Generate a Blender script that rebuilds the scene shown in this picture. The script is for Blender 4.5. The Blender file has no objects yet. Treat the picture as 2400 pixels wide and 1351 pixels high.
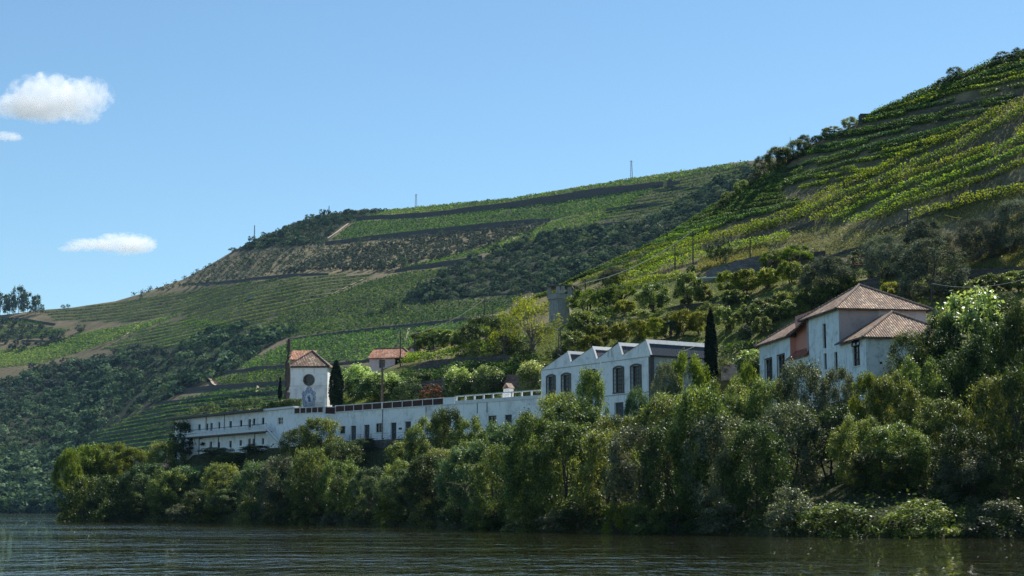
import bpy, math, random
import numpy as np
from mathutils import Vector

# ------------------------------------------------------------------ camera, sky, sun, exposure
sc = bpy.context.scene
COL = sc.collection
R = math.radians
CAMZ = 1.8
F = 3800.0
CX, CY, HOR = 1200.0, 675.5, 1195.0
PITCH = math.atan((HOR - CY) / F)
cp, sp = math.cos(PITCH), math.sin(PITCH)

cam_d = bpy.data.cameras.new('camera')
cam = bpy.data.objects.new('camera', cam_d)
COL.objects.link(cam)
cam.location = (0, 0, CAMZ)
cam.rotation_euler = (math.pi / 2 + PITCH, 0, 0)
cam_d.sensor_width = 36
cam_d.lens = 36 * F / 2400
cam_d.clip_start = 0.5
cam_d.clip_end = 30000
sc.camera = cam

SUN_EL, SUN_AZ = R(52), R(40)          # azimuth from +Y towards +X
world = bpy.data.worlds.new('World')
sc.world = world
world.use_nodes = True
wn = world.node_tree
bg = wn.nodes['Background']
sky = wn.nodes.new('ShaderNodeTexSky')
sky.sky_type = 'NISHITA'
sky.sun_disc = False
sky.sun_elevation = SUN_EL
sky.sun_rotation = SUN_AZ
sky.altitude = 100
sky.air_density = 1.0
sky.dust_density = 0.1
sky.ozone_density = 2.8
tint = wn.nodes.new('ShaderNodeMix'); tint.data_type = 'RGBA'; tint.blend_type = 'MULTIPLY'
tint.inputs[0].default_value = 1.0; tint.inputs[7].default_value = (0.87, 1.03, 1.03, 1)
wn.links.new(sky.outputs[0], tint.inputs[6]); wn.links.new(tint.outputs[2], bg.inputs[0])
bg.inputs[1].default_value = 0.086

sun_d = bpy.data.lights.new('sun', 'SUN')
sun = bpy.data.objects.new('sun', sun_d)
COL.objects.link(sun)
sun_d.energy = 5.0
sun_d.angle = R(0.5)
sun_d.color = (1.0, 0.94, 0.84)
sdir = Vector((math.sin(SUN_AZ) * math.cos(SUN_EL), math.cos(SUN_AZ) * math.cos(SUN_EL), math.sin(SUN_EL)))
sun.rotation_euler = (-sdir).to_track_quat('-Z', 'Y').to_euler()

sc.view_settings.view_transform = 'Standard'
sc.view_settings.look = 'None'
sc.view_settings.gamma = 1
sc.view_settings.exposure = 0.64
sc.render.engine = 'CYCLES'
sc.cycles.use_denoising = True
sc.cycles.max_bounces = 10
sc.cycles.volume_bounces = 6
sc.cycles.denoising_prefilter = 'NONE'
sc.cycles.transparent_max_bounces = 8

rng = np.random.default_rng(7)
random.seed(7)

# ------------------------------------------------------------------ camera geometry helpers
def ray(px, py):
    u = (np.asarray(px, float) - CX) / F
    v = (CY - np.asarray(py, float)) / F
    return u, cp - v * sp, sp + v * cp

def av(px, py):
    x, y, z = ray(px, py)
    return x / y, z / y

def P(px, py, Y):
    a, w = av(px, py)
    return Vector((float(a * Y), float(Y), float(CAMZ + w * Y)))

def PX(a, w):
    # inverse of av
    v = (w * cp - sp) / (cp + w * sp)
    u = a * (cp - v * sp)
    return CX + u * F, CY - v * F

# ------------------------------------------------------------------ noise (value noise, numpy)
_perm = np.random.default_rng(3).random((256, 256))
def vnoise(x, y):
    xi = np.floor(x).astype(int); yi = np.floor(y).astype(int)
    fx = x - xi; fy = y - yi
    fx = fx * fx * (3 - 2 * fx); fy = fy * fy * (3 - 2 * fy)
    g = lambda i, j: _perm[i % 256, j % 256]
    return ((g(xi, yi) * (1 - fx) + g(xi + 1, yi) * fx) * (1 - fy) +
            (g(xi, yi + 1) * (1 - fx) + g(xi + 1, yi + 1) * fx) * fy) * 2 - 1

# ------------------------------------------------------------------ object helpers
ORG = {}
def tag(o, label=None, cat=None, group=None, kind=None):
    if label: o['label'] = label
    if cat: o['category'] = cat
    if group: o['group'] = group
    if kind: o['kind'] = kind
    return o

def empty(name, loc, label=None, cat=None, group=None):
    o = bpy.data.objects.new(name, None)
    o.empty_display_size = 0.5
    COL.objects.link(o)
    o.location = loc
    ORG[o] = Vector(loc)
    return tag(o, label, cat, group)

def link_mesh(name, me, parent=None):
    o = bpy.data.objects.new(name, me)
    COL.objects.link(o)
    if parent is not None:
        o.parent = parent
        if parent in ORG: ORG[o] = ORG[parent]
    return o

def mesh_quads(name, V, Fc, mat=None, tone=None, smooth=False, col=None):
    """fast mesh from numpy arrays: V (n,3), Fc (m,3|4)"""
    me = bpy.data.meshes.new(name)
    V = np.ascontiguousarray(V, dtype=np.float32)
    Fc = np.ascontiguousarray(Fc, dtype=np.int32)
    n, m, k = len(V), len(Fc), Fc.shape[1]
    me.vertices.add(n); me.vertices.foreach_set('co', V.ravel())
    me.loops.add(m * k); me.loops.foreach_set('vertex_index', Fc.ravel())
    me.polygons.add(m)
    me.polygons.foreach_set('loop_start', np.arange(0, m * k, k, dtype=np.int32))
    me.polygons.foreach_set('loop_total', np.full(m, k, dtype=np.int32))
    if smooth: me.polygons.foreach_set('use_smooth', np.ones(m, dtype=bool))
    me.update(calc_edges=True)
    if tone is not None:
        at = me.attributes.new('tone', 'FLOAT', 'FACE')
        at.data.foreach_set('value', np.asarray(tone, dtype=np.float32))
    if col is not None:
        at = me.color_attributes.new('soil', 'FLOAT_COLOR', 'POINT')
        c4 = np.ones((n, 4), dtype=np.float32); c4[:, :3] = col
        at.data.foreach_set('color', c4.ravel())
    if mat: me.materials.append(mat)
    return me

class MB:
    def __init__(s): s.v = []; s.f = []; s.uv = {}
    def add(s, vs, fs, uvs=None):
        b = len(s.v); s.v += [Vector(q) for q in vs]
        for i, f in enumerate(fs):
            if uvs: s.uv[len(s.f)] = uvs[i]
            s.f.append([b + j for j in f])
    def quad(s, a, b, c, d, uv=None): s.add([a, b, c, d], [(0, 1, 2, 3)], [uv] if uv else None)
    def hexa(s, p):   # 8 pts: bottom 0-3, top 4-7
        s.add(p, [(0, 3, 2, 1), (4, 5, 6, 7), (0, 1, 5, 4), (1, 2, 6, 5), (2, 3, 7, 6), (3, 0, 4, 7)])
    def box(s, c, ex, ey, ez):
        """centre-bottom c, full vectors ex, ey, ez"""
        c = Vector(c); ex = Vector(ex) / 2; ey = Vector(ey) / 2; ez = Vector(ez)
        b = [c - ex - ey, c + ex - ey, c + ex + ey, c - ex + ey]
        s.hexa(b + [q + ez for q in b])
    def tube(s, pts, rad, n=6, cap=True):
        pts = [Vector(p) for p in pts]; base = len(s.v); rings = []
        for i, p in enumerate(pts):
            d = (pts[min(i + 1, len(pts) - 1)] - pts[max(i - 1, 0)])
            if d.length < 1e-9: d = Vector((0, 0, 1))
            d.normalize()
            a = d.cross(Vector((0, 0, 1)))
            if a.length < 0.05: a = d.cross(Vector((1, 0, 0)))
            a.normalize(); b = d.cross(a)
            r = rad[i] if hasattr(rad, '__len__') else rad
            for k in range(n):
                t = 2 * math.pi * k / n
                s.v.append(p + a * (math.cos(t) * r) + b * (math.sin(t) * r))
        for i in range(len(pts) - 1):
            for k in range(n):
                k2 = (k + 1) % n
                s.f.append([base + i * n + k, base + i * n + k2, base + (i + 1) * n + k2, base + (i + 1) * n + k])
        if cap:
            s.f.append([base + k for k in range(n)][::-1])
            s.f.append([base + (len(pts) - 1) * n + k for k in range(n)])
    def build(s, name, mat, parent=None, smooth=False, origin=None):
        o = Vector(origin) if origin is not None else (ORG[parent] if parent is not None and parent in ORG else Vector((0, 0, 0)))
        me = bpy.data.meshes.new(name)
        me.from_pydata([tuple(q - o) for q in s.v], [], s.f)
        if s.uv:
            ul = me.uv_layers.new(name='UVMap')
            for i, uv in s.uv.items():
                p = me.polygons[i]
                for k, li in enumerate(p.loop_indices): ul.data[li].uv = uv[k]
        if smooth:
            for p in me.polygons: p.use_smooth = True
        me.materials.append(mat)
        me.update()
        ob = link_mesh(name, me, parent)
        if origin is not None and parent is None: ob.location = o
        return ob

# ------------------------------------------------------------------ materials
def newmat(name):
    m = bpy.data.materials.new(name); m.use_nodes = True
    nt = m.node_tree; b = nt.nodes['Principled BSDF']
    return m, nt, b
def N(nt, t, **kw):
    n = nt.nodes.new(t)
    for k, v in kw.items(): setattr(n, k, v)
    return n
def ramp(nt, src, stops):
    r = N(nt, 'ShaderNodeValToRGB')
    e = r.color_ramp.elements
    e[0].position, e[0].color = stops[0][0], (*stops[0][1], 1)
    e[1].position, e[1].color = stops[-1][0], (*stops[-1][1], 1)
    for p, c in stops[1:-1]:
        x = e.new(p); x.color = (*c, 1)
    nt.links.new(src, r.inputs[0]); return r
def noise(nt, scale, coord='Object', detail=5, rough=0.6, vec=None, stretch=None):
    n = N(nt, 'ShaderNodeTexNoise'); n.inputs['Scale'].default_value = scale
    n.inputs['Detail'].default_value = detail; n.inputs['Roughness'].default_value = rough
    if vec is None:
        tc = N(nt, 'ShaderNodeTexCoord'); vec = tc.outputs[coord]
    if stretch:
        mp = N(nt, 'ShaderNodeMapping'); mp.inputs['Scale'].default_value = stretch
        nt.links.new(vec, mp.inputs[0]); vec = mp.outputs[0]
    nt.links.new(vec, n.inputs['Vector'])
    return n
def bump(nt, b, src, strength=0.3, dist=0.1):
    bp = N(nt, 'ShaderNodeBump'); bp.inputs['Strength'].default_value = strength
    bp.inputs['Distance'].default_value = dist
    nt.links.new(src, bp.inputs['Height']); nt.links.new(bp.outputs[0], b.inputs['Normal'])
def mixc(nt, fac, a, b, mode='MIX'):
    m = N(nt, 'ShaderNodeMix', data_type='RGBA', blend_type=mode)
    for i, x in ((0, fac), (6, a), (7, b)):
        if isinstance(x, (int, float)): m.inputs[i].default_value = x
        elif isinstance(x, tuple): m.inputs[i].default_value = (*x, 1)
        else: nt.links.new(x, m.inputs[i])
    return m.outputs[2]

def plain(name, c, rough=0.8, var=0.25, scale=2.0, metal=0.0, bmp=0.2):
    m, nt, b = newmat(name)
    n = noise(nt, scale)
    lo = tuple(x * (1 - var) for x in c); hi = tuple(min(1, x * (1 + var)) for x in c)
    r = ramp(nt, n.outputs[0], [(0.3, lo), (0.7, hi)])
    nt.links.new(r.outputs[0], b.inputs['Base Color'])
    b.inputs['Roughness'].default_value = rough; b.inputs['Metallic'].default_value = metal
    if bmp: bump(nt, b, n.outputs[0], bmp, 0.03)
    return m

def leafmat(name, dark, mid, light, trans=0.3, rough=0.5, spec=0.22, transcol=None):
    m, nt, b = newmat(name)
    at = N(nt, 'ShaderNodeAttribute'); at.attribute_name = 'tone'
    r = ramp(nt, at.outputs['Fac'], [(0.0, dark), (0.5, mid), (1.0, light)])
    oi = N(nt, 'ShaderNodeObjectInfo')
    hsv = N(nt, 'ShaderNodeHueSaturation')
    mr = N(nt, 'ShaderNodeMapRange'); mr.inputs[3].default_value = 0.492; mr.inputs[4].default_value = 0.53
    nt.links.new(oi.outputs['Random'], mr.inputs[0]); nt.links.new(mr.outputs[0], hsv.inputs['Hue'])
    mv = N(nt, 'ShaderNodeMapRange'); mv.inputs[3].default_value = 0.72; mv.inputs[4].default_value = 1.2
    mm = N(nt, 'ShaderNodeMath', operation='FRACT'); m2 = N(nt, 'ShaderNodeMath', operation='MULTIPLY')
    m2.inputs[1].default_value = 7.31
    nt.links.new(oi.outputs['Random'], m2.inputs[0]); nt.links.new(m2.outputs[0], mm.inputs[0])
    nt.links.new(mm.outputs[0], mv.inputs[0]); nt.links.new(mv.outputs[0], hsv.inputs['Value'])
    nt.links.new(r.outputs[0], hsv.inputs['Color'])
    nt.links.new(hsv.outputs[0], b.inputs['Base Color'])
    b.inputs['Roughness'].default_value = rough
    b.inputs['Specular IOR Level'].default_value = spec
    tr = N(nt, 'ShaderNodeBsdfTranslucent')
    tc = mixc(nt, 1.0, hsv.outputs[0], transcol or (1.0, 0.95, 0.45), 'MULTIPLY')
    gain = mixc(nt, 1.0, tc, (1.9, 1.9, 1.9), 'MULTIPLY')
    nt.links.new(gain, tr.inputs[0])
    mx = N(nt, 'ShaderNodeMixShader'); mx.inputs[0].default_value = trans
    nt.links.new(b.outputs[0], mx.inputs[1]); nt.links.new(tr.outputs[0], mx.inputs[2])
    nt.links.new(mx.outputs[0], nt.nodes['Material Output'].inputs[0])
    return m

def wallmat(name, c, dirt=0.5, dirtcol=(0.10, 0.10, 0.09), scale=0.6, streak=True, bmp=0.25):
    m, nt, b = newmat(name)
    n1 = noise(nt, scale, detail=8, rough=0.7)
    n2 = noise(nt, 1.0, detail=6, rough=0.75, stretch=(2.2, 2.2, 0.22))
    r1 = ramp(nt, n1.outputs[0], [(0.50, (0, 0, 0)), (0.78, (1, 1, 1))])
    r2 = ramp(nt, n2.outputs[0], [(0.56, (0, 0, 0)), (0.74, (1, 1, 1))])
    f = mixc(nt, 1.0, r1.outputs[0], r2.outputs[0], 'LIGHTEN') if streak else r1.outputs[0]
    fm = N(nt, 'ShaderNodeMath', operation='MULTIPLY'); fm.inputs[1].default_value = dirt
    nt.links.new(f, fm.inputs[0])
    cc = mixc(nt, fm.outputs[0], c, dirtcol)
    nt.links.new(cc, b.inputs['Base Color'])
    b.inputs['Roughness'].default_value = 0.85
    n3 = noise(nt, 7, detail=4)
    bump(nt, b, n3.outputs[0], bmp, 0.05)
    return m

def tilemat(name, cols, tw=0.24, th=0.36):
    m, nt, b = newmat(name)
    uv = N(nt, 'ShaderNodeUVMap'); uv.uv_map = 'UVMap'
    br = N(nt, 'ShaderNodeTexBrick')
    br.offset = 0.0; br.inputs['Scale'].default_value = 1.0
    br.inputs['Brick Width'].default_value = tw; br.inputs['Row Height'].default_value = th
    br.inputs['Mortar Size'].default_value = 0.02; br.inputs['Mortar Smooth'].default_value = 0.3
    br.inputs['Color1'].default_value = (0, 0, 0, 1); br.inputs['Color2'].default_value = (1, 1, 1, 1)
    br.inputs['Mortar'].default_value = (0.35, 0.35, 0.35, 1)
    nt.links.new(uv.outputs[0], br.inputs['Vector'])
    n = noise(nt, 0.9, detail=6, rough=0.7)
    r = ramp(nt, br.outputs['Color'], [(0.0, cols[0]), (0.35, cols[1]), (0.65, cols[2]), (1.0, cols[3])])
    r2 = ramp(nt, n.outputs[0], [(0.42, (0.35, 0.33, 0.31)), (0.62, (1, 1, 1))])
    c = mixc(nt, 0.75, r.outputs[0], r2.outputs[0], 'MULTIPLY')
    c = mixc(nt, br.outputs['Fac'], c, (0.03, 0.022, 0.018))
    nt.links.new(c, b.inputs['Base Color']); b.inputs['Roughness'].default_value = 0.85
    # rounded pantiles + stepped courses
    sx = N(nt, 'ShaderNodeSeparateXYZ'); nt.links.new(uv.outputs[0], sx.inputs[0])
    def M(op, a, bb=None):
        q = N(nt, 'ShaderNodeMath', operation=op)
        for i, x in enumerate((a, bb)):
            if x is None: continue
            if isinstance(x, (int, float)): q.inputs[i].default_value = x
            else: nt.links.new(x, q.inputs[i])
        return q.outputs[0]
    wv = M('ABSOLUTE', M('SINE', M('MULTIPLY', sx.outputs[0], math.pi / tw)))
    st = M('SUBTRACT', 1.0, M('FRACT', M('DIVIDE', sx.outputs[1], th)))
    h = M('ADD', wv, M('MULTIPLY', st, 0.9))
    bump(nt, b, h, 0.9, 0.09)
    return m

M_white = wallmat('white_paint', (0.88, 0.88, 0.87), 0.6)
M_white2 = wallmat('white_limewash', (0.78, 0.85, 0.86), 0.75, scale=0.8, bmp=0.6)
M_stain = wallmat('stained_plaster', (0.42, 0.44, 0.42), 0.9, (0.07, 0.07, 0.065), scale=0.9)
M_stain2 = wallmat('weathered_limewash', (0.62, 0.66, 0.64), 0.95, (0.06, 0.055, 0.05), scale=1.1, bmp=0.7)
M_pinkgrey = wallmat('faded_pink_plaster', (0.42, 0.33, 0.31), 0.9, (0.09, 0.08, 0.08), scale=0.35)
M_pink = wallmat('pink_plaster', (0.60, 0.26, 0.20), 0.35, (0.6, 0.35, 0.3), scale=0.5)
M_palepink = wallmat('pale_pink_plaster', (0.62, 0.52, 0.52), 0.4, scale=0.8)
M_tile = tilemat('old_roof_tile', [(0.12, 0.085, 0.06), (0.22, 0.125, 0.08), (0.31, 0.175, 0.105), (0.46, 0.37, 0.26)])
M_tile_o = tilemat('orange_roof_tile', [(0.25, 0.11, 0.07), (0.48, 0.17, 0.085), (0.55, 0.22, 0.11), (0.60, 0.36, 0.24)])
M_tile_red = tilemat('red_roof_tile', [(0.40, 0.10, 0.05), (0.55, 0.13, 0.06), (0.62, 0.18, 0.08), (0.65, 0.30, 0.18)])
M_cap = plain('ridge_tile', (0.26, 0.19, 0.15), 0.9, 0.5, 3)
M_dark = plain('dark_interior', (0.012, 0.013, 0.016), 0.12, 0.2, 3, bmp=0)
M_door = plain('dark_painted_door', (0.022, 0.026, 0.034), 0.5, 0.3, 5)
M_frame = plain('weathered_frame', (0.09, 0.085, 0.08), 0.8, 0.3, 5)
M_stone = plain('granite_surround', (0.11, 0.095, 0.085), 0.9, 0.35, 4)
M_panel = plain('brown_panel', (0.06, 0.018, 0.012), 0.8, 0.45, 2.5)
M_trim = wallmat('white_trim', (0.72, 0.72, 0.70), 0.4, scale=2)
M_conc = wallmat('grey_concrete', (0.26, 0.26, 0.25), 0.85, (0.09, 0.09, 0.085), scale=1.2)
M_blockwork = wallmat('old_stone_blocks', (0.30, 0.30, 0.29), 0.85, (0.05, 0.05, 0.05), scale=1.6, bmp=0.8)
M_wood = plain('old_wood', (0.07, 0.055, 0.045), 0.9, 0.3, 4)
M_iron = plain('dark_iron', (0.03, 0.03, 0.035), 0.6, 0.2, 4)
M_wire = plain('wire', (0.05, 0.05, 0.05), 0.6, 0.1, 4, bmp=0)
M_wirel = plain('pale_cable', (0.55, 0.55, 0.5), 0.6, 0.1, 4, bmp=0)
M_steel = plain('galvanised_steel', (0.30, 0.32, 0.34), 0.5, 0.1, 4, bmp=0)
M_bark = plain('bark', (0.055, 0.045, 0.035), 0.95, 0.45, 6)
M_bark_l = plain('pale_bark', (0.13, 0.115, 0.095), 0.95, 0.4, 6)

def schistmat(name, c1, c2):
    m, nt, b = newmat(name)
    n = noise(nt, 1.0, detail=8, rough=0.75, stretch=(1, 1, 2.5))
    v = N(nt, 'ShaderNodeTexVoronoi'); v.inputs['Scale'].default_value = 2.2
    tc = N(nt, 'ShaderNodeTexCoord'); mp = N(nt, 'ShaderNodeMapping'); mp.inputs['Scale'].default_value = (1, 1, 3)
    nt.links.new(tc.outputs['Object'], mp.inputs[0]); nt.links.new(mp.outputs[0], v.inputs['Vector'])
    r = ramp(nt, n.outputs[0], [(0.35, c1), (0.68, c2)])
    c = mixc(nt, 0.5, r.outputs[0], v.outputs['Color'], 'SOFT_LIGHT')
    hs = N(nt, 'ShaderNodeHueSaturation'); hs.inputs['Saturation'].default_value = 0.55
    nt.links.new(c, hs.inputs['Color']); nt.links.new(hs.outputs[0], b.inputs['Base Color'])
    b.inputs['Roughness'].default_value = 0.95
    bump(nt, b, v.outputs['Distance'], 0.8, 0.1)
    return m
M_schist = schistmat('dry_stone_schist', (0.035, 0.028, 0.024), (0.13, 0.10, 0.08))
M_schist_g = schistmat('grey_stone_wall', (0.07, 0.068, 0.065), (0.20, 0.19, 0.18))

def soilmat(name, fine=0.8, coarse=0.06):
    m, nt, b = newmat(name)
    at = N(nt, 'ShaderNodeAttribute'); at.attribute_name = 'soil'
    n = noise(nt, fine, detail=9, rough=0.75); n2 = noise(nt, coarse, detail=6, rough=0.65)
    r = ramp(nt, n.outputs[0], [(0.3, (0.55, 0.55, 0.55)), (0.7, (1.45, 1.42, 1.35))])
    r2 = ramp(nt, n2.outputs[0], [(0.35, (0.7, 0.75, 0.7)), (0.65, (1.25, 1.2, 1.2))])
    c = mixc(nt, 1.0, at.outputs['Color'], r.outputs[0], 'MULTIPLY')
    c = mixc(nt, 1.0, c, r2.outputs[0], 'MULTIPLY')
    nt.links.new(c, b.inputs['Base Color']); b.inputs['Roughness'].default_value = 1.0
    b.inputs['Specular IOR Level'].default_value = 0.1
    bump(nt, b, n.outputs[0], 0.7, 0.35)
    return m
M_soil_near = soilmat('near_soil', 1.6, 0.12)
M_soil_far = soilmat('far_soil', 0.35, 0.03)

L_vine = leafmat('vine_leaf', (0.03, 0.065, 0.010), (0.10, 0.165, 0.018), (0.27, 0.33, 0.03), 0.38, rough=.6, spec=.12)
L_vined = leafmat('vine_leaf_deep', (0.018, 0.045, 0.014), (0.05, 0.105, 0.025), (0.12, 0.19, 0.035), 0.25, rough=.6, spec=.12)
L_vinefar = leafmat('vine_leaf_far', (0.025, 0.07, 0.022), (0.08, 0.16, 0.042), (0.19, 0.28, 0.07), 0.33, rough=0.9, spec=0.03)
L_scrub = leafmat('scrub_leaf', (0.02, 0.045, 0.026), (0.055, 0.095, 0.055), (0.14, 0.19, 0.11), 0.15, rough=0.9, spec=0.03)
L_olive = leafmat('olive_leaf', (0.045, 0.062, 0.042), (0.12, 0.148, 0.108), (0.25, 0.28, 0.205), 0.12, rough=0.8, spec=0.08)
L_farolive = leafmat('far_olive_leaf', (0.045, 0.065, 0.05), (0.09, 0.12, 0.095), (0.17, 0.20, 0.16), 0.1, rough=0.9, spec=0.03)
L_shore = leafmat('far_shore_leaf', (0.03, 0.06, 0.02), (0.07, 0.12, 0.045), (0.15, 0.21, 0.09), 0.2, rough=0.95, spec=0.02)
L_river = leafmat('river_tree_leaf', (0.02, 0.045, 0.010), (0.095, 0.135, 0.026), (0.32, 0.35, 0.10), 0.36, rough=0.45, spec=0.33)
L_soft = leafmat('soft_green_leaf', (0.02, 0.045, 0.018), (0.07, 0.12, 0.042), (0.19, 0.25, 0.11), 0.28, rough=0.5, spec=0.25)
L_yell = leafmat('yellow_green_leaf', (0.05, 0.085, 0.008), (0.11, 0.15, 0.014), (0.20, 0.23, 0.022), 0.42)
L_silver = leafmat('silvery_leaf', (0.03, 0.045, 0.02), (0.09, 0.11, 0.055), (0.27, 0.28, 0.19), 0.25, rough=0.48, spec=0.3)
L_dark = leafmat('dark_leaf', (0.012, 0.025, 0.006), (0.04, 0.07, 0.014), (0.13, 0.165, 0.03), 0.25, rough=0.5, spec=0.25)
L_gloss = leafmat('glossy_dark_leaf', (0.012, 0.028, 0.012), (0.03, 0.055, 0.02), (0.06, 0.09, 0.035), 0.1, rough=0.5, spec=0.25)
L_citrus = leafmat('citrus_leaf', (0.06, 0.085, 0.005), (0.16, 0.185, 0.010), (0.34, 0.33, 0.018), 0.40)
L_cyp = leafmat('cypress_leaf', (0.008, 0.016, 0.006), (0.014, 0.026, 0.008), (0.025, 0.042, 0.012), 0.03, rough=0.8, spec=0.1)
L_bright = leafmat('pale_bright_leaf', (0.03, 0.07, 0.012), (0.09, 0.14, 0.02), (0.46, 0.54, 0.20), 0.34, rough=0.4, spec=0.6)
L_red = leafmat('red_flower', (0.03, 0.055, 0.02), (0.09, 0.05, 0.02), (0.34, 0.06, 0.025), 0.2)
L_dry = leafmat('dry_grass_blade', (0.10, 0.115, 0.035), (0.20, 0.205, 0.07), (0.33, 0.32, 0.13), 0.35)
L_grass = leafmat('green_grass_blade', (0.05, 0.09, 0.015), (0.10, 0.15, 0.02), (0.18, 0.22, 0.035), 0.35)

# ------------------------------------------------------------------ hills
class Hill:
    """knots: list of K curves, each a list of (px, py or None, Y, z or None); surface runs front to back"""
    def __init__(s, curves, px0, px1, na, seg, amp=0.0, lam=40.0, seed=0):
        s.a0 = av(px0, 900)[0]; s.a1 = av(px1, 900)[0]
        s.na = na
        s.A = np.linspace(s.a0, s.a1, na)
        Yk, Zk = [], []
        for c in curves:
            aa, yy, zz = [], [], []
            for (px, py, Y, z) in c:
                if z is None:
                    a, w = av(px, py); aa.append(a); yy.append(Y); zz.append(CAMZ + w * Y)
                else:
                    aa.append(av(px, 950)[0]); yy.append(Y); zz.append(z)
            o = np.argsort(aa)
            aa = np.array(aa)[o]; yy = np.array(yy, float)[o]; zz = np.array(zz, float)[o]
            Yk.append(np.interp(s.A, aa, yy)); Zk.append(np.interp(s.A, aa, zz))
        T = []
        for i, n in enumerate(seg): T += list(i + np.arange(n) / n)
        T.append(len(seg)); s.T = np.array(T)
        Yk = np.array(Yk); Zk = np.array(Zk)
        i0 = np.minimum(s.T.astype(int), len(seg) - 1); f = (s.T - i0)[:, None]
        s.Y = (Yk[i0] * (1 - f) + Yk[i0 + 1] * f).T
        s.Z = (Zk[i0] * (1 - f) + Zk[i0 + 1] * f).T
        s.X = s.A[:, None] * s.Y
        s.relief(amp, lam, seed, len(seg))
        s.W = (s.Z - CAMZ) / s.Y
        s.Wm = np.maximum.accumulate(s.W, axis=1)
    def relief(s, amp, lam, seed, K):
        if not amp: return
        x, y = s.X / lam + seed * 17.3, s.Y / lam + seed * 5.1
        n = vnoise(x, y) + 0.5 * vnoise(x * 2.3 + 9, y * 2.3) + 0.22 * vnoise(x * 5.1, y * 5.1 + 3)
        tt = s.T[None, :]
        fade = np.clip(tt / 1.0, 0, 1) * np.clip((s.ridge_t - tt) / 0.25 * 0.8 + 0.2, 0.12, 1)
        s.Z = s.Z + amp * n * fade
    ridge_t = 7
    def hit(s, px, py, chunk=4000):
        px = np.atleast_1d(np.asarray(px, float)); py = np.atleast_1d(np.asarray(py, float))
        out = np.zeros((len(px), 3))
        for c in range(0, len(px), chunk):
            a, w = av(px[c:c + chunk], py[c:c + chunk])
            fi = np.clip((a - s.a0) / (s.a1 - s.a0) * (s.na - 1), 0, s.na - 1.001)
            i = fi.astype(int); f = (fi - i)[:, None]
            Wc = s.Wm[i] * (1 - f) + s.Wm[i + 1] * f
            Yc = s.Y[i] * (1 - f) + s.Y[i + 1] * f
            j = np.argmax(Wc >= w[:, None], axis=1)
            miss = Wc[:, -1] < w
            j[miss] = np.argmax(Wc[miss], axis=1) if miss.any() else 0
            j = np.maximum(j, 1); r = np.arange(len(i))
            w0, w1 = Wc[r, j - 1], Wc[r, j]
            g = np.clip((w - w0) / np.maximum(w1 - w0, 1e-9), 0, 1)
            Y = Yc[r, j - 1] * (1 - g) + Yc[r, j] * g
            out[c:c + chunk, 0] = a * Y; out[c:c + chunk, 1] = Y
            out[c:c + chunk, 2] = s.zat(a * Y, Y)
        return out
    def zat(s, X, Y):
        X = np.atleast_1d(X); Y = np.atleast_1d(Y)
        a = X / Y
        fi = np.clip((a - s.a0) / (s.a1 - s.a0) * (s.na - 1), 0, s.na - 1.001)
        i = fi.astype(int); f = (fi - i)
        z = np.zeros(len(a))
        for k in range(len(a)):
            z0 = np.interp(Y[k], s.Y[i[k]], s.Z[i[k]]); z1 = np.interp(Y[k], s.Y[i[k] + 1], s.Z[i[k] + 1])
            z[k] = z0 * (1 - f[k]) + z1 * f[k]
        return z
    def mesh(s, name, mat, colfn):
        na, nt = s.Y.shape
        V = np.stack([s.X, s.Y, s.Z], -1).reshape(-1, 3)
        idx = np.arange(na * nt).reshape(na, nt)
        Fc = np.stack([idx[:-1, :-1], idx[1:, :-1], idx[1:, 1:], idx[:-1, 1:]], -1).reshape(-1, 4)
        px, py = PX(s.A[:, None] + 0 * s.W, s.W)
        col = colfn(px.ravel(), py.ravel(), V, np.tile(s.T, na))
        o = link_mesh(name, mesh_quads(name, V, Fc, mat, smooth=True, col=col))
        return o

def inpoly(px, py, poly):
    px = np.asarray(px, float); py = np.asarray(py, float)
    r = np.zeros(px.shape, bool); n = len(poly)
    for i in range(n):
        x0, y0 = poly[i]; x1, y1 = poly[(i + 1) % n]
        if y0 == y1: continue
        c = ((y0 > py) != (y1 > py)) & (px < (x1 - x0) * (py - y0) / (y1 - y0) + x0)
        r ^= c
    return r

# ---- near hill (spur with the estate on it)
YB = [(130, 262), (150, 253), (300, 244), (600, 207), (790, 195), (1000, 171), (1200, 138), (1500, 121), (2000, 106), (2400, 102), (3400, 92)]
YF = [(130, 270), (420, 259), (690, 230), (790, 226), (1000, 213), (1270, 196), (1520, 178), (1660, 181), (1780, 170), (1900, 154), (2030, 141), (2250, 142), (2400, 143), (3400, 150)]
def itp(tab, px): return float(np.interp(px, [t[0] for t in tab], [t[1] for t in tab]))
pxs = [100, 128, 150, 200, 300, 380, 425, 455, 600, 700, 790, 850, 900, 1000, 1130, 1270, 1400, 1520, 1600, 1660, 1700, 1780, 1850, 1900, 1971, 2030, 2150, 2250, 2400, 2600, 2800, 3400]
def zc(px, z): return z if px > 150 else (-3.0 if px < 140 else 0.4 * z)
k0 = [(p, None, itp(YB, p), -1.2) for p in pxs]
k1 = [(p, None, itp(YB, p) + 3.5, zc(p, 1.4)) for p in pxs]
k2 = [(p, None, max(itp(YF, p) - 12, itp(YB, p) + 6), zc(p, itp([(150, 2.2), (380, 3.5), (700, 6.0), (1270, 7.0), (2800, 7.5)], p))) for p in pxs]
k3 = [(p, None, max(itp(YF, p) - 3, itp(YB, p) + 9), zc(p, itp([(150, 2.5), (380, 5.5), (455, 10.2), (700, 10.6), (1270, 11.0), (2800, 11.2)], p))) for p in pxs]
bd = [(100, 10), (455, 12), (690, 12), (790, 8), (1270, 8), (1520, 13), (1660, 12), (1780, 16), (1900, 20), (2030, 24), (2250, 22), (2800, 14)]
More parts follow.
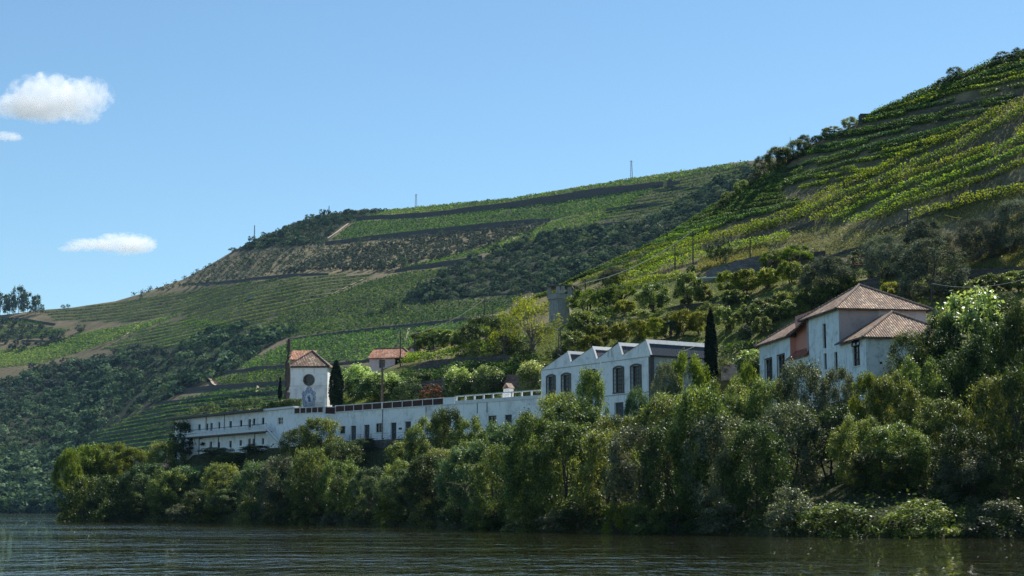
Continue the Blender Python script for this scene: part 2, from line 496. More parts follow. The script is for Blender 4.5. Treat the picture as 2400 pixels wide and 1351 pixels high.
k4 = [(p, None, itp(YF, p) + itp(bd, p), zc(p, itp([(150, 2.5), (380, 5.5), (455, 10.3), (700, 11.0), (2030, 11.5), (2800, 12)], p))) for p in pxs]
k5 = [(p, None, itp(YF, p) + itp(bd, p) + 1.5, zc(p, itp([(150, 2.5), (425, 5.0), (455, 16.0), (1270, 16.0), (1520, 18.0), (1780, 18.2), (1971, 17), (2250, 18), (2800, 20)], p))) for p in pxs]
k6 = [(100, None, 285, -3), (150, None, 285, 1.5), (425, None, 285, 5), (455, None, 277, 16.2), (600, None, 262, 16.3), (700, None, 254, 16.8), (790, None, 250, 17.5),
      (850, 905, 252, None), (1000, 852, 247, None), (1130, 822, 240, None), (1270, 790, 234, None), (1400, 742, 236, None), (1600, 662, 236, None), (1800, 642, 226, None),
      (2000, 632, 216, None), (2200, 602, 206, None), (2400, 592, 197, None), (2800, 560, 190, None), (3400, 520, 182, None)]
k7 = [(100, None, 300, -3), (150, None, 300, 1.0), (425, None, 300, 5), (455, None, 282, 16.2), (600, None, 270, 16.3), (700, 952, 262, None), (790, 925, 263, None), (850, 892, 266, None),
      (900, 862, 270, None), (1000, 818, 276, None), (1050, 803, 281, None), (1150, 767, 290, None), (1240, 709, 300, None), (1300, 684, 302, None), (1400, 636, 302, None),
      (1500, 592, 298, None), (1600, 536, 290, None), (1700, 470, 282, None), (1800, 400, 274, None), (1900, 340, 267, None), (2040, 276, 258, None), (2100, 246, 254, None),
      (2200, 200, 250, None), (2300, 156, 245, None), (2400, 124, 242, None), (2800, -30, 235, None), (3400, -190, 226, None)]
k8 = [(t[0], t[1], t[2], t[3]) for t in k7]
def backoff(c, dy, dz):
    out = []
    for (px, py, Y, z) in c:
        if z is None:
            a, w = av(px, py); z = CAMZ + w * Y
            out.append((px + (av(px, 950)[0] * 0), None, Y + dy, max(-3, z - dz)))
        else: out.append((px, None, Y + dy, max(-3, z - dz)))
    return out
k8 = backoff(k7, 14, 1.2); k9 = backoff(k7, 90, 40)
Hill.ridge_t = 7
near = Hill([k0, k1, k2, k3, k4, k5, k6, k7, k8, k9], 100, 3400, 680, [4, 6, 5, 4, 3, 22, 60, 6, 8], amp=0.35, lam=9, seed=1)

SOIL = {'earth': (0.13, 0.115, 0.07), 'dry': (0.17, 0.165, 0.08), 'grass': (0.10, 0.12, 0.035), 'brown': (0.16, 0.115, 0.08), 'bank': (0.05, 0.055, 0.025)}
dry_polys = [[(1820, 545), (1950, 530), (2050, 545), (2250, 490), (2400, 430), (2400, 470), (2250, 520), (2100, 560), (2010, 590), (1900, 605), (1760, 580)],
             [(1630, 640), (1800, 600), (1800, 570), (1640, 610)], [(2260, 560), (2400, 500), (2400, 630), (2240, 632)]]
grass_polys = [[(1350, 700), (1500, 650), (1700, 640), (1950, 640), (1850, 740), (1780, 800), (1700, 860), (1400, 830), (1200, 830)],
               [(800, 880), (1000, 850), (1270, 800), (1270, 880), (1250, 930), (800, 940)]]
def near_col(px, py, V, T):
    c = np.tile(np.array(SOIL['bank']), (len(px), 1))
    up = T > 5.0
    c[up] = SOIL['grass']
    m = T > 6.0
    c[m] = SOIL['earth']
    nz = vnoise(V[:, 0] / 7, V[:, 1] / 7)
    mm = m & (nz > 0.1); c[mm] = (0.17, 0.145, 0.085)
    for p in dry_polys: c[inpoly(px, py, p) & m] = SOIL['dry']
    for p in grass_polys: c[inpoly(px, py, p) & up] = SOIL['grass']
    n2 = vnoise(V[:, 0] / 3, V[:, 1] / 3)
    g = up & ~m & (n2 > 0.25); c[g] = SOIL['dry']
    c *= (1 + 0.25 * n2)[:, None]
    return c
tag(near.mesh('near_hillside', M_soil_near, near_col), kind='structure')

# ---- far hill
f0 = [(-300, None, 870, -1), (150, None, 868, -1), (250, None, 760, -1), (400, None, 610, -1), (700, None, 530, -1), (1000, None, 490, -1), (1300, None, 470, -1), (1600, None, 455, -1), (2100, None, 440, -1)]
f0b = [(q[0], None, q[2] + 6, 2.0) for q in f0]
ridge_pts = [(-300, 772), (0, 742), (60, 735), (110, 728), (170, 723), (270, 708), (330, 690), (430, 655), (480, 628), (540, 592), (600, 560), (650, 540), (700, 518), (760, 502), (850, 491), (900, 492), (1000, 484), (1100, 475), (1200, 465),
             (1350, 440), (1500, 416), (1600, 401), (1700, 384), (1760, 376), (1800, 372), (2100, 330)]
def yr(px): return itp([(-300, 1550), (0, 1500), (430, 1430), (850, 1380), (1200, 1260), (1500, 1150), (1770, 1040), (2100, 980)], px)
f2 = [(px, py, yr(px), None) for px, py in ridge_pts]
f1 = []
for px, py in ridge_pts:
    a, w = av(px, py); Zr = CAMZ + w * yr(px); Yf = itp([(q[0], q[2]) for q in f0], px) + 6
    f1.append((px, None, Yf + 0.5 * (yr(px) - Yf), 2.0 + 0.44 * Zr))
f3 = backoff(f2, 60, 4); f4 = backoff(f2, 500, 120)
Hill.ridge_t = 3
far = Hill([f0, f0b, f1, f2, f3, f4], -300, 2100, 520, [2, 130, 130, 4, 6], amp=5.0, lam=170, seed=2)

SCRUB = [
    [(-40, 900), (120, 862), (250, 842), (400, 815), (500, 772), (600, 768), (700, 776), (650, 802), (560, 862), (480, 900), (330, 962), (230, 1022), (190, 1055), (300, 1090), (300, 1203), (-40, 1203)],
    [(540, 592), (600, 562), (700, 520), (770, 503), (870, 492), (920, 493), (840, 516), (800, 532), (765, 572), (640, 582)],
    [(958, 700), (980, 672), (1060, 622), (1130, 604), (1230, 562), (1350, 538), (1480, 532), (1560, 502), (1640, 452), (1740, 400), (1790, 400), (1640, 505), (1540, 565), (1440, 615), (1290, 682), (1200, 692), (1050, 706)],
]
GROVE = [(280, 695), (340, 684), (430, 657), (520, 612), (600, 592), (760, 578), (1000, 558), (1180, 540), (1300, 522), (1240, 548), (1100, 592), (960, 622), (910, 640), (760, 638), (600, 653), (400, 684), (330, 692)]
DENSE = [
    ([(900, 494), (1200, 466), (1500, 417), (1760, 378), (1740, 390), (1560, 425), (1400, 443), (1200, 474), (1000, 499), (850, 509)], 1),
    ([(832, 521), (1000, 512), (1300, 476), (1540, 441), (1480, 472), (1300, 515), (1150, 528), (900, 556), (775, 564)], 1),
    ([(1500, 458), (1460, 502), (1230, 572), (1100, 602), (950, 632), (940, 628), (1100, 590), (1300, 520), (1450, 472)], 2),
    ([(590, 772), (700, 722), (860, 662), (940, 642), (1060, 626), (975, 672), (955, 700), (1050, 708), (1230, 692), (1180, 732), (1130, 742), (1000, 756), (900, 766), (780, 780), (680, 792), (640, 790)], 0),
    ([(540, 867), (640, 822), (690, 797), (780, 787), (1000, 766), (1160, 748), (1160, 800), (900, 848), (670, 855)], 1),
    ([(500, 888), (600, 872), (680, 864), (680, 894), (520, 904)], 1),
    ([(420, 936), (520, 918), (680, 906), (680, 922), (480, 944)], 0),
    ([(-40, 825), (90, 812), (200, 780), (330, 757), (440, 733), (300, 785), (200, 822), (100, 852), (-40, 868)], 2),
    ([(0, 745), (60, 750), (110, 757), (90, 763), (0, 762)], 0),
    ([(780, 868), (860, 858), (870, 900), (790, 900)], 0),
]
CONT = [
    ([(100, 730), (200, 720), (350, 696), (600, 660), (760, 645), (880, 647), (760, 700), (640, 747), (590, 768), (430, 765), (440, 735), (300, 757), (130, 752)], 4.0, 0),
    ([(230, 822), (330, 775), (430, 745), (600, 768), (480, 800), (380, 818)], 3.6, 0),
    ([(190, 1045), (260, 1000), (330, 965), (420, 942), (560, 915), (700, 925), (700, 990), (400, 1075), (300, 1075)], 2.6, 0),
    ([(1340, 545), (1400, 510), (1460, 475), (1560, 426), (1760, 384), (1785, 400), (1700, 440), (1640, 458), (1560, 503), (1480, 532), (1400, 545)], 3.6, 1),
    ([(0, 768), (90, 765), (170, 775), (120, 790), (0, 800)], 2.2, 0),
]
def far_col(px, py, V, T):
    n1 = vnoise(V[:, 0] / 40, V[:, 1] / 40); n2 = vnoise(V[:, 0] / 9, V[:, 1] / 9)
    c = np.tile(np.array((0.115, 0.10, 0.065)), (len(px), 1))
    for p in SCRUB: c[inpoly(px, py, p)] = (0.028, 0.034, 0.02)
    for p, k in DENSE: c[inpoly(px, py, p)] = ((0.06, 0.075, 0.035), (0.065, 0.08, 0.035), (0.09, 0.105, 0.035))[k]
    for p, dz, k in CONT: c[inpoly(px, py, p)] = (0.075, 0.08, 0.045)
    c[inpoly(px, py, GROVE)] = (0.165, 0.145, 0.085)
    c *= (1 + 0.16 * n1 + 0.18 * n2)[:, None]
    return c
tag(far.mesh('far_hillside', M_soil_far, far_col), kind='structure')

# ---- river bed / ground and water
g = MB(); g.quad((-6000, -300, -4), (6000, -300, -4), (6000, 9000, -4), (-6000, 9000, -4))
tag(g.build('ground', plain('river_bed', (0.05, 0.05, 0.04))), kind='structure')

def watermat():
    m, nt, b = newmat('river_water')
    b.inputs['Base Color'].default_value = (0.020, 0.021, 0.009, 1)
    b.inputs['Roughness'].default_value = 0.0
    b.inputs['IOR'].default_value = 1.33
    n1 = noise(nt, 1.0, detail=4, rough=0.6, stretch=(1.0, 0.36, 1))
    n2 = noise(nt, 1.0, detail=2, rough=0.5, stretch=(0.12, 0.2, 1))
    n3 = noise(nt, 1.0, detail=2, rough=0.5, stretch=(2.0, 2.6, 1))
    b1 = N(nt, 'ShaderNodeBump'); b1.inputs['Distance'].default_value = 0.30; b1.inputs['Strength'].default_value = 1
    b2 = N(nt, 'ShaderNodeBump'); b2.inputs['Distance'].default_value = 0.25; b2.inputs['Strength'].default_value = 1
    b3 = N(nt, 'ShaderNodeBump'); b3.inputs['Distance'].default_value = 0.006; b3.inputs['Strength'].default_value = 1
    nt.links.new(n2.outputs[0], b2.inputs['Height'])
    nt.links.new(b2.outputs[0], b1.inputs['Normal']); nm = noise(nt, 1.0, detail=2, stretch=(0.018, 0.03, 1)); rm = ramp(nt, nm.outputs[0], [(0.38, (0.25, 0.25, 0.25)), (0.62, (1, 1, 1))])
    pw = N(nt, 'ShaderNodeMath', operation='POWER'); pw.inputs[1].default_value = 2.2; nt.links.new(n1.outputs[0], pw.inputs[0])
    mu = N(nt, 'ShaderNodeMath', operation='MULTIPLY'); nt.links.new(pw.outputs[0], mu.inputs[0]); nt.links.new(rm.outputs[0], mu.inputs[1])
    nt.links.new(mu.outputs[0], b1.inputs['Height'])
    nt.links.new(b1.outputs[0], b3.inputs['Normal']); nt.links.new(n3.outputs[0], b3.inputs['Height'])
    nt.links.new(b3.outputs[0], b.inputs['Normal'])
    return m
g = MB(); g.quad((-5500, -250, 0), (5500, -250, 0), (5500, 6000, 0), (-5500, 6000, 0))
tag(g.build('river_water', watermat()), kind='structure')

# ------------------------------------------------------------------ leaves
def leaf_arrays(C, size, up=0.6, out=None, outw=0.6, aspect=0.5, rg=rng):
    """rhombus leaves at centres C (n,3); size scalar or (n,)"""
    n = len(C)
    nr = rg.normal(size=(n, 3)); nr[:, 2] += up * 1.6
    if out is not None: nr += out * outw * 1.6
    nr /= np.linalg.norm(nr, axis=1, keepdims=True) + 1e-9
    t = rg.normal(size=(n, 3)); t -= (t * nr).sum(1, keepdims=True) * nr
    t /= np.linalg.norm(t, axis=1, keepdims=True) + 1e-9
    b = np.cross(nr, t)
    s = (np.ones(n) * size * rg.uniform(0.65, 1.3, n))[:, None] * 0.5
    V = np.stack([C - t * s, C - b * s * aspect, C + t * s, C + b * s * aspect], 1).reshape(-1, 3)
    Fc = np.arange(n * 4).reshape(n, 4)
    return V, Fc

def crown_points(rg, nc, nl, h0, um, cr, prof='round', jit=0.0):
    """unit tree: height 1, width 1. returns leaf centres, outward dirs, clump centres, clump ids"""
    C = []
    for i in range(nc):
        for _ in range(50):
            u = rg.uniform(h0, 0.98)
            if prof == 'round':
                q = (u - um) / (1.0 - um) if u > um else (um - u) / (um - h0 + 0.05) * 0.8
                r = math.sqrt(max(0, 1 - q * q)) * 0.5
            elif prof == 'umbrella':
                q = (u - h0) / (1 - h0); r = 0.5 * math.sqrt(max(0.02, 1 - q * q))
            elif prof == 'bush':
                q = u; r = 0.5 * math.sqrt(max(0, 1 - q ** 2.2))
            else:
                q = (u - h0) / (1 - h0); r = 0.5 * (1 - q) ** 0.7
            rr = r * rg.uniform(0.35, 1.0) ** 0.5
            th = rg.uniform(0, 2 * math.pi)
            p = np.array([rr * math.cos(th), rr * math.sin(th), min(u, 1 - cr * 0.7)])
            if all(np.linalg.norm(p - c) > cr * 0.75 for c in C): break
        C.append(p)
    C = np.array(C)
    ids = rg.integers(0, nc, nl)
    rad = cr * rg.uniform(0.65, 1.35, nc)
    d = rg.normal(size=(nl, 3)); d /= np.linalg.norm(d, axis=1, keepdims=True)
    d[:, 2] = np.where(d[:, 2] < -0.55, -d[:, 2] * 0.8, d[:, 2])
    rr = rg.uniform(0.12, 1.0, nl) ** 0.5
    # uneven outline: clump surface noise
    rr *= 1 + 0.25 * np.sin(d[:, 0] * 7 + ids) * np.cos(d[:, 1] * 6 + ids * 2.1)
    Lp = C[ids] + d * (rad[ids] * rr)[:, None] * np.array([0.9, 0.9, 1.15])
    Lp += rg.normal(size=(nl, 3)) * jit
    return Lp, d, C, ids

def make_tree_meshes(key, seed, nc, nl, leaf, h0=0.12, um=0.5, cr=0.14, prof='round', jit=0.015, mat=None, bark=None, up=0.6, limbs=14, tr=0.018, aspect=0.5, stems=1):
    rg = np.random.default_rng(seed)
    Lp, d, C, ids = crown_points(rg, nc, nl, h0, um, cr, prof, jit)
    V, Fc = leaf_arrays(Lp, leaf, up, d, 0.5, aspect, rg)
    ctone = rg.uniform(0.25, 0.75, nc)
    tone = np.clip(ctone[ids] + rg.normal(size=nl) * 0.22, 0, 1)
    if key == 'camellia':      # sheen of the upper side painted into the tone, with pale blossom and shoots
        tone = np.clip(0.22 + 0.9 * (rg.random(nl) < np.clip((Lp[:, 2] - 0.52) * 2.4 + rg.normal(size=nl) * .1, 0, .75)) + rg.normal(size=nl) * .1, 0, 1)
    V[:, 2] = np.maximum(V[:, 2], 0.0)
    crown = mesh_quads(key + '_crown', V, Fc, mat, tone)
    m = MB()
    for st in range(stems):
        b = Vector((0, 0, -0.03)) + Vector((rg.normal() * 0.05, rg.normal() * 0.05, 0)) * (stems > 1)
        top = Vector((rg.normal() * 0.05, rg.normal() * 0.05, max(h0 + 0.15, um)))
        if stems > 1: top += Vector((rg.normal() * 0.12, rg.normal() * 0.12, 0))
        mid = b.lerp(top, 0.5) + Vector((rg.normal() * 0.02, rg.normal() * 0.02, 0))
        m.tube([b, mid, top], [tr, tr * 0.75, tr * 0.45], 6)
        for k in range(limbs // stems):
            c = Vector(C[rg.integers(0, nc)])
            s0 = b.lerp(top, rg.uniform(0.25, 0.95))
            if c.z < s0.z: s0 = b.lerp(top, max(0.15, (c.z - 0.05) / max(top.z, .1)) if c.z > 0.1 else 0.2)
            md = s0.lerp(c, 0.5) + Vector((rg.normal() * 0.02, rg.normal() * 0.02, 0.02))
            m.tube([s0, md, c], [tr * 0.5, tr * 0.32, tr * 0.12], 4, cap=False)
    me = bpy.data.meshes.new(key + '_trunk')
    me.from_pydata([tuple(q) for q in m.v], [], m.f); me.materials.append(bark or M_bark); me.update()
    return crown, me

TREES = {}
def reg(key, n, **kw):
    TREES[key] = [make_tree_meshes(key, 100 + hash_(key) + i * 13, **kw) for i in range(n)]
def hash_(s): return sum(ord(c) * (i + 1) for i, c in enumerate(s)) % 1000
reg('river', 4, nc=95, nl=25500, leaf=0.029, h0=0.03, um=0.5, cr=0.09, mat=L_river, jit=0.026, stems=2)
reg('soft', 3, nc=55, nl=22100, leaf=0.032, h0=0.05, um=0.5, cr=0.11, mat=L_soft, jit=0.018, stems=3, bark=M_bark_l)
reg('silver', 3, nc=95, nl=22100, leaf=0.030, h0=0.03, um=0.5, cr=0.09, mat=L_silver, jit=0.026, stems=2)
reg('yellow', 3, nc=60, nl=20400, leaf=0.034, h0=0.06, um=0.55, cr=0.10, mat=L_yell, jit=0.02, stems=2)
reg('dark', 3, nc=95, nl=22100, leaf=0.029, h0=0.03, um=0.5, cr=0.095, mat=L_dark, jit=0.024, stems=2)
reg('darkopen', 2, nc=42, nl=10000, leaf=0.034, h0=0.25, um=0.65, cr=0.11, mat=L_dark, jit=0.02, stems=2, limbs=20)
reg('magnolia', 2, nc=40, nl=4500, leaf=0.06, h0=0.08, um=0.5, cr=0.12, mat=L_gloss, jit=0.012, aspect=0.55)
reg('citrus', 3, nc=30, nl=9000, leaf=0.06, h0=0.28, um=0.55, cr=0.15, mat=L_citrus, jit=0.012, stems=2, tr=0.025)
reg('orchard', 3, nc=30, nl=8000, leaf=0.06, h0=0.24, um=0.55, cr=0.15, mat=L_river, jit=0.015, stems=2, tr=0.025)
reg('umbrella', 2, nc=30, nl=5000, leaf=0.05, h0=0.42, um=0.5, cr=0.13, prof='umbrella', mat=L_vine, jit=0.012, stems=3, tr=0.03)
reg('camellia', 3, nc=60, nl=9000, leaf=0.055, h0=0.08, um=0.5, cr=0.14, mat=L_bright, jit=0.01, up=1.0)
reg('olive', 3, nc=60, nl=22000, leaf=0.040, h0=0.04, um=0.45, cr=0.13, mat=L_olive, jit=0.022, up=0.8, aspect=0.35, stems=2)
reg('bushy', 3, nc=30, nl=6000, leaf=0.05, h0=0.0, um=0.3, cr=0.15, prof='bush', mat=L_river, jit=0.02, stems=3, limbs=9)
reg('bushdark', 2, nc=30, nl=6000, leaf=0.05, h0=0.0, um=0.3, cr=0.15, prof='bush', mat=L_dark, jit=0.02, stems=3, limbs=9)
reg('bushyell', 2, nc=30, nl=6000, leaf=0.05, h0=0.0, um=0.3, cr=0.15, prof='bush', mat=L_yell, jit=0.02, stems=3, limbs=9)
reg('bushsilver', 2, nc=30, nl=6000, leaf=0.05, h0=0.0, um=0.3, cr=0.15, prof='bush', mat=L_silver, jit=0.02, stems=3, limbs=9)
reg('redbush', 1, nc=26, nl=3500, leaf=0.06, h0=0.0, um=0.3, cr=0.15, prof='bush', mat=L_red, jit=0.03, stems=2, limbs=6)
reg('sparse', 2, nc=40, nl=3000, leaf=0.035, h0=0.3, um=0.7, cr=0.10, mat=L_citrus, jit=0.025, stems=1, limbs=44, tr=0.016, bark=M_bark_l)
reg('fartree', 3, nc=22, nl=900, leaf=0.11, h0=0.05, um=0.5, cr=0.17, mat=L_scrub, jit=0.01, limbs=5, tr=0.03)
reg('farolive', 3, nc=12, nl=330, leaf=0.22, h0=0.12, um=0.5, cr=0.22, mat=L_farolive, jit=0.01, limbs=4, tr=0.04)
reg('eucalyptus', 2, nc=34, nl=2600, leaf=0.07, h0=0.10, um=0.6, cr=0.14, mat=L_scrub, jit=0.015, limbs=14, tr=0.02)
reg('pollard', 2, nc=18, nl=1500, leaf=0.07, h0=0.45, um=0.7, cr=0.15, mat=L_soft, jit=0.03, limbs=14, tr=0.02)

TC = {}
def tree(name, key, loc, W, H, label, cat='tree', group=None, rot=None):
    i = TC.get(key, 0); TC[key] = i + 1
    cm, tm = TREES[key][i % len(TREES[key])]
    r = empty(name, loc, label, cat, group)
    r.scale = (W, W, H)
    r.rotation_euler = (0, 0, rng.uniform(0, 6.28) if rot is None else rot)
    link_mesh('crown', cm, r); link_mesh('trunk', tm, r)
    return r

def tree_px(name, key, px, top, Y, wpx, label, hill=near, cat='tree', group=None, sink=0.2):
    """tree with its top at pixel (px, top) standing at depth Y; height is what reaches the ground there"""
    p = P(px, top, Y)
    z = float(hill.zat(p.x, p.y)[0]) - sink
    H = max(1.0, p.z - z)
    return tree(name, key, (p.x, p.y, z), wpx * Y / F, H / 0.97, label, cat, group)

def tree_at(name, key, px, pybase, wpx, hpx, label, hill=near, cat='tree', group=None):
    q = hill.hit(px, pybase)[0]
    return tree(name, key, (q[0], q[1], q[2] - 0.1), wpx * q[1] / F, hpx * q[1] / F, label, cat, group)

# ------------------------------------------------------------------ building helpers
class Fac:
    """vertical wall plane from plan point A to B (seen from outside, A on the left)"""
    def __init__(s, A, B):
        s.A = Vector((A[0], A[1], 0)); s.B = Vector((B[0], B[1], 0))
        d = s.B - s.A; s.L = d.length; s.d = d / s.L
        s.n = Vector((s.d.y, -s.d.x, 0))          # outward (towards the camera side)
    def hit(s, px, py):
        x, y, z = (float(q) for q in ray(px, py))
        # k*(x,y) = A + t d
        den = x * s.d.y - y * s.d.x
        k = (s.A.x * s.d.y - s.A.y * s.d.x) / den
        t = (Vector((k * x, k * y, 0)) - s.A).dot(s.d)
        return t, CAMZ + k * z
    def pt(s, t, z, off=0.0):
        q = s.A + s.d * t + s.n * off
        return Vector((q.x, q.y, z))
    def op(s, x0, y0, x1, y1):
        a, _ = s.hit(x0, (y0 + y1) / 2); b, _ = s.hit(x1, (y0 + y1) / 2)
        xm = (x0 + x1) / 2
        _, zt = s.hit(xm, y0); _, zb = s.hit(xm, y1)
        return a, b, zb, zt

def pt_on_depth(px, Y):
    a, _ = av(px, 950); return (float(a) * Y, Y)

def wall_panel(mb, f, t0, t1, z0, z1, ops, rev=0.22, top=None):
    """front wall with rectangular openings cut out and reveals; ops (t0,t1,z0,z1)"""
    ts = sorted(set([t0, t1] + [q for o in ops for q in (o[0], o[1])]))
    zs = sorted(set([z0, z1] + [q for o in ops for q in (o[2], o[3])]))
    for i in range(len(ts) - 1):
        for j in range(len(zs) - 1):
            tm, zm = (ts[i] + ts[i + 1]) / 2, (zs[j] + zs[j + 1]) / 2
            if any(o[0] < tm < o[1] and o[2] < zm < o[3] for o in ops): continue
            mb.quad(f.pt(ts[i], zs[j]), f.pt(ts[i + 1], zs[j]), f.pt(ts[i + 1], zs[j + 1]), f.pt(ts[i], zs[j + 1]))
    for a, b, c, d in ops:
        mb.quad(f.pt(a, c), f.pt(a, d), f.pt(a, d, -rev), f.pt(a, c, -rev))
        mb.quad(f.pt(b, c), f.pt(b, c, -rev), f.pt(b, d, -rev), f.pt(b, d))
        mb.quad(f.pt(a, d), f.pt(b, d), f.pt(b, d, -rev), f.pt(a, d, -rev))
        mb.quad(f.pt(a, c), f.pt(a, c, -rev), f.pt(b, c, -rev), f.pt(b, c))

def shell(mb, f, t0, t1, z0, z1, depth, top=True):
    """sides, back (and top) behind a front wall"""
    p = lambda t, z, o: f.pt(t, z, -o)
    mb.quad(p(t0, z0, 0), p(t0, z1, 0), p(t0, z1, depth), p(t0, z0, depth))
    mb.quad(p(t1, z0, 0), p(t1, z0, depth), p(t1, z1, depth), p(t1, z1, 0))
    mb.quad(p(t0, z0, depth), p(t0, z1, depth), p(t1, z1, depth), p(t1, z0, depth))
    if top: mb.quad(p(t0, z1, 0), p(t1, z1, 0), p(t1, z1, depth), p(t0, z1, depth))

def fbox(mb, f, t0, t1, z0, z1, o0, o1):
    """box on a facade between offsets o0<o1 (outward positive)"""
    mb.hexa([f.pt(t0, z0, o1), f.pt(t1, z0, o1), f.pt(t1, z0, o0), f.pt(t0, z0, o0),
             f.pt(t0, z1, o1), f.pt(t1, z1, o1), f.pt(t1, z1, o0), f.pt(t0, z1, o0)])

def window(f, o, parent, kind='window', bars=(1, 2), framem=None, label=None, rev=0.22, sill=True, fw=0.07, surround=0):
    a, b, c, d = o
    framem = framem or M_frame
    m = MB()
    g = 0.012
    fbox(m, f, a + g, a + fw, c + g, d - g, -rev + 0.01, -rev + 0.07); fbox(m, f, b - fw, b - g, c + g, d - g, -rev + 0.01, -rev + 0.07)
    fbox(m, f, a + fw, b - fw, d - fw, d - g, -rev + 0.01, -rev + 0.07); fbox(m, f, a + fw, b - fw, c + g, c + fw, -rev + 0.01, -rev + 0.07)
    for i in range(bars[0]):
        x = a + (b - a) * (i + 1) / (bars[0] + 1)
        fbox(m, f, x - 0.03, x + 0.03, c + fw, d - fw, -rev + 0.012, -rev + 0.06)
    for i in range(bars[1]):
        z = c + (d - c) * (i + 1) / (bars[1] + 1)
        fbox(m, f, a + fw, b - fw, z - 0.022, z + 0.022, -rev + 0.014, -rev + 0.055)
    w = m.build(kind, framem, parent)
    if label: w['label'] = label
    p = MB(); p.quad(f.pt(a, c, -rev), f.pt(b, c, -rev), f.pt(b, d, -rev), f.pt(a, d, -rev))
    p.build('pane', M_dark, w)
    if sill:
        s = MB(); fbox(s, f, a - 0.08, b + 0.08, c - 0.09, c - 0.004, 0.003, 0.09)
        s.build('sill', M_trim, w)
    if surround:
        s = MB(); q = surround
        fbox(s, f, a - q, a - 0.004, c - q, d + q, 0.003, 0.05); fbox(s, f, b + 0.004, b + q, c - q, d + q, 0.003, 0.05)
        fbox(s, f, a - 0.004, b + 0.004, d + 0.004, d + q, 0.003, 0.048); fbox(s, f, a - 0.004, b + 0.004, c - q, c - 0.095, 0.003, 0.047)
        s.build('surround', M_stone, w)
    return w

def door(f, o, parent, rev=0.22, mat=None, label=None, panels=True):
    a, b, c, d = o; m = MB()
    g = 0.012
    m.quad(f.pt(a, c, -rev), f.pt(b, c, -rev), f.pt(b, d, -rev), f.pt(a, d, -rev))
    x = (a + b) / 2
    for (u, v) in ((a + 0.05, x - 0.02), (x + 0.02, b - 0.05)):
        fbox(m, f, u, v, c + 0.05, c + (d - c) * 0.42, -rev + 0.004, -rev + 0.03)
        fbox(m, f, u, v, c + (d - c) * 0.45, d - 0.35, -rev + 0.004, -rev + 0.03)
        fbox(m, f, u, v, d - 0.3, d - 0.05, -rev + 0.004, -rev + 0.03)
    w = m.build('door', mat or M_door, parent)
    if label: w['label'] = label
    h = MB(); fbox(h, f, x + 0.05, x + 0.09, c + 1.0, c + 1.16, -rev + 0.035, -rev + 0.08)
    h.build('handle', M_steel, w)
    return w

def roof_face(mb, pts, eave_a, eave_b):
    """planar polygon with UVs in metres: u along eave, v up slope"""
    a, b = Vector(eave_a), Vector(eave_b)
    u = (b - a).normalized()
    n = (Vector(pts[1]) - Vector(pts[0])).cross(Vector(pts[2]) - Vector(pts[0]))
    v = n.cross(u).normalized()
    if v.z < 0: v = -v
    uv = [((Vector(p) - a).dot(u) + 100, (Vector(p) - a).dot(v) + 100) for p in pts]
    mb.add(pts, [tuple(range(len(pts)))], [uv])

def roof_solid(name, faces, mat, parent, thick=0.14, caps=(), label=None):
    """faces: list of (pts, eaveA, eaveB)"""
    m = MB()
    for pts, a, b in faces:
        roof_face(m, pts, a, b)
    for pts, a, b in faces:
        low = [Vector(p) - Vector((0, 0, thick)) for p in pts]
        m.add(low, [tuple(range(len(low)))[::-1]])
        for i in range(len(pts)):
            j = (i + 1) % len(pts)
            m.add([pts[i], pts[j], low[j], low[i]], [(0, 1, 2, 3)])
    r = m.build(name, mat, parent)
    if label: r['label'] = label
    if caps:
        c = MB()
        for a, b in caps:
            a, b = Vector(a), Vector(b); n = max(2, int((b - a).length / 0.4))
            for i in range(n):
                p, q = a.lerp(b, i / n), a.lerp(b, (i + 0.97) / n)
                c.tube([p + Vector((0, 0, .02)), q + Vector((0, 0, .05))], [0.10, 0.13], 6)
        c.build('ridge_cap', M_cap, r)
    return r

# ================================================================== the long low white building
A = pt_on_depth(787, 232 * 0.975); B = pt_on_depth(1267, 200 * 0.985)
f = Fac(A, B)
ZP = 10.9
roofz = f.hit(895, 960.5)[1]
low = empty('riverside_building', (A[0], A[1], ZP), 'long low white building with flat terrace roof, row of dark doors and brown parapet panels', 'building')
Z3 = lambda x, y: (760 + x / 4.444, 780 + y / 4.444)
def ops3(lst, f=f):
    out = []
    for x0, y0, x1, y1 in lst:
        a, b = Z3(x0, y0); c, d = Z3(x1, y1); out.append(f.op(a, b, c, d))
    return out
wins = ops3([(160, 975, 220, 1052), (537, 945, 603, 1038), (975, 915, 1040, 1008), (1100, 905, 1160, 995), (1540, 885, 1610, 985), (1708, 865, 1793, 990), (2055, 840, 2105, 895)])
doors = ops3([(275, 970, 330, 1145), (413, 960, 470, 1130), (690, 937, 750, 1145), (838, 925, 902, 1125), (1255, 895, 1320, 1080), (1365, 890, 1440, 1070), (1880, 855, 1953, 1040)])
doors = [(a, b, max(c, ZP + 0.1), d) for a, b, c, d in doors]
m = MB(); wall_panel(m, f, 0, f.L, ZP - 1.5, roofz, wins + doors); shell(m, f, 0, f.L, ZP - 1.5, roofz, 7.0)
m.build('wall', M_white, low)
for i, o in enumerate(wins): window(f, o, low, bars=(1, 1), framem=M_door, surround=0)
for o in doors: door(f, o, low)
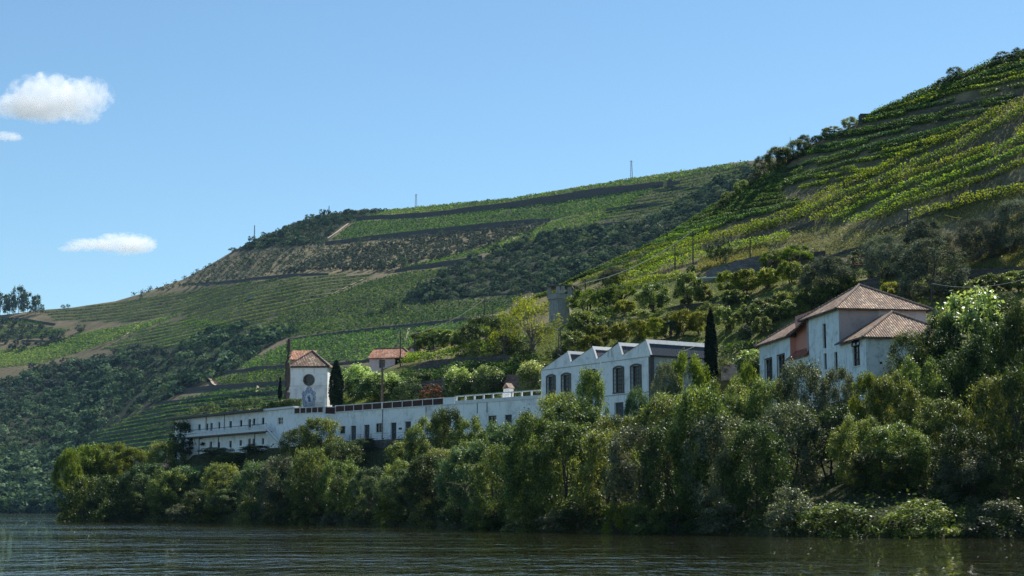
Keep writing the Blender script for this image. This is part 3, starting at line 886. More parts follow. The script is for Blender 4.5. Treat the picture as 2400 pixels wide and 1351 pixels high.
# cornice, parapet sections
t1 = f.hit(896, 962)[0]; t2 = f.hit(1068, 950)[0]; t2b = f.hit(1040, 950)[0]
m = MB(); fbox(m, f, -0.1, t1 - 0.06, roofz + 0.003, roofz + 0.13, -0.5, 0.16); fbox(m, f, t1 - 0.05, t2 - .02, roofz + .003, roofz + 0.13, -0.5, 0.14)
fbox(m, f, t2, f.L, roofz + .003, roofz + 0.45, -0.3, 0.10)
m.build('cornice', M_trim, low)
def parapet(f, ta, tb, z0, h, n, skip_last=0, post=0.10, rail=0.10, mat=M_panel):
    par = MB(); ra = MB()
    w = (tb - ta) / n
    for i in range(n + 1):
        t = ta + w * i
        fbox(ra, f, t - post / 2, t + post / 2, z0 + 0.004, z0 + h, -0.02, 0.10)
    fbox(ra, f, ta - .05, tb + .05, z0 + h + .002, z0 + h + rail, -0.04, 0.13)
    for i in range(n - skip_last):
        t = ta + w * i
        fbox(par, f, t + post / 2 + .01, t + w - post / 2 - .01, z0 + 0.006, z0 + h - .01, 0.0, 0.05)
    return par, ra
zc0 = roofz + 0.13
for ta, tb, n in ((0.05, t1 - 0.05, 5), (t1 + 0.12, t2b, 6)):
    p_, r_ = parapet(f, ta, tb, zc0, 0.78, n)
    r_.build('parapet_rail', M_trim, low); p_.build('parapet_panel', M_panel, low)
m = MB(); fbox(m, f, t2b + .06, t2 - .1, zc0 + .004, zc0 + 0.72, -0.1, 0.08); fbox(m, f, t2b + .06, t2 - .1, zc0 + .724, zc0 + 0.84, -0.15, 0.13)
m.build('parapet_wall', M_white, low)
m = MB(); zz = roofz + 0.45
n = 9; w = (f.L - t2) / n
for i in range(n):
    fbox(m, f, t2 + w * i + .02, t2 + w * i + .22, zz + .003, zz + 0.52, -0.1, 0.08)
fbox(m, f, t2, f.L - .02, zz + .523, zz + 0.66, -0.14, 0.12)
m.build('balustrade', M_trim, low)
t, z = f.hit(938.5, 1005); m = MB(); fbox(m, f, t - .3, t + .3, z - .13, z + .13, .003, .05); m.build('wall_plaque', M_door, low)
m = MB()
for x in (897, 999, 1119, 1142):
    t = f.hit(x, 985)[0]; m = MB(); m.tube([f.pt(t, ZP + .2 if x < 1100 else roofz - 1.3, .06), f.pt(t, roofz, .06)], .045, 6); m.build('drain_pipe', M_frame, low)
# round-arch emblem
t, z = f.hit(1048.5, 973); m = MB()
pts = [f.pt(t + .38 * math.cos(q), z + .5 * math.sin(q), .02) for q in np.linspace(-.4, math.pi + .4, 12)]
m.tube(pts, .05, 5); m.build('arch_ornament', M_frame, low)
# little chimney on the terrace roof
tc_, zc_ = f.hit(1158, 937)
ch = empty('rooftop_chimney', f.pt(tc_, roofz, -2.5), 'small white gabled chimney standing on the flat roof of the long low building', 'chimney')
c0 = f.pt(tc_, roofz + .002, -2.5); m = MB()
m.box(c0, f.d * 1.0, f.n * 0.8, (0, 0, 1.75)); m.build('stack', M_trim, ch)
m = MB(); zt = roofz + 1.76
a0, a1 = f.d * .6, f.n * .5
pk = c0 + Vector((0, 0, 0)); pk.z = zt + .62
for s_ in (-1, 1):
    e0 = Vector((c0.x, c0.y, zt)) + a0 * s_
    m.hexa([e0 - a1, e0 + a1, pk + a1, pk - a1, e0 - a1 + Vector((0, 0, .1)), e0 + a1 + Vector((0, 0, .1)), pk + a1 + Vector((0, 0, .1)), pk - a1 + Vector((0, 0, .1))])
m.build('cowl', M_cap, ch)

# fence along the low building's garden edge
fe = empty('wire_fence', f.pt(9, ZP, 2.2), 'low wire and post fence on the garden edge before the long white building', 'fence')
m = MB(); w_ = MB()
for i in range(9):
    t = 6 + i * 2.3; m = MB(); m.tube([f.pt(t, ZP - .2, 2.2), f.pt(t, ZP + .95, 2.2)], .04, 5); m.build('post', M_iron, fe)
for z in (.3, .6, .9): w_.tube([f.pt(6, ZP + z, 2.2), f.pt(6 + 8 * 2.3, ZP + z, 2.2)], .012, 4)
w_.build('wire', M_wire, fe)
# garden wall under the fence
m = MB(); fbox(m, f, -3, f.L + 2, 6.0, ZP + .02, 2.45, 2.95)
gw = m.build('garden_wall', M_schist, None, origin=f.pt(0, 6, 2.7)); tag(gw, 'dark mossy retaining wall below the long low white building', 'wall')

# ================================================================== connector between the two wings
A2 = pt_on_depth(690, 229); B2 = pt_on_depth(760, 225.5)
f2_ = Fac(A2, B2)
Z2 = lambda x, y: (380 + x / 4.504, 780 + y / 4.504)
con = empty('linking_block', (A2[0], A2[1], ZP - .3), 'short white block joining the two long white wings, brown panels on its roof edge', 'building')
rz2 = f2_.hit(725, 970)[1]
o2 = [f2_.op(*Z2(1385, 1015), *Z2(1440, 1090)), f2_.op(*Z2(1617, 995), *Z2(1650, 1040))]
m = MB(); wall_panel(m, f2_, 0, f2_.L, ZP - 1.8, rz2, o2); shell(m, f2_, 0, f2_.L, ZP - 1.8, rz2, 7); m.build('wall', M_white, con)
for o in o2: window(f2_, o, con, bars=(1, 1), framem=M_door)
m = MB(); fbox(m, f2_, -.02, f2_.L + .05, rz2 + .003, rz2 + .12, -.4, .12); m.build('cornice', M_trim, con)
p_, r_ = parapet(f2_, 0.05, f2_.L - .05, rz2 + .12, .72, 5); r_.build('parapet_rail', M_trim, con); p_.build('parapet_panel', M_panel, con)
m = MB(); fbox(m, f2_, f2_.L - .25, f2_.L + .1, rz2 + .125, rz2 + 2.1, -.3, .05); m.build('gate_pier', M_trim, con)
# angled bright return wall towards the low building
f3_ = Fac(B2, (A[0] - f.n.x * -0.02, A[1]))
m = MB(); f3o = Fac((B2[0] + .01, B2[1] + .01), (A[0] - .01, A[1] - .01))
wall_panel(m, f3o, 0, f3o.L, ZP - 1.8, rz2 - .1, []); m.build('return_wall', M_white, con)
p_, r_ = parapet(f3o, .1, f3o.L - .05, rz2 - .1, .9, 1); r_.build('parapet_rail', M_trim, con); p_.build('parapet_panel', M_panel, con)

# ================================================================== two-storey building with the balcony
A4 = pt_on_depth(412, 260); B4 = pt_on_depth(689.5, 229.2)
f4 = Fac(A4, B4)
bal = empty('balcony_building', (A4[0], A4[1], 10.2), 'long two-storey white building with an outside balcony, stair and planted flat roof', 'building')
rz4 = f4.hit(640, 962)[1]
up = [f4.op(*Z2(*q[:2]), *Z2(*q[2:])) for q in [(180, 990, 215, 1050), (280, 975, 300, 1040), (380, 968, 405, 1035), (465, 960, 487, 1030), (590, 947, 613, 1015), (708, 935, 735, 1005), (820, 925, 845, 993), (955, 908, 982, 980), (1050, 898, 1078, 970)]]
upd = [f4.op(*Z2(*q[:2]), *Z2(*q[2:])) for q in [(503, 955, 533, 1050), (905, 915, 938, 1025)]]
big = [f4.op(*Z2(1217, 895), *Z2(1277, 968))]
lo = [f4.op(*Z2(*q[:2]), *Z2(*q[2:])) for q in [(500, 1150, 525, 1230), (585, 1155, 610, 1235), (706, 1143, 733, 1215), (815, 1135, 840, 1195), (953, 1120, 980, 1200), (1050, 1115, 1075, 1180)]]
lod = [f4.op(*Z2(905, 1120), *Z2(935, 1225))]
m = MB(); wall_panel(m, f4, 0, f4.L, 8.6, rz4, up + upd + big + lo + lod); shell(m, f4, 0, f4.L, 8.6, rz4, 8)
m.build('wall', M_white, bal)
for o in up + lo: window(f4, o, bal, bars=(1, 2), framem=M_door, sill=False)
for o in big: window(f4, o, bal, bars=(1, 1), framem=M_trim)
for o in upd + lod: door(f4, o, bal)
tE = f4.hit(622, 962)[0]
m = MB(); fbox(m, f4, -1.2, tE, rz4 + .003, rz4 + .32, -8.2, .95); m.build('roof_slab', M_frame, bal)
m = MB(); fbox(m, f4, tE + .02, f4.L + .3, rz4 + .003, rz4 + .28, -.6, .35); m.build('roof_slab', M_trim, bal)
# balcony
td0, _ = f4.hit(448, 1020); td1, zd = f4.hit(641, 1011)
td0 -= 1.0
m = MB(); fbox(m, f4, td0, td1, zd - .16, zd, .004, 1.25); m.build('balcony_deck', M_frame, bal, ).__setitem__('label', 'stained balcony slab')
m = MB(); nn = 13; w = (td1 - td0) / nn
for i in range(nn + 1): fbox(m, f4, td0 + w * i - .05, td0 + w * i + .05, zd + .004, zd + 1.0, 1.13, 1.23)
fbox(m, f4, td0, td1, zd + .02, zd + .42, 1.155, 1.205)
fbox(m, f4, td0, td1, zd + .52, zd + .68, 1.155, 1.205)
m.build('balustrade', M_trim, bal)
m = MB(); fbox(m, f4, td0 - .05, td1 + .05, zd + 1.003, zd + 1.07, 1.11, 1.25); m.build('hand_rail', M_iron, bal)
m = MB()
for x in (482.5, 527.6, 613):
    t, _ = f4.hit(x, 1030); m = MB(); m.tube([f4.pt(t, 8.7, 1.12), f4.pt(t, zd - .17, 1.12)], .08, 6); m.build('pillar', M_frame, bal)
ts1, zs1 = f4.hit(678, 1041)
m = MB(); ns = 13
for i in range(ns):
    a0 = td1 + (ts1 - td1) * i / ns; a1 = td1 + (ts1 - td1) * (i + 1) / ns
    z1_ = zd - (zd - zs1 + .6) * (i + 1) / ns
    fbox(m, f4, a0 + .004, a1, z1_ - .2, z1_, .02, 1.22)
m.build('stair', M_trim, bal)
m = MB(); tp = [f4.pt(td1, zd + .5, 1.26), f4.pt(ts1, zs1 - .1, 1.26)]
for h, r in ((.0, .12), (.5, .05)):
    q0, q1 = tp[0] + Vector((0, 0, h)), tp[1] + Vector((0, 0, h))
    m.tube([q0, q1], r, 6)
for i in range(8):
    q = tp[0].lerp(tp[1], i / 7); m.tube([q - Vector((0, 0, .5)), q + Vector((0, 0, .5))], .035, 5)
m.build('stair_rail', M_trim, bal)
m = MB()
for x, y0, y1 in ((484, 975, 1012), (527, 968, 1000)):
    t, _ = f4.hit(x, y0); m = MB(); m.tube([f4.pt(t, zd, .06), f4.pt(t, rz4, .06)], .05, 6); m.build('drain_pipe', M_frame, bal)
# small balcony on the far left end
# ================================================================== chapel tower
YC = 246
Lc = P(679, 859, YC); Rc = P(768, 859, YC - 0.4)
f5 = Fac((Lc.x, Lc.y), (Rc.x, Rc.y)); zt5 = Lc.z; zb5 = 15.6
cha = empty('chapel', (Lc.x, Lc.y, zb5), 'square white chapel with tiled pyramid roof, round window and blue tile panel', 'chapel')
tw_, zw_ = f5.hit(724, 891); rw = 0.72
m = MB(); wall_panel(m, f5, 0, f5.L, zb5, zt5, [(tw_ - rw, tw_ + rw, zw_ - rw, zw_ + rw)]); shell(m, f5, 0, f5.L, zb5, zt5, 6.0)
# fill the corners of the square opening to make it round
NSEG = 32
for q in range(4):
    c = (tw_ + rw * (1 if q in (0, 3) else -1), zw_ + rw * (1 if q < 2 else -1))
    for k in range(8):
        a0 = math.pi / 2 * q + math.pi / 16 * k; a1 = a0 + math.pi / 16
        m.add([f5.pt(c[0], c[1]), f5.pt(tw_ + rw * math.cos(a1), zw_ + rw * math.sin(a1)), f5.pt(tw_ + rw * math.cos(a0), zw_ + rw * math.sin(a0))], [(0, 1, 2)])
m.build('wall', M_white, cha)
m = MB(); m.tube([f5.pt(tw_ + .80 * math.cos(q), zw_ + .80 * math.sin(q), .03) for q in np.linspace(0, 2 * math.pi, 33)], .11, 6, cap=False)
rwn = m.build('round_window', M_stone, cha)
m = MB(); m.add([f5.pt(tw_ + .74 * math.cos(q), zw_ + .74 * math.sin(q), -.12) for q in np.linspace(0, 2 * math.pi, 33)[:-1]], [tuple(range(32))]); m.build('pane', M_dark, rwn)
m = MB()
for k in (-.35, 0, .35): fbox(m, f5, tw_ + k - .02, tw_ + k + .02, zw_ - .6, zw_ + .6, -.11, -.08); fbox(m, f5, tw_ - .6, tw_ + .6, zw_ + k - .02, zw_ + k + .02, -.075, -.05)
m.build('glazing_bar', M_frame, rwn)
m = MB(); _, zl = f5.hit(724, 905); fbox(m, f5, .02, f5.L - .02, zl - .02, zl + .02, .003, .02); m.build('string_course', M_stain, cha)
D5 = 6.0; ov = .35
e = [f5.pt(-ov, zt5, ov), f5.pt(f5.L + ov, zt5, ov), f5.pt(f5.L + ov, zt5, -D5 - ov), f5.pt(-ov, zt5, -D5 - ov)]
apx = P(724.5, 823, YC + 3); apx = f5.pt(f5.L / 2, apx.z, -D5 / 2)
roof_solid('roof', [([e[0], e[1], apx], e[0], e[1]), ([e[1], e[2], apx], e[1], e[2]), ([e[2], e[3], apx], e[2], e[3]), ([e[3], e[0], apx], e[3], e[0])], M_tile, cha, caps=[(e[0], apx), (e[1], apx)])
m = MB(); fbox(m, f5, -ov + .02, f5.L + ov - .02, zt5 - .24, zt5 - .15, .02, ov - .02); m.build('gutter', M_iron, cha)
# blue tile panel
def tilepanelmat():
    m, nt, b = newmat('blue_painted_tiles')
    n = noise(nt, 5.5, detail=6, rough=0.7)
    n2 = noise(nt, 2.0, detail=3)
    wv = N(nt, 'ShaderNodeTexWave'); wv.inputs['Scale'].default_value = 1.6; wv.inputs['Distortion'].default_value = 9
    wv.inputs['Detail'].default_value = 3
    tc = N(nt, 'ShaderNodeTexCoord'); nt.links.new(tc.outputs['Object'], wv.inputs['Vector'])
    r = ramp(nt, n.outputs[0], [(0.35, (0.025, 0.05, 0.16)), (0.5, (0.12, 0.18, 0.36)), (0.66, (0.60, 0.66, 0.72))])
    r2 = ramp(nt, wv.outputs[0], [(0.25, (0.02, 0.05, 0.16)), (0.6, (0.55, 0.62, 0.72))])
    nt.links.new(mixc(nt, 0.5, r.outputs[0], r2.outputs[0]), b.inputs['Base Color'])
    b.inputs['Roughness'].default_value = 0.25
    return m
M_azul = tilepanelmat()
M_azlight = plain('pale_tile', (0.50, 0.58, 0.66), 0.3, 0.25, 3, bmp=0)
M_azdark = plain('blue_tile_figure', (0.04, 0.08, 0.20), 0.3, 0.5, 4, bmp=0)
Z4 = lambda x, y: (660 + x / 8.443, 800 + y / 8.443)
outl = [(545, 890), (580, 905), (610, 960), (635, 1000), (655, 975), (662, 1010), (680, 1020), (668, 1060), (680, 1110), (675, 1170), (650, 1220), (655, 1290), (640, 1305), (430, 1305), (420, 1240), (405, 1180), (410, 1090), (400, 1050), (408, 1010), (425, 975), (440, 1000), (470, 985), (490, 930), (520, 900)]
def flat(ptsz, off, thick, z):
    q = [f5.hit(*Z4(*p)) for p in ptsz]; k = len(q)
    m = MB(); m.add([f5.pt(t, z_, off) for t, z_ in q] + [f5.pt(t, z_, off + thick) for t, z_ in q], [tuple(range(k))[::-1], tuple(range(k, 2 * k))] + [(i, (i + 1) % k, k + (i + 1) % k, k + i) for i in range(k)])
    return m
tp = flat(outl, .004, .03, 0).build('tile_panel', M_azul, cha)
oval = [(543 + 72 * math.cos(q), 1128 + 95 * math.sin(q)) for q in np.linspace(0, 2 * math.pi, 28)[:-1]]
flat(oval, .036, .012, 0).build('tile_oval', M_azlight, tp)
flat([(545, 1065), (558, 1080), (556, 1100), (575, 1125), (578, 1170), (590, 1205), (530, 1210), (525, 1150), (505, 1110), (520, 1090), (535, 1100), (534, 1078)], .05, .01, 0).build('tile_figure', M_azdark, tp)
# railing by the chapel
ra = empty('terrace_railing', f5.pt(f5.L * .66, rz2, 2.2), 'thin upright-bar railing on the terrace edge before the chapel wall', 'railing')
m = MB(); r0, _ = f5.hit(738, 945); r1, _ = f5.hit(765, 945); zr = P(750, 944, YC - 2).z
for i in range(15):
    t = r0 + (r1 - r0) * i / 14; m.tube([f5.pt(t, 15.8, 2), f5.pt(t, zr, 2)], .018, 4)
m.tube([f5.pt(r0, zr, 2), f5.pt(r1, zr, 2)], .03, 4); m.build('bars', M_steel, ra)
# second roof behind the chapel
q0 = P(676, 843, 253); q1 = P(722, 843, 253)
f6 = Fac((q0.x + .2, q0.y), (q1.x, q1.y))
ann = empty('chapel_annex', (q0.x, q0.y, 16), 'lower tiled building half hidden behind the chapel on its left', 'building')
m = MB(); wall_panel(m, f6, .3, f6.L, 16, q0.z, []); shell(m, f6, .3, f6.L, 16, q0.z, 5); m.build('wall', M_pink, ann)
zt6 = P(700, 822.5, 256).z
a_, b_, c_, d_ = f6.pt(0, q0.z - .05, .5), f6.pt(f6.L + 1, q0.z - .05, .5), f6.pt(f6.L + 1, zt6, -2.6), f6.pt(0, zt6, -2.6)
e_, g_ = f6.pt(f6.L + 1, q0.z - .05, -5.7), f6.pt(0, q0.z - .05, -5.7)
roof_solid('roof', [([a_, b_, c_, d_], a_, b_), ([d_, c_, e_, g_], e_, g_)], M_tile_o, ann)

# ================================================================== saw-tooth roofed building
A7 = pt_on_depth(1268.5, 197); B7 = pt_on_depth(1527, 178.5)
f7 = Fac(A7, B7)
saw = empty('saw_tooth_building', (A7[0], A7[1], 11), 'two-storey white building with four saw-tooth roof gables and arched barred windows', 'building')
Zs = lambda x, y: (1240 + x / 4.825, 760 + y / 4.825)
ze = f7.hit(1400, 851)[1]
o7 = [f7.op(*Zs(*q[:2]), *Zs(*q[2:])) for q in [(205, 590, 295, 850), (373, 572, 468, 835), (648, 535, 702, 800), (712, 530, 762, 795), (962, 495, 1068, 770), (1157, 472, 1265, 755)]]
d7 = [f7.op(*Zs(965, 885), *Zs(1068, 1060))]
zb7 = 9.5; dep7 = 8.4
m = MB(); wall_panel(m, f7, 0, f7.L, zb7, ze, o7 + d7, .25)
p = lambda t, z, o: f7.pt(t, z, -o)
m.quad(p(0, zb7, 0), p(0, ze, 0), p(0, ze, dep7), p(0, zb7, dep7)); m.quad(p(0, zb7, dep7), p(0, ze, dep7), p(f7.L, ze, dep7), p(f7.L, zb7, dep7))
m.build('wall', M_white, saw)
# teeth
TP = [f7.hit(*Zs(*q)) for q in [(145, 520), (440, 310), (470, 435), (720, 258), (765, 400), (1015, 215), (1055, 355), (1325, 180), (1362, 366)]]
TP[0] = (0.0, ze + .02); TP[-1] = (f7.L, ze + .02)
zv = ze + 0.75
for k in (2, 4, 6): TP[k] = (TP[k][0], min(TP[k][1], ze + 1.4))
m = MB()
for o_, flip in ((0.03, 0), (-dep7, 1)):
    m = MB()
    for k in range(len(TP) - 1):
        (ta, za), (tb, zb_) = TP[k], TP[k + 1]
        m.quad(f7.pt(ta, ze + .01, o_), f7.pt(tb, ze + .01, o_), f7.pt(tb, zb_, o_), f7.pt(ta, za, o_))
    m.build('gable_wall', M_white, saw)
m = MB(); rs = MB(); bd_ = MB(); tr7 = MB()
for k in range(0, 8, 2):
    (ta, za), (tb, zb_) = TP[k], TP[k + 1]
    a_, b_, c_, d_ = f7.pt(ta, za + .004, .1), f7.pt(tb, zb_ + .004, .1), f7.pt(tb, zb_ + .004, -dep7 - .1), f7.pt(ta, za + .004, -dep7 - .1)
    roof_face(rs, [a_, b_, c_, d_], a_, d_)
    (tc2, zc2) = TP[k + 2]
    # steep glazed face
    nb = 24
    h0_ = .22
    for i in range(nb):
        w0 = -.02 - (dep7) * i / nb; w1 = -.02 - dep7 * (i + .86) / nb
        fr = lambda s_, w, off=0: f7.pt(tb + (tc2 - tb) * s_ + off, zb_ + (zc2 - zb_) * s_, w)
        m.quad(fr(.24, w0, .01), fr(1, w0, .01), fr(1, w1, .01), fr(.24, w1, .01))
    m.quad(fr(.24, 0, -.02), fr(1, 0, -.02), fr(1, -dep7, -.02), fr(.24, -dep7, -.02))
    # white board along the top and down the front edge
    def slab(mb, s0, s1, w0, w1, th):
        P0 = [fr(s0, w0), fr(s1, w0), fr(s1, w1), fr(s0, w1)]
        nv = (P0[1] - P0[0]).cross(P0[3] - P0[0]).normalized()
        if nv.dot(f7.d) < 0: nv = -nv
        mb.hexa([q for q in P0] + [q + nv * th for q in P0])
    tr7 = MB(); slab(tr7, .24, 1.0, .12, -.14, .12); tr7.build('gable_trim', M_trim, saw)
    bd_ = MB(); slab(bd_, -0.02, .235, .12, -dep7 - .1, .10); bd_.build('ridge_board', M_trim, saw)
rs.build('roof', M_conc, saw)
m.build('roof_glazing', plain('dark_glazing', (0.035, 0.045, 0.055), 0.35, 0.6, 5, bmp=0.1), saw)
# side wall facing right
f8 = Fac(f7.pt(f7.L, 0).to_2d(), f7.pt(f7.L, 0, -dep7).to_2d())
o8 = [(f8.L * .38, f8.L * .38 + 1.1, f7.hit(1500, 925)[1], f7.hit(1500, 856)[1] + .2)]
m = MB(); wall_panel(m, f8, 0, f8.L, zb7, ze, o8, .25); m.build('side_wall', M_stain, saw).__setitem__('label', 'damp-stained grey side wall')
window(f8, o8[0], saw, bars=(1, 3))
m = MB(); fbox(m, f8, -.2, f8.L + .2, ze - .05, ze + .1, .01, .3); m.build('gutter', M_iron, saw)
m = MB(); fbox(m, f7, f7.L - .35, f7.L + .02, zb7, ze - .06, .004, .09); fbox(m, f8, 0, .35, zb7, ze - .06, .004, .09); m.build('corner_pilaster', M_stone, saw)
_, zs_ = f7.hit(1500, 921)
m = MB(); fbox(m, f7, 0, f7.L - .4, zs_ - .05, zs_ + .05, .003, .05); fbox(m, f7, 0, f7.L - .4, ze - .07, ze + .01, .003, .06); m.build('string_course', M_stain, saw)
for k, o in enumerate(o7):
    a, b, c, d = o
    w = MB()
    nb = 5
    for i in range(1, nb): x = a + (b - a) * i / nb; fbox(w, f7, x - .018, x + .018, c + .02, d - .02, -.06, -.02)
    for i in range(1, 6): z = c + (d - c) * i / 6; fbox(w, f7, a + .02, b - .02, z - .015, z + .015, -.015, .012)
    wn_ = w.build('window', M_frame, saw)
    q = MB(); q.quad(f7.pt(a, c, -.25), f7.pt(b, c, -.25), f7.pt(b, d, -.25), f7.pt(a, d, -.25)); q.build('pane', M_dark, wn_)
    s = MB(); sw = .16; N8 = 8
    fbox(s, f7, a - sw, a - .003, c, d - .12, .004, .09); fbox(s, f7, b + .003, b + sw, c, d - .12, .004, .09)
    fbox(s, f7, a - sw - .05, b + sw + .05, c - .14, c - .004, .004, .12)
    # segmental arch head
    for i in range(N8):
        x0 = a - sw + (b - a + 2 * sw) * i / N8; x1 = a - sw + (b - a + 2 * sw) * (i + 1) / N8
        hh = lambda x: .22 * (1 - ((x - (a + b) / 2) / ((b - a) / 2 + sw)) ** 2)
        s.hexa([f7.pt(x0, d - .16 + hh(x0), .09), f7.pt(x1, d - .16 + hh(x1), .09), f7.pt(x1, d - .16 + hh(x1), .004), f7.pt(x0, d - .16 + hh(x0), .004),
                f7.pt(x0, d + .04 + hh(x0), .09), f7.pt(x1, d + .04 + hh(x1), .09), f7.pt(x1, d + .04 + hh(x1), .004), f7.pt(x0, d + .04 + hh(x0), .004)])
    s.build('surround', M_stone, wn_)
door(f7, d7[0], saw, .25)
m = MB()
for x, y0, y1 in ((1427, 820, 838), (1436, 812, 838)):
    t, z0 = f7.hit(x, y1); _, z1 = f7.hit(x, y0); m.tube([f7.pt(t, z0, .12), f7.pt(t, z1, .12)], .03, 5)
m.build('vent_pipe', M_steel, saw)

# ================================================================== the house with pink walls (right)
Zh = lambda x, y: (1700 + x / 3.377, 640 + y / 3.377)
hx = Vector((8.8, 1.38, 0)).normalized(); hy = Vector((-1.38, 8.8, 0)).normalized()   # right, back
C0 = Vector((30.43, 150, 0))                                                     # main front-left corner
G = lambda x, y, z=0: Vector((C0.x + hx.x * x + hy.x * y, C0.y + hx.y * x + hy.y * y, z))
fL = Fac(G(0, 25).to_2d(), G(0, -6.6).to_2d())       # the long left-facing wall plane (A far, B near)
fl = lambda y: fL.L - (y + 6.6)                       # house y -> facade t
house = empty('hillside_house', G(0, 0, 11), 'stepped white and pink house with three old tiled hip roofs and narrow slit windows', 'house')
ZB = 10.5
zm = fL.hit(1971, 721.4)[1]; zA = fL.hit(1852, 788)[1]; zw = fL.hit(2030, 790)[1]
yA0 = 25 - fL.hit(1780.5, 860)[0]; yA1 = 25 - fL.hit(1852.5, 840)[0]; yM = 25 - fL.hit(1895, 760)[0]
zr_ = fL.hit(1875, 835)[1]
def hop(*q): return fL.op(*Zh(*q[:2]), *Zh(*q[2:]))
wA = [hop(317, 680, 370, 860), hop(415, 648, 470, 838)]
slits = [hop(583, 692, 605, 780), hop(778, 637, 802, 765), hop(862, 625, 888, 778)]
slit_top = hop(770, 402, 797, 598)
archw = hop(1007, 575, 1066, 738)
tw0 = fl(0)
m = MB()
tA0, tA1, tM0, tF = fl(yA0), fl(yA1), fl(yM), fl(-6.6)
wall_panel(m, fL, tA0, tA1, ZB, zA, wA)
m.quad(fL.pt(tA0, ZB), fL.pt(tA0, zA), fL.pt(tA0, zA, -7), fL.pt(tA0, ZB, -7))
wall_panel(m, fL, tA1, tM0, ZB, zr_, [slits[0]])
m.build('left_wing_wall', M_white2, house)
m = MB(); wall_panel(m, fL, tM0, tw0, ZB, zm, slits[1:] + [slit_top])
m.quad(fL.pt(tM0, zr_), fL.pt(tM0, zm), fL.pt(tM0, zm, -8.8), fL.pt(tM0, zr_, -8.8))
m.build('main_wall', M_white2, house)
m = MB(); wall_panel(m, fL, tw0, tF, ZB, zw, [archw]); m.build('front_wing_wall', M_white2, house)
# camera-facing walls
fR = Fac(G(0, 0).to_2d(), G(8.6, 0).to_2d())
m = MB(); fm = Fac(G(0, 0).to_2d(), G(3.9, 0).to_2d()); wall_panel(m, fm, 0, fm.L, zw - .4, zm, []); m.build('front_wall', M_pinkgrey, house)
m = MB(); fm = Fac(G(3.9, 0).to_2d(), G(8.6, 0).to_2d()); wall_panel(m, fm, 0, fm.L, zw - .4, zm, [])
m.quad(G(8.6, 0, ZB), G(8.6, 9, ZB), G(8.6, 9, zm), G(8.6, 0, zm)); m.quad(G(8.6, 9, ZB), G(0, 9, ZB), G(0, 9, zm), G(8.6, 9, zm))
m.build('front_wall', M_palepink, house)
fW = Fac(G(0, -6.6).to_2d(), G(8.8, -6.6).to_2d())
hole = fW.op(*Zh(1223, 703), *Zh(1247, 722))
m = MB(); wall_panel(m, fW, 0, fW.L, ZB, zw, [hole]); m.quad(G(8.8, -6.6, ZB), G(8.8, 0, ZB), G(8.8, 0, zw), G(8.8, -6.6, zw))
m.build('front_wing_wall', M_stain2, house)
m = MB(); m.quad(*[fW.pt(t, z, -.22) for t, z in ((hole[0], hole[2]), (hole[1], hole[2]), (hole[1], hole[3]), (hole[0], hole[3]))]); m.build('vent_hole', M_dark, house)
# recessed pink wall + lean-to roof
fP = Fac(fL.pt(tA1, 0, -.6).to_2d(), fL.pt(tM0, 0, -.6).to_2d())
m = MB(); wall_panel(m, fP, 0, fP.L, zr_ - .3, zm + .9, [])
m.quad(fL.pt(tA1, zr_), fL.pt(tA1, zr_, -.6), fL.pt(tA1, zA + .2, -.6), fL.pt(tA1, zA))
m.build('recessed_wall', M_pink, house)
e0, e1 = fL.pt(tA1 - .5, zr_ - .05, .35), fL.pt(tM0, zr_ - .05, .35); e2, e3 = fL.pt(tM0 - .01, zr_ + .8, -.6), fL.pt(tA1 + .01, zr_ + .8, -.6)
roof_solid('lean_to_roof', [([e0, e1, e2, e3], e0, e1)], M_tile_red, house, label='bright red lean-to roof')
# windows
for o in wA:
    wv = window(fL, o, house, bars=(1, 1), framem=M_stone, sill=True, surround=.10)
    m = MB(); a, b, c, d = o
    for s_ in (0, 1):
        x0 = a + (b - a) * s_ / 2; x1 = x0 + (b - a) / 2; xm = (x0 + x1) / 2
        for k in range(4):
            for sg in (-1, 1):
                u0 = k / 4; u1 = (k + 1) / 4; X0 = (x1 - xm) * sg
                m.add([fL.pt(xm + X0 * u0, d - .02, -.1), fL.pt(xm + X0 * u1, d - .02, -.1), fL.pt(xm + X0 * u1, d - .05 - .5 * u1 ** 2, -.1), fL.pt(xm + X0 * u0, d - .05 - .5 * u0 ** 2, -.1)], [(0, 1, 2, 3)])
    m.build('tracery', M_stone, wv)
for o in slits: window(fL, o, house, bars=(0, 2), framem=M_frame, sill=False, surround=.0)
window(fL, slit_top, house, bars=(0, 3), framem=M_frame, sill=False)
aw = window(fL, archw, house, bars=(1, 2), framem=M_wood, sill=True)
a, b, c, d = archw; m = MB(); q = [fL.pt((a + b) / 2 + ((b - a) / 2) * math.cos(u), d + .75 * math.sin(u), .012) for u in np.linspace(0, math.pi, 14)]
m.add(q, [tuple(range(14))]); m.build('fanlight', M_dark, aw)
m = MB(); m.tube([fL.pt((a + b) / 2 + ((b - a) / 2 + .04) * math.cos(u), d + .79 * math.sin(u), .03) for u in np.linspace(0, math.pi, 14)], .055, 5)
for u in (math.pi / 3, math.pi / 2, 2 * math.pi / 3): m.tube([fL.pt((a + b) / 2, d, .03), fL.pt((a + b) / 2 + ((b - a) / 2) * math.cos(u), d + .75 * math.sin(u), .03)], .03, 4)
m.tube([fL.pt(a, d, .03), fL.pt(b, d, .03)], .045, 4); m.build('arch_frame', M_wood, aw)
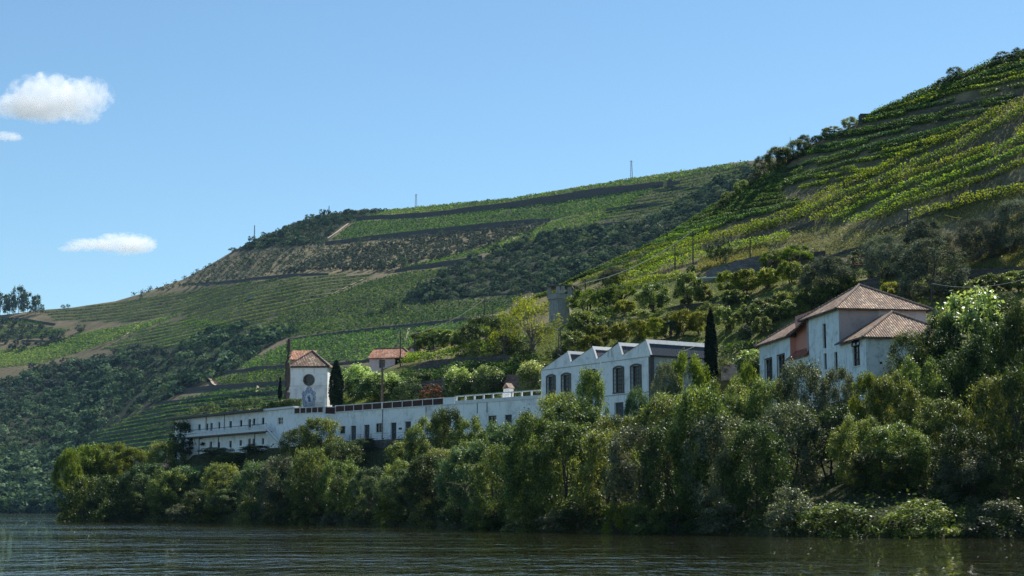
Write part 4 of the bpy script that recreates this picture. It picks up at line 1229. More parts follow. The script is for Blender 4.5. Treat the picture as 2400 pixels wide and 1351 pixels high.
# roofs
ov = .5
def hip(x0, x1, y0, y1, z, apexes, name='roof', mat=M_tile, cap=True):
    c = [G(x0, y0, z), G(x1, y0, z), G(x1, y1, z), G(x0, y1, z)]
    if len(apexes) == 1:
        ap = G(*apexes[0]); fs = [([c[i], c[(i + 1) % 4], ap], c[i], c[(i + 1) % 4]) for i in range(4)]
        caps = [(q, ap) for q in c]
    else:
        a0, a1 = G(*apexes[0]), G(*apexes[1])      # front, back (ridge along y)
        fs = [([c[0], c[1], a0], c[0], c[1]), ([c[1], c[2], a1, a0], c[1], c[2]), ([c[2], c[3], a1], c[2], c[3]), ([c[3], c[0], a0, a1], c[3], c[0])]
        caps = [(c[0], a0), (c[1], a0), (a0, a1), (c[2], a1), (c[3], a1)]
    return roof_solid(name, fs, mat, house, caps=caps)
zap = P(2033, 668, 155).z
hip(-ov, 8.6 + ov, -ov, 10.2, zm, [(3.9, 4.6, zap)])
zap2 = P(2098, 730, 147.5).z
cw = [G(-ov, -6.6 - ov, zw), G(8.8 + ov, -6.6 - ov, zw), G(8.8 + ov, -.02, zw), G(-ov, -.02 + 0, zw)]
apw, apb = G(4.2, -2.6, zap2), G(4.2, -.03, zap2)
cw3 = G(-ov, 1.6, zw)
roof_solid('roof', [([cw[0], cw[1], apw], cw[0], cw[1]), ([cw[1], cw[2], apb, apw], cw[1], cw[2]), ([cw[3], cw[0], apw, apb], cw[3], cw[0])], M_tile, house, caps=[(cw[0], apw), (cw[1], apw)])
# left wing roof: eave rises along the recess to meet the main roof
zrid = fL.hit(1884, 745)[1] + .9
hip(-ov, 6.2, yA1 - .4, yA0 + .4, zA, [(3.0, yA1 + 1.2, zrid), (3.0, yA0 - 3.0, zrid)])
cA = [G(-.2, yA1, zA + .02), G(-.4, yM, zm - .02), G(3.4, yM, zm + .7), G(3.0, yA1 + 1.2, zrid)]
roof_solid('link_roof', [([cA[0], cA[1], cA[2], cA[3]], cA[0], cA[1])], M_tile, house)

# ================================================================== small orange-roofed house on the ridge
YH = 268
q0 = P(866, 840, YH); q1 = P(926, 840, YH - 1.2); q2 = P(966, 840, YH + 2)
fh = Fac((q0.x, q0.y), (q1.x, q1.y)); zbh = 19.0; zth = P(900, 840.5, YH).z
sh = empty('small_house', (q0.x, q0.y, zbh), 'small pale pink house with orange tiled roof at the end of the ridge', 'house')
Z6 = Z3
ow = fh.op(*Z6(577, 287), *Z6(627, 368))
m = MB(); wall_panel(m, fh, 0, fh.L, zbh, zth, [ow]); shell(m, fh, 0, fh.L + 3, zbh, zth, 5); m.build('wall', M_palepink, sh)
window(fh, ow, sh, bars=(1, 2), framem=M_iron, surround=.08)
fp = Fac(fh.pt(fh.L + .05, 0, -.6).to_2d(), fh.pt(fh.L + 2.8, 0, -.6).to_2d())
m = MB(); zz0 = P(940, 852, YH).z
wall_panel(m, fp, 0, fp.L, zbh, zz0, []); m.build('porch_wall', M_schist_g, sh)
m = MB()
for i in range(8): t = fp.L * i / 7; fbox(m, fp, max(t - .04, 0), t + .04, zz0 + .004, zth - .05, .0, .08)
m.build('porch_rail', M_wood, sh)
zrh = P(900, 818, YH + 2.5).z
rA, rB = fh.pt(-.3, zth, .4), fh.pt(fh.L + 3.3, zth, .4); rC, rD = fh.pt(fh.L + .6, zrh, -2.5), fh.pt(-.1, zrh, -2.5)
rE, rF = fh.pt(fh.L + 3.3, zth, -5.4), fh.pt(-.3, zth, -5.4)
roof_solid('roof', [([rA, rB, rC, rD], rA, rB), ([rB, rE, rC], rB, rE), ([rE, rF, rD, rC], rE, rF)], M_tile_o, sh, caps=[(rB, rC), (rD, rC)])
# grey gabled shed just behind it
q0 = P(953, 822, 272); q1 = P(978, 822, 270)
fs_ = Fac((q0.x, q0.y), (q1.x, q1.y)); zs0 = 20; 
shd = empty('gabled_shed', (q0.x, q0.y, zs0), 'small pale gabled shed tucked behind the orange-roofed house', 'shed')
m = MB(); zq = P(965, 825, 271).z; wall_panel(m, fs_, 0, fs_.L, zs0, zq, []); shell(m, fs_, 0, fs_.L, zs0, zq, 3); pk_ = P(966, 813, 271).z
m.add([fs_.pt(0, zq, 0), fs_.pt(fs_.L, zq, 0), fs_.pt(fs_.L / 2, pk_, 0)], [(0, 1, 2)]); m.build('wall', M_palepink, shd)
q = [fs_.pt(-.3, zq - .15, .3), fs_.pt(fs_.L / 2, pk_ + .05, .3), fs_.pt(fs_.L + .3, zq - .15, .3)]; qb = [fs_.pt(-.3, zq - .15, -3.2), fs_.pt(fs_.L / 2, pk_ + .05, -3.2), fs_.pt(fs_.L + .3, zq - .15, -3.2)]
roof_solid('roof', [([q[0], q[1], qb[1], qb[0]], q[0], qb[0]), ([q[1], q[2], qb[2], qb[1]], q[2], qb[2])], M_tile, shd, thick=.08)

# ================================================================== ruined stone tower on the slope
YT = 240
q0 = P(1286, 700, YT + 1.2); q1 = P(1302, 700, YT); q2 = P(1338, 700, YT + .6)
def prism(mb, pl, z0, z1):
    k = len(pl); mb.add([(x, y, z0) for x, y in pl] + [(x, y, z1) for x, y in pl], [tuple(range(k))[::-1], tuple(range(k, 2 * k))] + [(i, (i + 1) % k, k + (i + 1) % k, k + i) for i in range(k)])
zg = float(near.zat(q1.x, YT)[0]) - 1.5
zsh = P(1310, 700, YT).z; ztp = P(1310, 671, YT).z
bx, by = q2.x - q1.x, q2.y - q1.y
bk = (0.35, 3.0)
sq = lambda g: [(q1.x - g + .25, q1.y - g), (q2.x + g - .1, q2.y - g), (q2.x + bk[0] + g, q2.y + bk[1] + g), (q0.x - g, q0.y + bk[1] + g), (q0.x - g, q0.y - g)]
tw = empty('stone_tower', (q1.x, q1.y, zg), 'tall ruined grey stone tower with overhanging open top on the slope', 'tower')
m = MB(); prism(m, sq(-.12), zg, zsh); m.build('shaft', M_blockwork, tw)
m = MB(); prism(m, sq(.05), zsh + .004, zsh + .75)
top = sq(.05)
for (x, y) in top + [((top[0][0] + top[1][0]) / 2, top[0][1])]:
    m.box((x + (.15 if x < q1.x + 1 else -.15), y + .2, zsh + .754), (.6, 0, 0), (0, .5, 0), (0, 0, ztp - zsh - .76))
m.build('lookout', M_blockwork, tw)
m = MB(); prism(m, sq(.25), ztp, ztp + .2); m.build('roof_slab', M_frame, tw)

# ================================================================== far hillside: walls, vineyards, olive grove, scrub
def bbox(p): xs = [q[0] for q in p]; ys = [q[1] for q in p]; return min(xs), max(xs), min(ys), max(ys)

def add_leaves(name, Ps, per, spread, size, mat, label, cat, up=0.9, aspect=0.7, tone_sd=0.2, base_tone=None, zoff=0.5, group=None, parent=None, kind='stuff'):
    n = len(Ps); C = np.repeat(Ps, per, axis=0)
    sd = np.array(spread)
    C = C + rng.normal(size=(n * per, 3)) * sd
    C[:, 2] += zoff
    V, Fc = leaf_arrays(C, size, up, None, 0, aspect)
    bt = base_tone if base_tone is not None else rng.uniform(0.25, 0.75, n)
    tone = np.clip(np.repeat(bt, per) + rng.normal(size=n * per) * tone_sd, 0, 1)
    o = link_mesh(name, mesh_quads(name, V, Fc, mat, tone), parent)
    if parent is None: tag(o, label, cat, group, kind)
    return o

# dense vineyards: planted in parallel rows on the slope
def dense_rows(poly, hill, row, step, skew):
    x0, x1, y0, y1 = bbox(poly)
    n = int((x1 - x0) * (y1 - y0) * 1.2)
    # world grid over hit area
    gx = np.linspace(x0, x1, 14); gy = np.linspace(y0, y1, 8)
    GX, GY = np.meshgrid(gx, gy); W = hill.hit(GX.ravel(), GY.ravel())
    wx0, wx1, wy0, wy1 = W[:, 0].min(), W[:, 0].max(), W[:, 1].min(), W[:, 1].max()
    ca, sa = math.cos(skew), math.sin(skew)
    diag = math.hypot(wx1 - wx0, wy1 - wy0) / 2
    cx_, cy_ = (wx0 + wx1) / 2, (wy0 + wy1) / 2
    us = np.arange(-diag, diag, row); vs = np.arange(-diag, diag, step)
    U, Vv = np.meshgrid(us, vs)
    U = U.ravel() + rng.normal(size=U.size) * row * 0.10; Vv = Vv.ravel() + rng.uniform(-.5, .5, Vv.size) * step
    X = cx_ + ca * U - sa * Vv; Y = cy_ + sa * U + ca * Vv
    ok = Y > 100; X, Y = X[ok], Y[ok]
    # height from regular sampling of the hill
    a = X / Y
    fi = np.clip((a - hill.a0) / (hill.a1 - hill.a0) * (hill.na - 1), 0, hill.na - 1.001); i = fi.astype(int)
    Z = np.zeros(len(X))
    for k in np.unique(i):
        mk = i == k
        f_ = (fi[mk] - k)
        Z[mk] = np.interp(Y[mk], hill.Y[k], hill.Z[k]) * (1 - f_) + np.interp(Y[mk], hill.Y[k + 1], hill.Z[k + 1]) * f_
    px, py = PX(X / Y, (Z - CAMZ) / Y)
    vis = inpoly(px, py, poly)
    # behind the ridge?
    Wr = np.array([hill.W[k].max() for k in range(hill.na)])
    return np.stack([X, Y, Z], 1)[vis]

def contour_rows(poly, hill, dz, step, sub=1):
    x0, x1, y0, y1 = bbox(poly); pts = []
    for k in range(hill.na - 1):
        for s_ in range(sub):
            fr_ = (k + s_ / sub); a = hill.a0 + (hill.a1 - hill.a0) * fr_ / (hill.na - 1)
            px = PX(a, 0.12)[0]
            if px < x0 - 5 or px > x1 + 5: continue
            g_ = s_ / sub
            Yc = hill.Y[k] * (1 - g_) + hill.Y[k + 1] * g_; Zc = hill.Z[k] * (1 - g_) + hill.Z[k + 1] * g_
            zs = np.arange(4, Zc.max(), dz)
            Zm = np.maximum.accumulate(Zc); Ys = np.interp(zs, Zm + np.arange(len(Zm)) * 1e-6, Yc)
            pts.append(np.stack([a * Ys, Ys, zs], 1))
    pts = np.concatenate(pts)
    px, py = PX(pts[:, 0] / pts[:, 1], (pts[:, 2] - CAMZ) / pts[:, 1])
    return pts[inpoly(px, py, poly)]

DL = ['sunlit vineyard in fine rows along the skyline of the far hill', 'broad vineyard between the two long dark walls near the top of the far hill',
      'bright yellow-green vineyard strip running down below the olive grove', 'large dense vineyard on the middle slope left of the wooded gully',
      'vineyard above the white chapel, crossed by a narrow pale path', 'small vineyard plot left of the chapel roof beside the pale track',
      'narrow vineyard plot left of the chapel, above the terraced slope', 'bright green vineyard tongue on the far left slope',
      'small dark vineyard under the skyline trees at the far left', 'vineyard patch between the chapel and the orange-roofed house']
for (poly, tone_k), lab in zip(DENSE, DL):
    dist = np.mean([far.hit(p[0], p[1])[0][1] for p in poly[:4]])
    rw = 2.6 if dist > 900 else 2.2
    Ps = dense_rows(poly, far, rw, 1.15, 0.65)
    nz = vnoise(Ps[:, 0] / 25, Ps[:, 1] / 25)
    keep = rng.random(len(Ps)) > 0.10 + 0.15 * (nz > 0.45); Ps = Ps[keep]; nz = nz[keep]
    bt = np.clip(0.25 + 0.15 * tone_k + 0.22 * nz + rng.normal(size=len(Ps)) * 0.22, 0, 1)
    add_leaves('vineyard', Ps, 3, (0.35, 0.35, 0.25), 1.2, L_vinefar, lab, 'vineyard', base_tone=bt, zoff=0.75, aspect=0.8)
CLab = ['terraced vine rows curving round the upper left slope of the far hill', 'terraced vine rows under the pale bare patch on the left slope',
        'broad stepped vine terraces left of the two-storey white building', 'stepped vine terraces near the saddle between the two hills', 'short vine terraces at the far left edge']
for (poly, dz, k), lab in zip(CONT, CLab):
    Ps = contour_rows(poly, far, dz, 1.2, 3 if k == 0 else 2)
    nz = vnoise(Ps[:, 0] / 30, Ps[:, 2] / 6)
    Ps = Ps[(rng.random(len(Ps)) > 0.08 + 0.3 * (nz > 0.55))]
    nz = vnoise(Ps[:, 0] / 22, Ps[:, 2] / 4)
    add_leaves('vine_terraces', Ps, 6, (0.5, 0.2, 0.15), 1.05, L_vinefar, lab, 'vineyard', base_tone=np.clip(0.5 + 0.25 * nz, 0, 1), zoff=0.75, aspect=0.8)

# long retaining walls
def ribbon_wall(name, hill, pts, hpx, label, mat=M_schist, thick=1.0, vine=None, cat='retaining wall', dip=0.6, step=14):
    """pts: pixel polyline of the wall FOOT; hpx: height in px at each"""
    xs = np.arange(pts[0][0], pts[-1][0] + 1, step, dtype=float)
    if xs[-1] < pts[-1][0]: xs = np.append(xs, pts[-1][0])
    ys = np.interp(xs, [p_[0] for p_ in pts], [p_[1] for p_ in pts]) + vnoise(xs / 23, xs * 0 + len(label)) * 0.8
    hs = np.interp(xs, [p_[0] for p_ in pts], [p_[2] if len(p_) > 2 else hpx for p_ in pts])
    Q = hill.hit(xs, ys)
    hh = hs * Q[:, 1] / F
    k = len(xs); V = []; 
    for i in range(k):
        b = Vector(Q[i]); dn = Vector((b.x, b.y, 0)).normalized() * thick
        V += [b + Vector((0, 0, -dip)), b + Vector((0, 0, hh[i])), b + dn + Vector((0, 0, hh[i])), b + dn * 1.3 + Vector((0, 0, -dip))]
    m = MB(); fs = []
    for i in range(k - 1):
        a, b = i * 4, (i + 1) * 4
        fs += [(a, b, b + 1, a + 1), (a + 1, b + 1, b + 2, a + 2), (a + 2, b + 2, b + 3, a + 3)]
    fs += [(0, 1, 2, 3), ((k - 1) * 4 + 3, (k - 1) * 4 + 2, (k - 1) * 4 + 1, (k - 1) * 4)]
    m.add(V, fs)
    o = m.build(name, mat, None, origin=tuple(Q[k // 2])); tag(o, label, cat)
    return o
FW = [
    ([(835, 517), (1000, 508), (1200, 487), (1400, 459), (1555, 437)], [9, 10, 14, 18, 12], 'longest dark wall running under the skyline vineyard of the far hill'),
    ([(762, 575), (900, 561), (1060, 545), (1200, 531), (1290, 518)], [8, 12, 14, 14, 6], 'second long dark wall, between the big upper vineyard and the olive grove'),
    ([(925, 639), (980, 631), (1060, 622), (1130, 610)], [6, 10, 12, 12], 'dark buttressed wall at the foot of the bright vineyard strip'),
    ([(680, 797), (780, 786), (900, 774), (1000, 764), (1130, 750), (1190, 742)], [4, 6, 9, 9, 9, 5], 'dark wall crossing the slope above the chapel roof'),
    ([(528, 877), (600, 868), (680, 861), (780, 856), (870, 848)], [5, 8, 6, 5, 6], 'low wall behind the chapel roof and pale track'),
    ([(415, 921), (500, 913), (600, 905), (680, 899)], [8, 10, 8, 8], 'low wall under the small vineyard plot left of the chapel'),
    ([(380, 948), (470, 940), (560, 930), (690, 922)], [7, 9, 9, 8], 'dark bank wall just above the roof trees of the two-storey building'),
    ([(330, 975), (420, 962), (520, 953), (600, 946)], [6, 8, 8, 7], 'lowest dark terrace wall behind the roof trees'),
    ([(960, 706), (1060, 698), (1150, 692), (1230, 690)], [6, 4, 4, 3], 'shaded edge wall below the wooded gully'),
    ([(430, 668), (520, 664), (600, 655), (690, 647), (770, 645)], [3, 4, 5, 6, 4], 'thin wall under the olive grove on the left slope'),
    ([(0, 748), (60, 752), (130, 762)], [5, 5, 4], 'brown bank at the far left under the skyline trees'),
    ([(50, 800), (150, 803), (230, 806)], [3, 3, 2], 'lower brown bank at the far left edge'),
    ([(1345, 538), (1440, 527), (1530, 522)], [5, 6, 4], 'terrace wall nearest the two dark pines'),
    ([(1420, 496), (1500, 486), (1590, 478)], [7, 8, 5], 'dark terrace wall below the ruined hut'),
    ([(1530, 449), (1600, 444), (1650, 443)], [5, 6, 4], 'terrace wall just under the ruined hut'),
    ([(1410, 560 - 22), (1480, 512)], [4, 3], 'short broken terrace wall above the gully'),
]
for pts, hs, lab in FW:
    ribbon_wall('retaining_wall', far, [(p_[0], p_[1], h_) for p_, h_ in zip(pts, hs)], 8, lab, thick=1.5)
# stepped terrace banks left of the two-storey building
for i, (xa, ya, xb, yb, h_) in enumerate([(255, 1006, 412, 985, 5), (225, 1022, 412, 1004, 5), (205, 1036, 412, 1024, 5), (280, 1050, 412, 1042, 5), (300, 990, 412, 972, 6)]):
    ribbon_wall('terrace_bank', far, [(xa, ya, h_), ((xa + xb) / 2, (ya + yb) / 2 - 3, h_), (xb, yb, h_)], 5,
                'earth bank of the stepped vine terraces, %s one' % ['second', 'third', 'fourth', 'lowest', 'topmost'][i], thick=1.2, cat='terrace bank')

# dirt tracks
def track(name, hill, pts, wpx, label):
    m = MB(); V = []
    xs = []
    for (x0, y0), (x1, y1) in zip(pts[:-1], pts[1:]):
        k = 8
        for i in range(k): xs.append((x0 + (x1 - x0) * i / k, y0 + (y1 - y0) * i / k))
    xs.append(pts[-1])
    Q = hill.hit([p_[0] for p_ in xs], [p_[1] for p_ in xs])
    for i in range(len(Q)):
        d = Q[min(i + 1, len(Q) - 1)] - Q[max(i - 1, 0)]; d[2] = 0; d /= np.linalg.norm(d) + 1e-9
        n_ = np.array([d[1], -d[0], 0]); w_ = wpx * Q[i][1] / F / 2
        V += [Vector(Q[i] + n_ * w_ + [0, 0, .5]), Vector(Q[i] - n_ * w_ + [0, 0, .5])]
    m.add(V, [(2 * i, 2 * i + 1, 2 * i + 3, 2 * i + 2) for i in range(len(Q) - 1)])
    o = m.build(name, M_track, None); tag(o, label, None, None, 'structure')
M_track = plain('dirt_track', (0.34, 0.27, 0.19), 1.0, 0.25, 0.4)
for pts, w_ in [([(486, 884), (494, 892), (500, 902), (508, 906)], 6), ([(486, 884), (520, 876), (600, 868)], 4), ([(960, 768), (955, 785), (948, 800)], 5), ([(1206, 558), (1202, 570)], 6),
                ([(605, 906), (601, 924)], 6), ([(860, 652), (780, 690), (720, 715)], 3), ([(335, 756), (290, 790), (215, 822)], 4), ([(800, 745), (880, 742), (980, 740)], 3), ([(768, 560), (790, 545), (818, 524)], 4)]:
    track('track', far, pts, w_, None)

# olive grove: spaced trees
x0, x1, y0, y1 = bbox(GROVE)
pts = []
for ry, yy in enumerate(np.arange(y0, y1, 8.0)):
    for xx in np.arange(x0, x1, 14.5):
        pts.append((xx + (ry % 2) * 7.2 + rng.normal() * 1.6, yy + rng.normal() * 1.1 - 0.0))
pts = np.array(pts); pts = pts[inpoly(pts[:, 0], pts[:, 1], GROVE)]; pts = pts[rng.random(len(pts)) > 0.04]
extra = []
for poly, dx, dy in ([[(60, 900), (60, 862), (200, 850), (320, 820), (420, 812), (330, 842), (200, 882), (90, 930), (0, 960), (0, 900)], 21, 11], [[(0, 745), (110, 770), (160, 800), (100, 822), (0, 825)], 24, 13]):
    a0, a1, b0, b1 = bbox(poly)
    for ry, yy in enumerate(np.arange(b0, b1, dy)):
        for xx in np.arange(a0, a1, dx):
            q = (xx + (ry % 2) * dx / 2 + rng.normal() * 3, yy + rng.normal() * 2)
            if inpoly(*q, poly): extra.append(q)
Q = far.hit(pts[:, 0], pts[:, 1]); order = np.argsort(Q[:, 1])
near_n = 300 - len(extra)
def small_tree(name, key, q, s, label, cat, group, sz=None):
    i = TC.get(key, 0); TC[key] = i + 1
    cm, tm = TREES[key][i % len(TREES[key])]
    r = empty(name, tuple(q), label, cat, group); r.scale = (s, s, sz or s); r.rotation_euler = (0, 0, rng.uniform(0, 6.28))
    link_mesh('crown', cm, r); link_mesh('trunk', tm, r); return r
for k in order[:near_n]:
    small_tree('olive_tree', 'farolive', Q[k], rng.uniform(3.8, 5.2), 'small grey-green olive tree in the spaced grove across the far hillside', 'olive tree', 'olive trees of the far grove', rng.uniform(3.3, 4.4))
rest = Q[order[near_n:]]
add_leaves('olive_grove', rest, 55, (1.2, 1.2, 0.9), 1.3, L_farolive, 'more distant grey-green olive trees of the grove, high on the far hill', 'olive trees', zoff=2.0)
Qe = far.hit([q[0] for q in extra], [q[1] for q in extra])
for q in Qe: small_tree('olive_tree', 'farolive', q, rng.uniform(4.5, 7), 'dark olive tree standing on bare brown ground of the lower left slope', 'olive tree', 'olive trees on the bare left slope', rng.uniform(4, 5.5))

# scrub woodland
def scrub(poly, dx, dy, size, label, mat=L_scrub, per=80, seed=0):
    a0, a1, b0, b1 = bbox(poly); L = []
    for ry, yy in enumerate(np.arange(b0, b1, dy)):
        for xx in np.arange(a0, a1, dx): L.append((xx + rng.uniform(-.6, .6) * dx, yy + rng.uniform(-.6, .6) * dy))
    L = np.array(L); L = L[inpoly(L[:, 0], L[:, 1], poly)]
    Q = far.hit(L[:, 0], L[:, 1])
    nz = vnoise(Q[:, 0] / 30 + seed, Q[:, 1] / 30)
    keep = rng.random(len(Q)) > np.where(nz > 0.5, 0.15, 0.02); Q = Q[keep]; nz = nz[keep]
    n = len(Q); r = size * rng.uniform(0.5, 1.45, n) * (0.8 + 0.4 * (nz < 0))
    d = rng.normal(size=(n * per, 3)); d /= np.linalg.norm(d, axis=1, keepdims=True); d[:, 2] = np.abs(d[:, 2])
    C = np.repeat(Q, per, 0) + d * np.repeat(r, per)[:, None] * np.array([1, 1, 1.05]) * rng.uniform(.65, 1.0, (n * per, 1)) ** .5
    V, Fc = leaf_arrays(C, np.repeat(r, per) * 0.42, 0.5, d, 0.7, 0.8)
    tone = np.clip(np.repeat(rng.beta(.9, 1.1, n), per) + rng.normal(size=n * per) * .12, 0, 1)
    o = link_mesh('scrub_woodland', mesh_quads('scrub_woodland', V, Fc, mat, tone))
    tag(o, label, 'woodland', None, 'stuff')
scrub(SCRUB[0], 17, 8.5, 3.9, 'dense dark scrub woodland covering the lower left slope down to the river', per=80)
scrub(SCRUB[1], 9, 4.5, 3.0, 'dark scrub on the rounded shoulder of the far hill under the skyline', per=60)
scrub(SCRUB[2], 14, 7, 3.2, 'band of grey-green woodland in the gully between the two hills', per=90, seed=5)
scrub([(-40, 1180), (150, 1180), (150, 1203), (-40, 1203)], 16, 7, 3.2, 'pale green riverside bushes along the far shore at the left', mat=L_shore, per=60)
scrub([(1490, 505), (1560, 470), (1640, 450), (1720, 415), (1700, 450), (1620, 510), (1540, 560), (1500, 560)], 14, 8, 2.2, 'silvery olive scrub in the notch beside the near hillside', mat=L_olive, per=50)

# single trees on the far hill
def ftree(px, pyb, w_, h_, label, key='fartree', name='tree', cat='tree', group=None):
    tree_at(name, key, px, pyb, w_, h_, label, far, cat, group)
for a in [(840, 577, 16, 18, 'round dark tree just under the second long wall'), (890, 636, 24, 24, 'dark bushy tree at the lower edge of the olive grove'), (938, 630, 34, 28, 'wide green tree beside the start of the buttressed wall'),
          (1031, 556, 16, 18, 'lone green tree at the top right of the olive grove'), (578, 628, 24, 24, 'dark round tree among the olives near the left skyline'), (912, 596, 14, 12, 'small dark bush mid olive grove'),
          (1651, 470, 20, 36, 'dark upright tree on the saddle terraces'), (1496, 450, 6, 12, 'tiny cypress by the saddle vineyard'), (160, 718, 10, 9, 'second of the two small skyline trees left of the vineyard crest'),
          (148, 719, 11, 9, 'first of the two small skyline trees left of the vineyard crest'), (65, 810, 14, 14, 'dark small tree on the far left brown slope'), (135, 795, 34, 22, 'dark wide thicket on the far left slope'),
          (190, 778, 26, 18, 'dark thicket right of the wide one on the far left slope'), (330, 702, 10, 12, 'dark tree on the upper edge of the curved terraces'), (915, 722, 30, 16, 'dark bush patch in the middle of the large dense vineyard'), (870, 800 - 62, 22, 12, 'grey bush in the lower part of the large dense vineyard')]:
    ftree(*a)
for a in [(0, 722, 50, 52, 'leftmost skyline eucalyptus, cut by the picture edge'), (22, 724, 36, 48, 'skyline eucalyptus second from the left edge'), (43, 726, 36, 66, 'tallest skyline eucalyptus at the far left'), (64, 728, 40, 52, 'leaning skyline eucalyptus right of the tallest one'),
          (82, 730, 26, 46, 'slim skyline eucalyptus with an open crown'), (98, 728, 12, 20, 'small round skyline tree standing apart on the right of the eucalyptus group'), (-22, 724, 50, 56, 'skyline eucalyptus beyond the left edge')]:
    ftree(a[0], a[1] + 8, a[2], a[3] * .85 + 6, a[4], 'eucalyptus', 'eucalyptus_tree')
ftree(1540, 552, 36, 52, 'dark umbrella pine standing at the notch between the two hills', 'fartree', 'pine_tree')
for i, (x, y, w_, h_) in enumerate([(545, 592, 18, 12), (590, 566, 18, 13), (617, 556, 14, 12), (725, 520, 24, 18), (755, 506, 14, 16), (1108, 478, 8, 6), (1145, 472, 8, 6)]):
    ftree(x, y, w_, h_, ['skyline bush at the left end of the scrub shoulder', 'dark skyline bush right of the first mast', 'low skyline bush on the scrub shoulder', 'large dark bush on the rounded shoulder', 'dark bush at the crest of the shoulder', 'tiny left bush on the skyline vineyard', 'tiny right bush on the skyline vineyard'][i], 'fartree', 'bush', 'bush')

# ruined hut on the saddle
q = far.hit(1578, 437)[0]; hz = 15 * q[1] / F
fhut = Fac((q[0] - 4.5, q[1]), (q[0] + 4.5, q[1] - 1)); hut = empty('ruined_hut', tuple(q), 'roofless brown stone hut among the saddle terraces', 'hut')
m = MB(); oo = [(5.2, 6.4, q[2] - .5, q[2] + 2)]
wall_panel(m, fhut, 0, fhut.L, q[2] - 2, q[2] + hz * .8, oo, .4); shell(m, fhut, 0, fhut.L, q[2] - 2, q[2] + hz * .8, 5, False); m.build('wall', M_schist, hut)
m = MB(); m.add([fhut.pt(0, q[2] + hz * .8 + .004, 0), fhut.pt(4.5, q[2] + hz * .8 + .004, 0), fhut.pt(2.0, q[2] + hz * 1.25, 0), fhut.pt(0, q[2] + hz * .8 + .004, -.5), fhut.pt(4.5, q[2] + hz * .8 + .004, -.5), fhut.pt(2.0, q[2] + hz * 1.25, -.5)], [(0, 1, 2), (5, 4, 3), (0, 2, 5, 3), (1, 4, 5, 2)]); m.build('gable', M_schist, hut)
q = far.hit(590, 700)[0]; fw_ = Fac((q[0] - 3.5, q[1]), (q[0] + 3.5, q[1] - .5)); wh = empty('field_hut', tuple(q), 'tiny white field hut low in the curved terraces of the left slope', 'hut')
m = MB(); wall_panel(m, fw_, 0, fw_.L, q[2] - 1, q[2] + 2, []); shell(m, fw_, 0, fw_.L, q[2] - 1, q[2] + 2, 3); m.build('wall', M_conc, wh)
m = MB(); fbox(m, fw_, -.3, fw_.L + .3, q[2] + 2.004, q[2] + 2.2, -3.3, .3); m.build('roof', M_conc, wh)

# masts on the skyline
for x, yb, yt, lab in [(1480, 420, 378, 'tall lattice mast on the skyline over the long dark wall'), (975, 487, 457, 'lattice mast on the skyline near the middle of the far hill'), (596, 563, 530, 'thin mast on the left skyline above the scrub shoulder'), (771, 503, 485, 'shortest thin mast on the crest of the shoulder')]:
    q = far.hit(x, yb)[0]; H = (yb - yt) * q[1] / F + 1; mast = empty('lattice_mast', tuple(q), lab, 'mast', 'masts on the far skyline')
    w_ = .9 if x in (1480, 975) else .45; m = MB(); c4 = [(-w_, -w_), (w_, -w_), (w_, w_), (-w_, w_)]
    for cx_, cy_ in c4: m.tube([(q[0] + cx_, q[1] + cy_, q[2] - 1), (q[0] + cx_ * .35, q[1] + cy_ * .35, q[2] + H)], .16, 4)
    m.build('legs', M_steel, mast); m = MB(); nb = 8
    for i in range(nb):
        s0, s1 = 1 - .65 * i / nb, 1 - .65 * (i + 1) / nb; z0, z1 = q[2] + H * i / nb, q[2] + H * (i + 1) / nb
        m.tube([(q[0] - w_ * s0, q[1] - w_ * s0, z0), (q[0] + w_ * s1, q[1] - w_ * s1, z1)], .09, 4); m.tube([(q[0] + w_ * s0, q[1] + w_ * s0, z0), (q[0] - w_ * s1, q[1] + w_ * s1, z1)], .09, 4)
    m.build('bracing', M_steel, mast)
    if w_ > .5:
        m = MB(); m.tube([(q[0] - 1.4, q[1], q[2] + H * .93), (q[0] + 1.4, q[1], q[2] + H * .93)], .13, 4); m.build('crossarm', M_steel, mast)

# ================================================================== near hillside: vine rows
def smooth_line(pts, stepm=0.5, hill=near):
    xs, ys = [], []
    for (xa, ya), (xb, yb) in zip(pts[:-1], pts[1:]):
        k = max(2, int(abs(xb - xa) / 6))
        for i in range(k): xs.append(xa + (xb - xa) * i / k); ys.append(ya + (yb - ya) * i / k)
    xs.append(pts[-1][0]); ys.append(pts[-1][1])
    ys = np.array(ys); ys[1:-1] = (ys[:-2] + ys[1:-1] + ys[2:]) / 3
    ys = ys + vnoise(np.array(xs) / 31, np.array(ys) / 50) * 1.5
    Q = hill.hit(xs, ys)
    d = np.r_[0, np.cumsum(np.linalg.norm(np.diff(Q, axis=0), axis=1))]
    t = np.arange(0, d[-1], stepm)
    return np.stack([np.interp(t, d, Q[:, i]) for i in range(3)], 1)

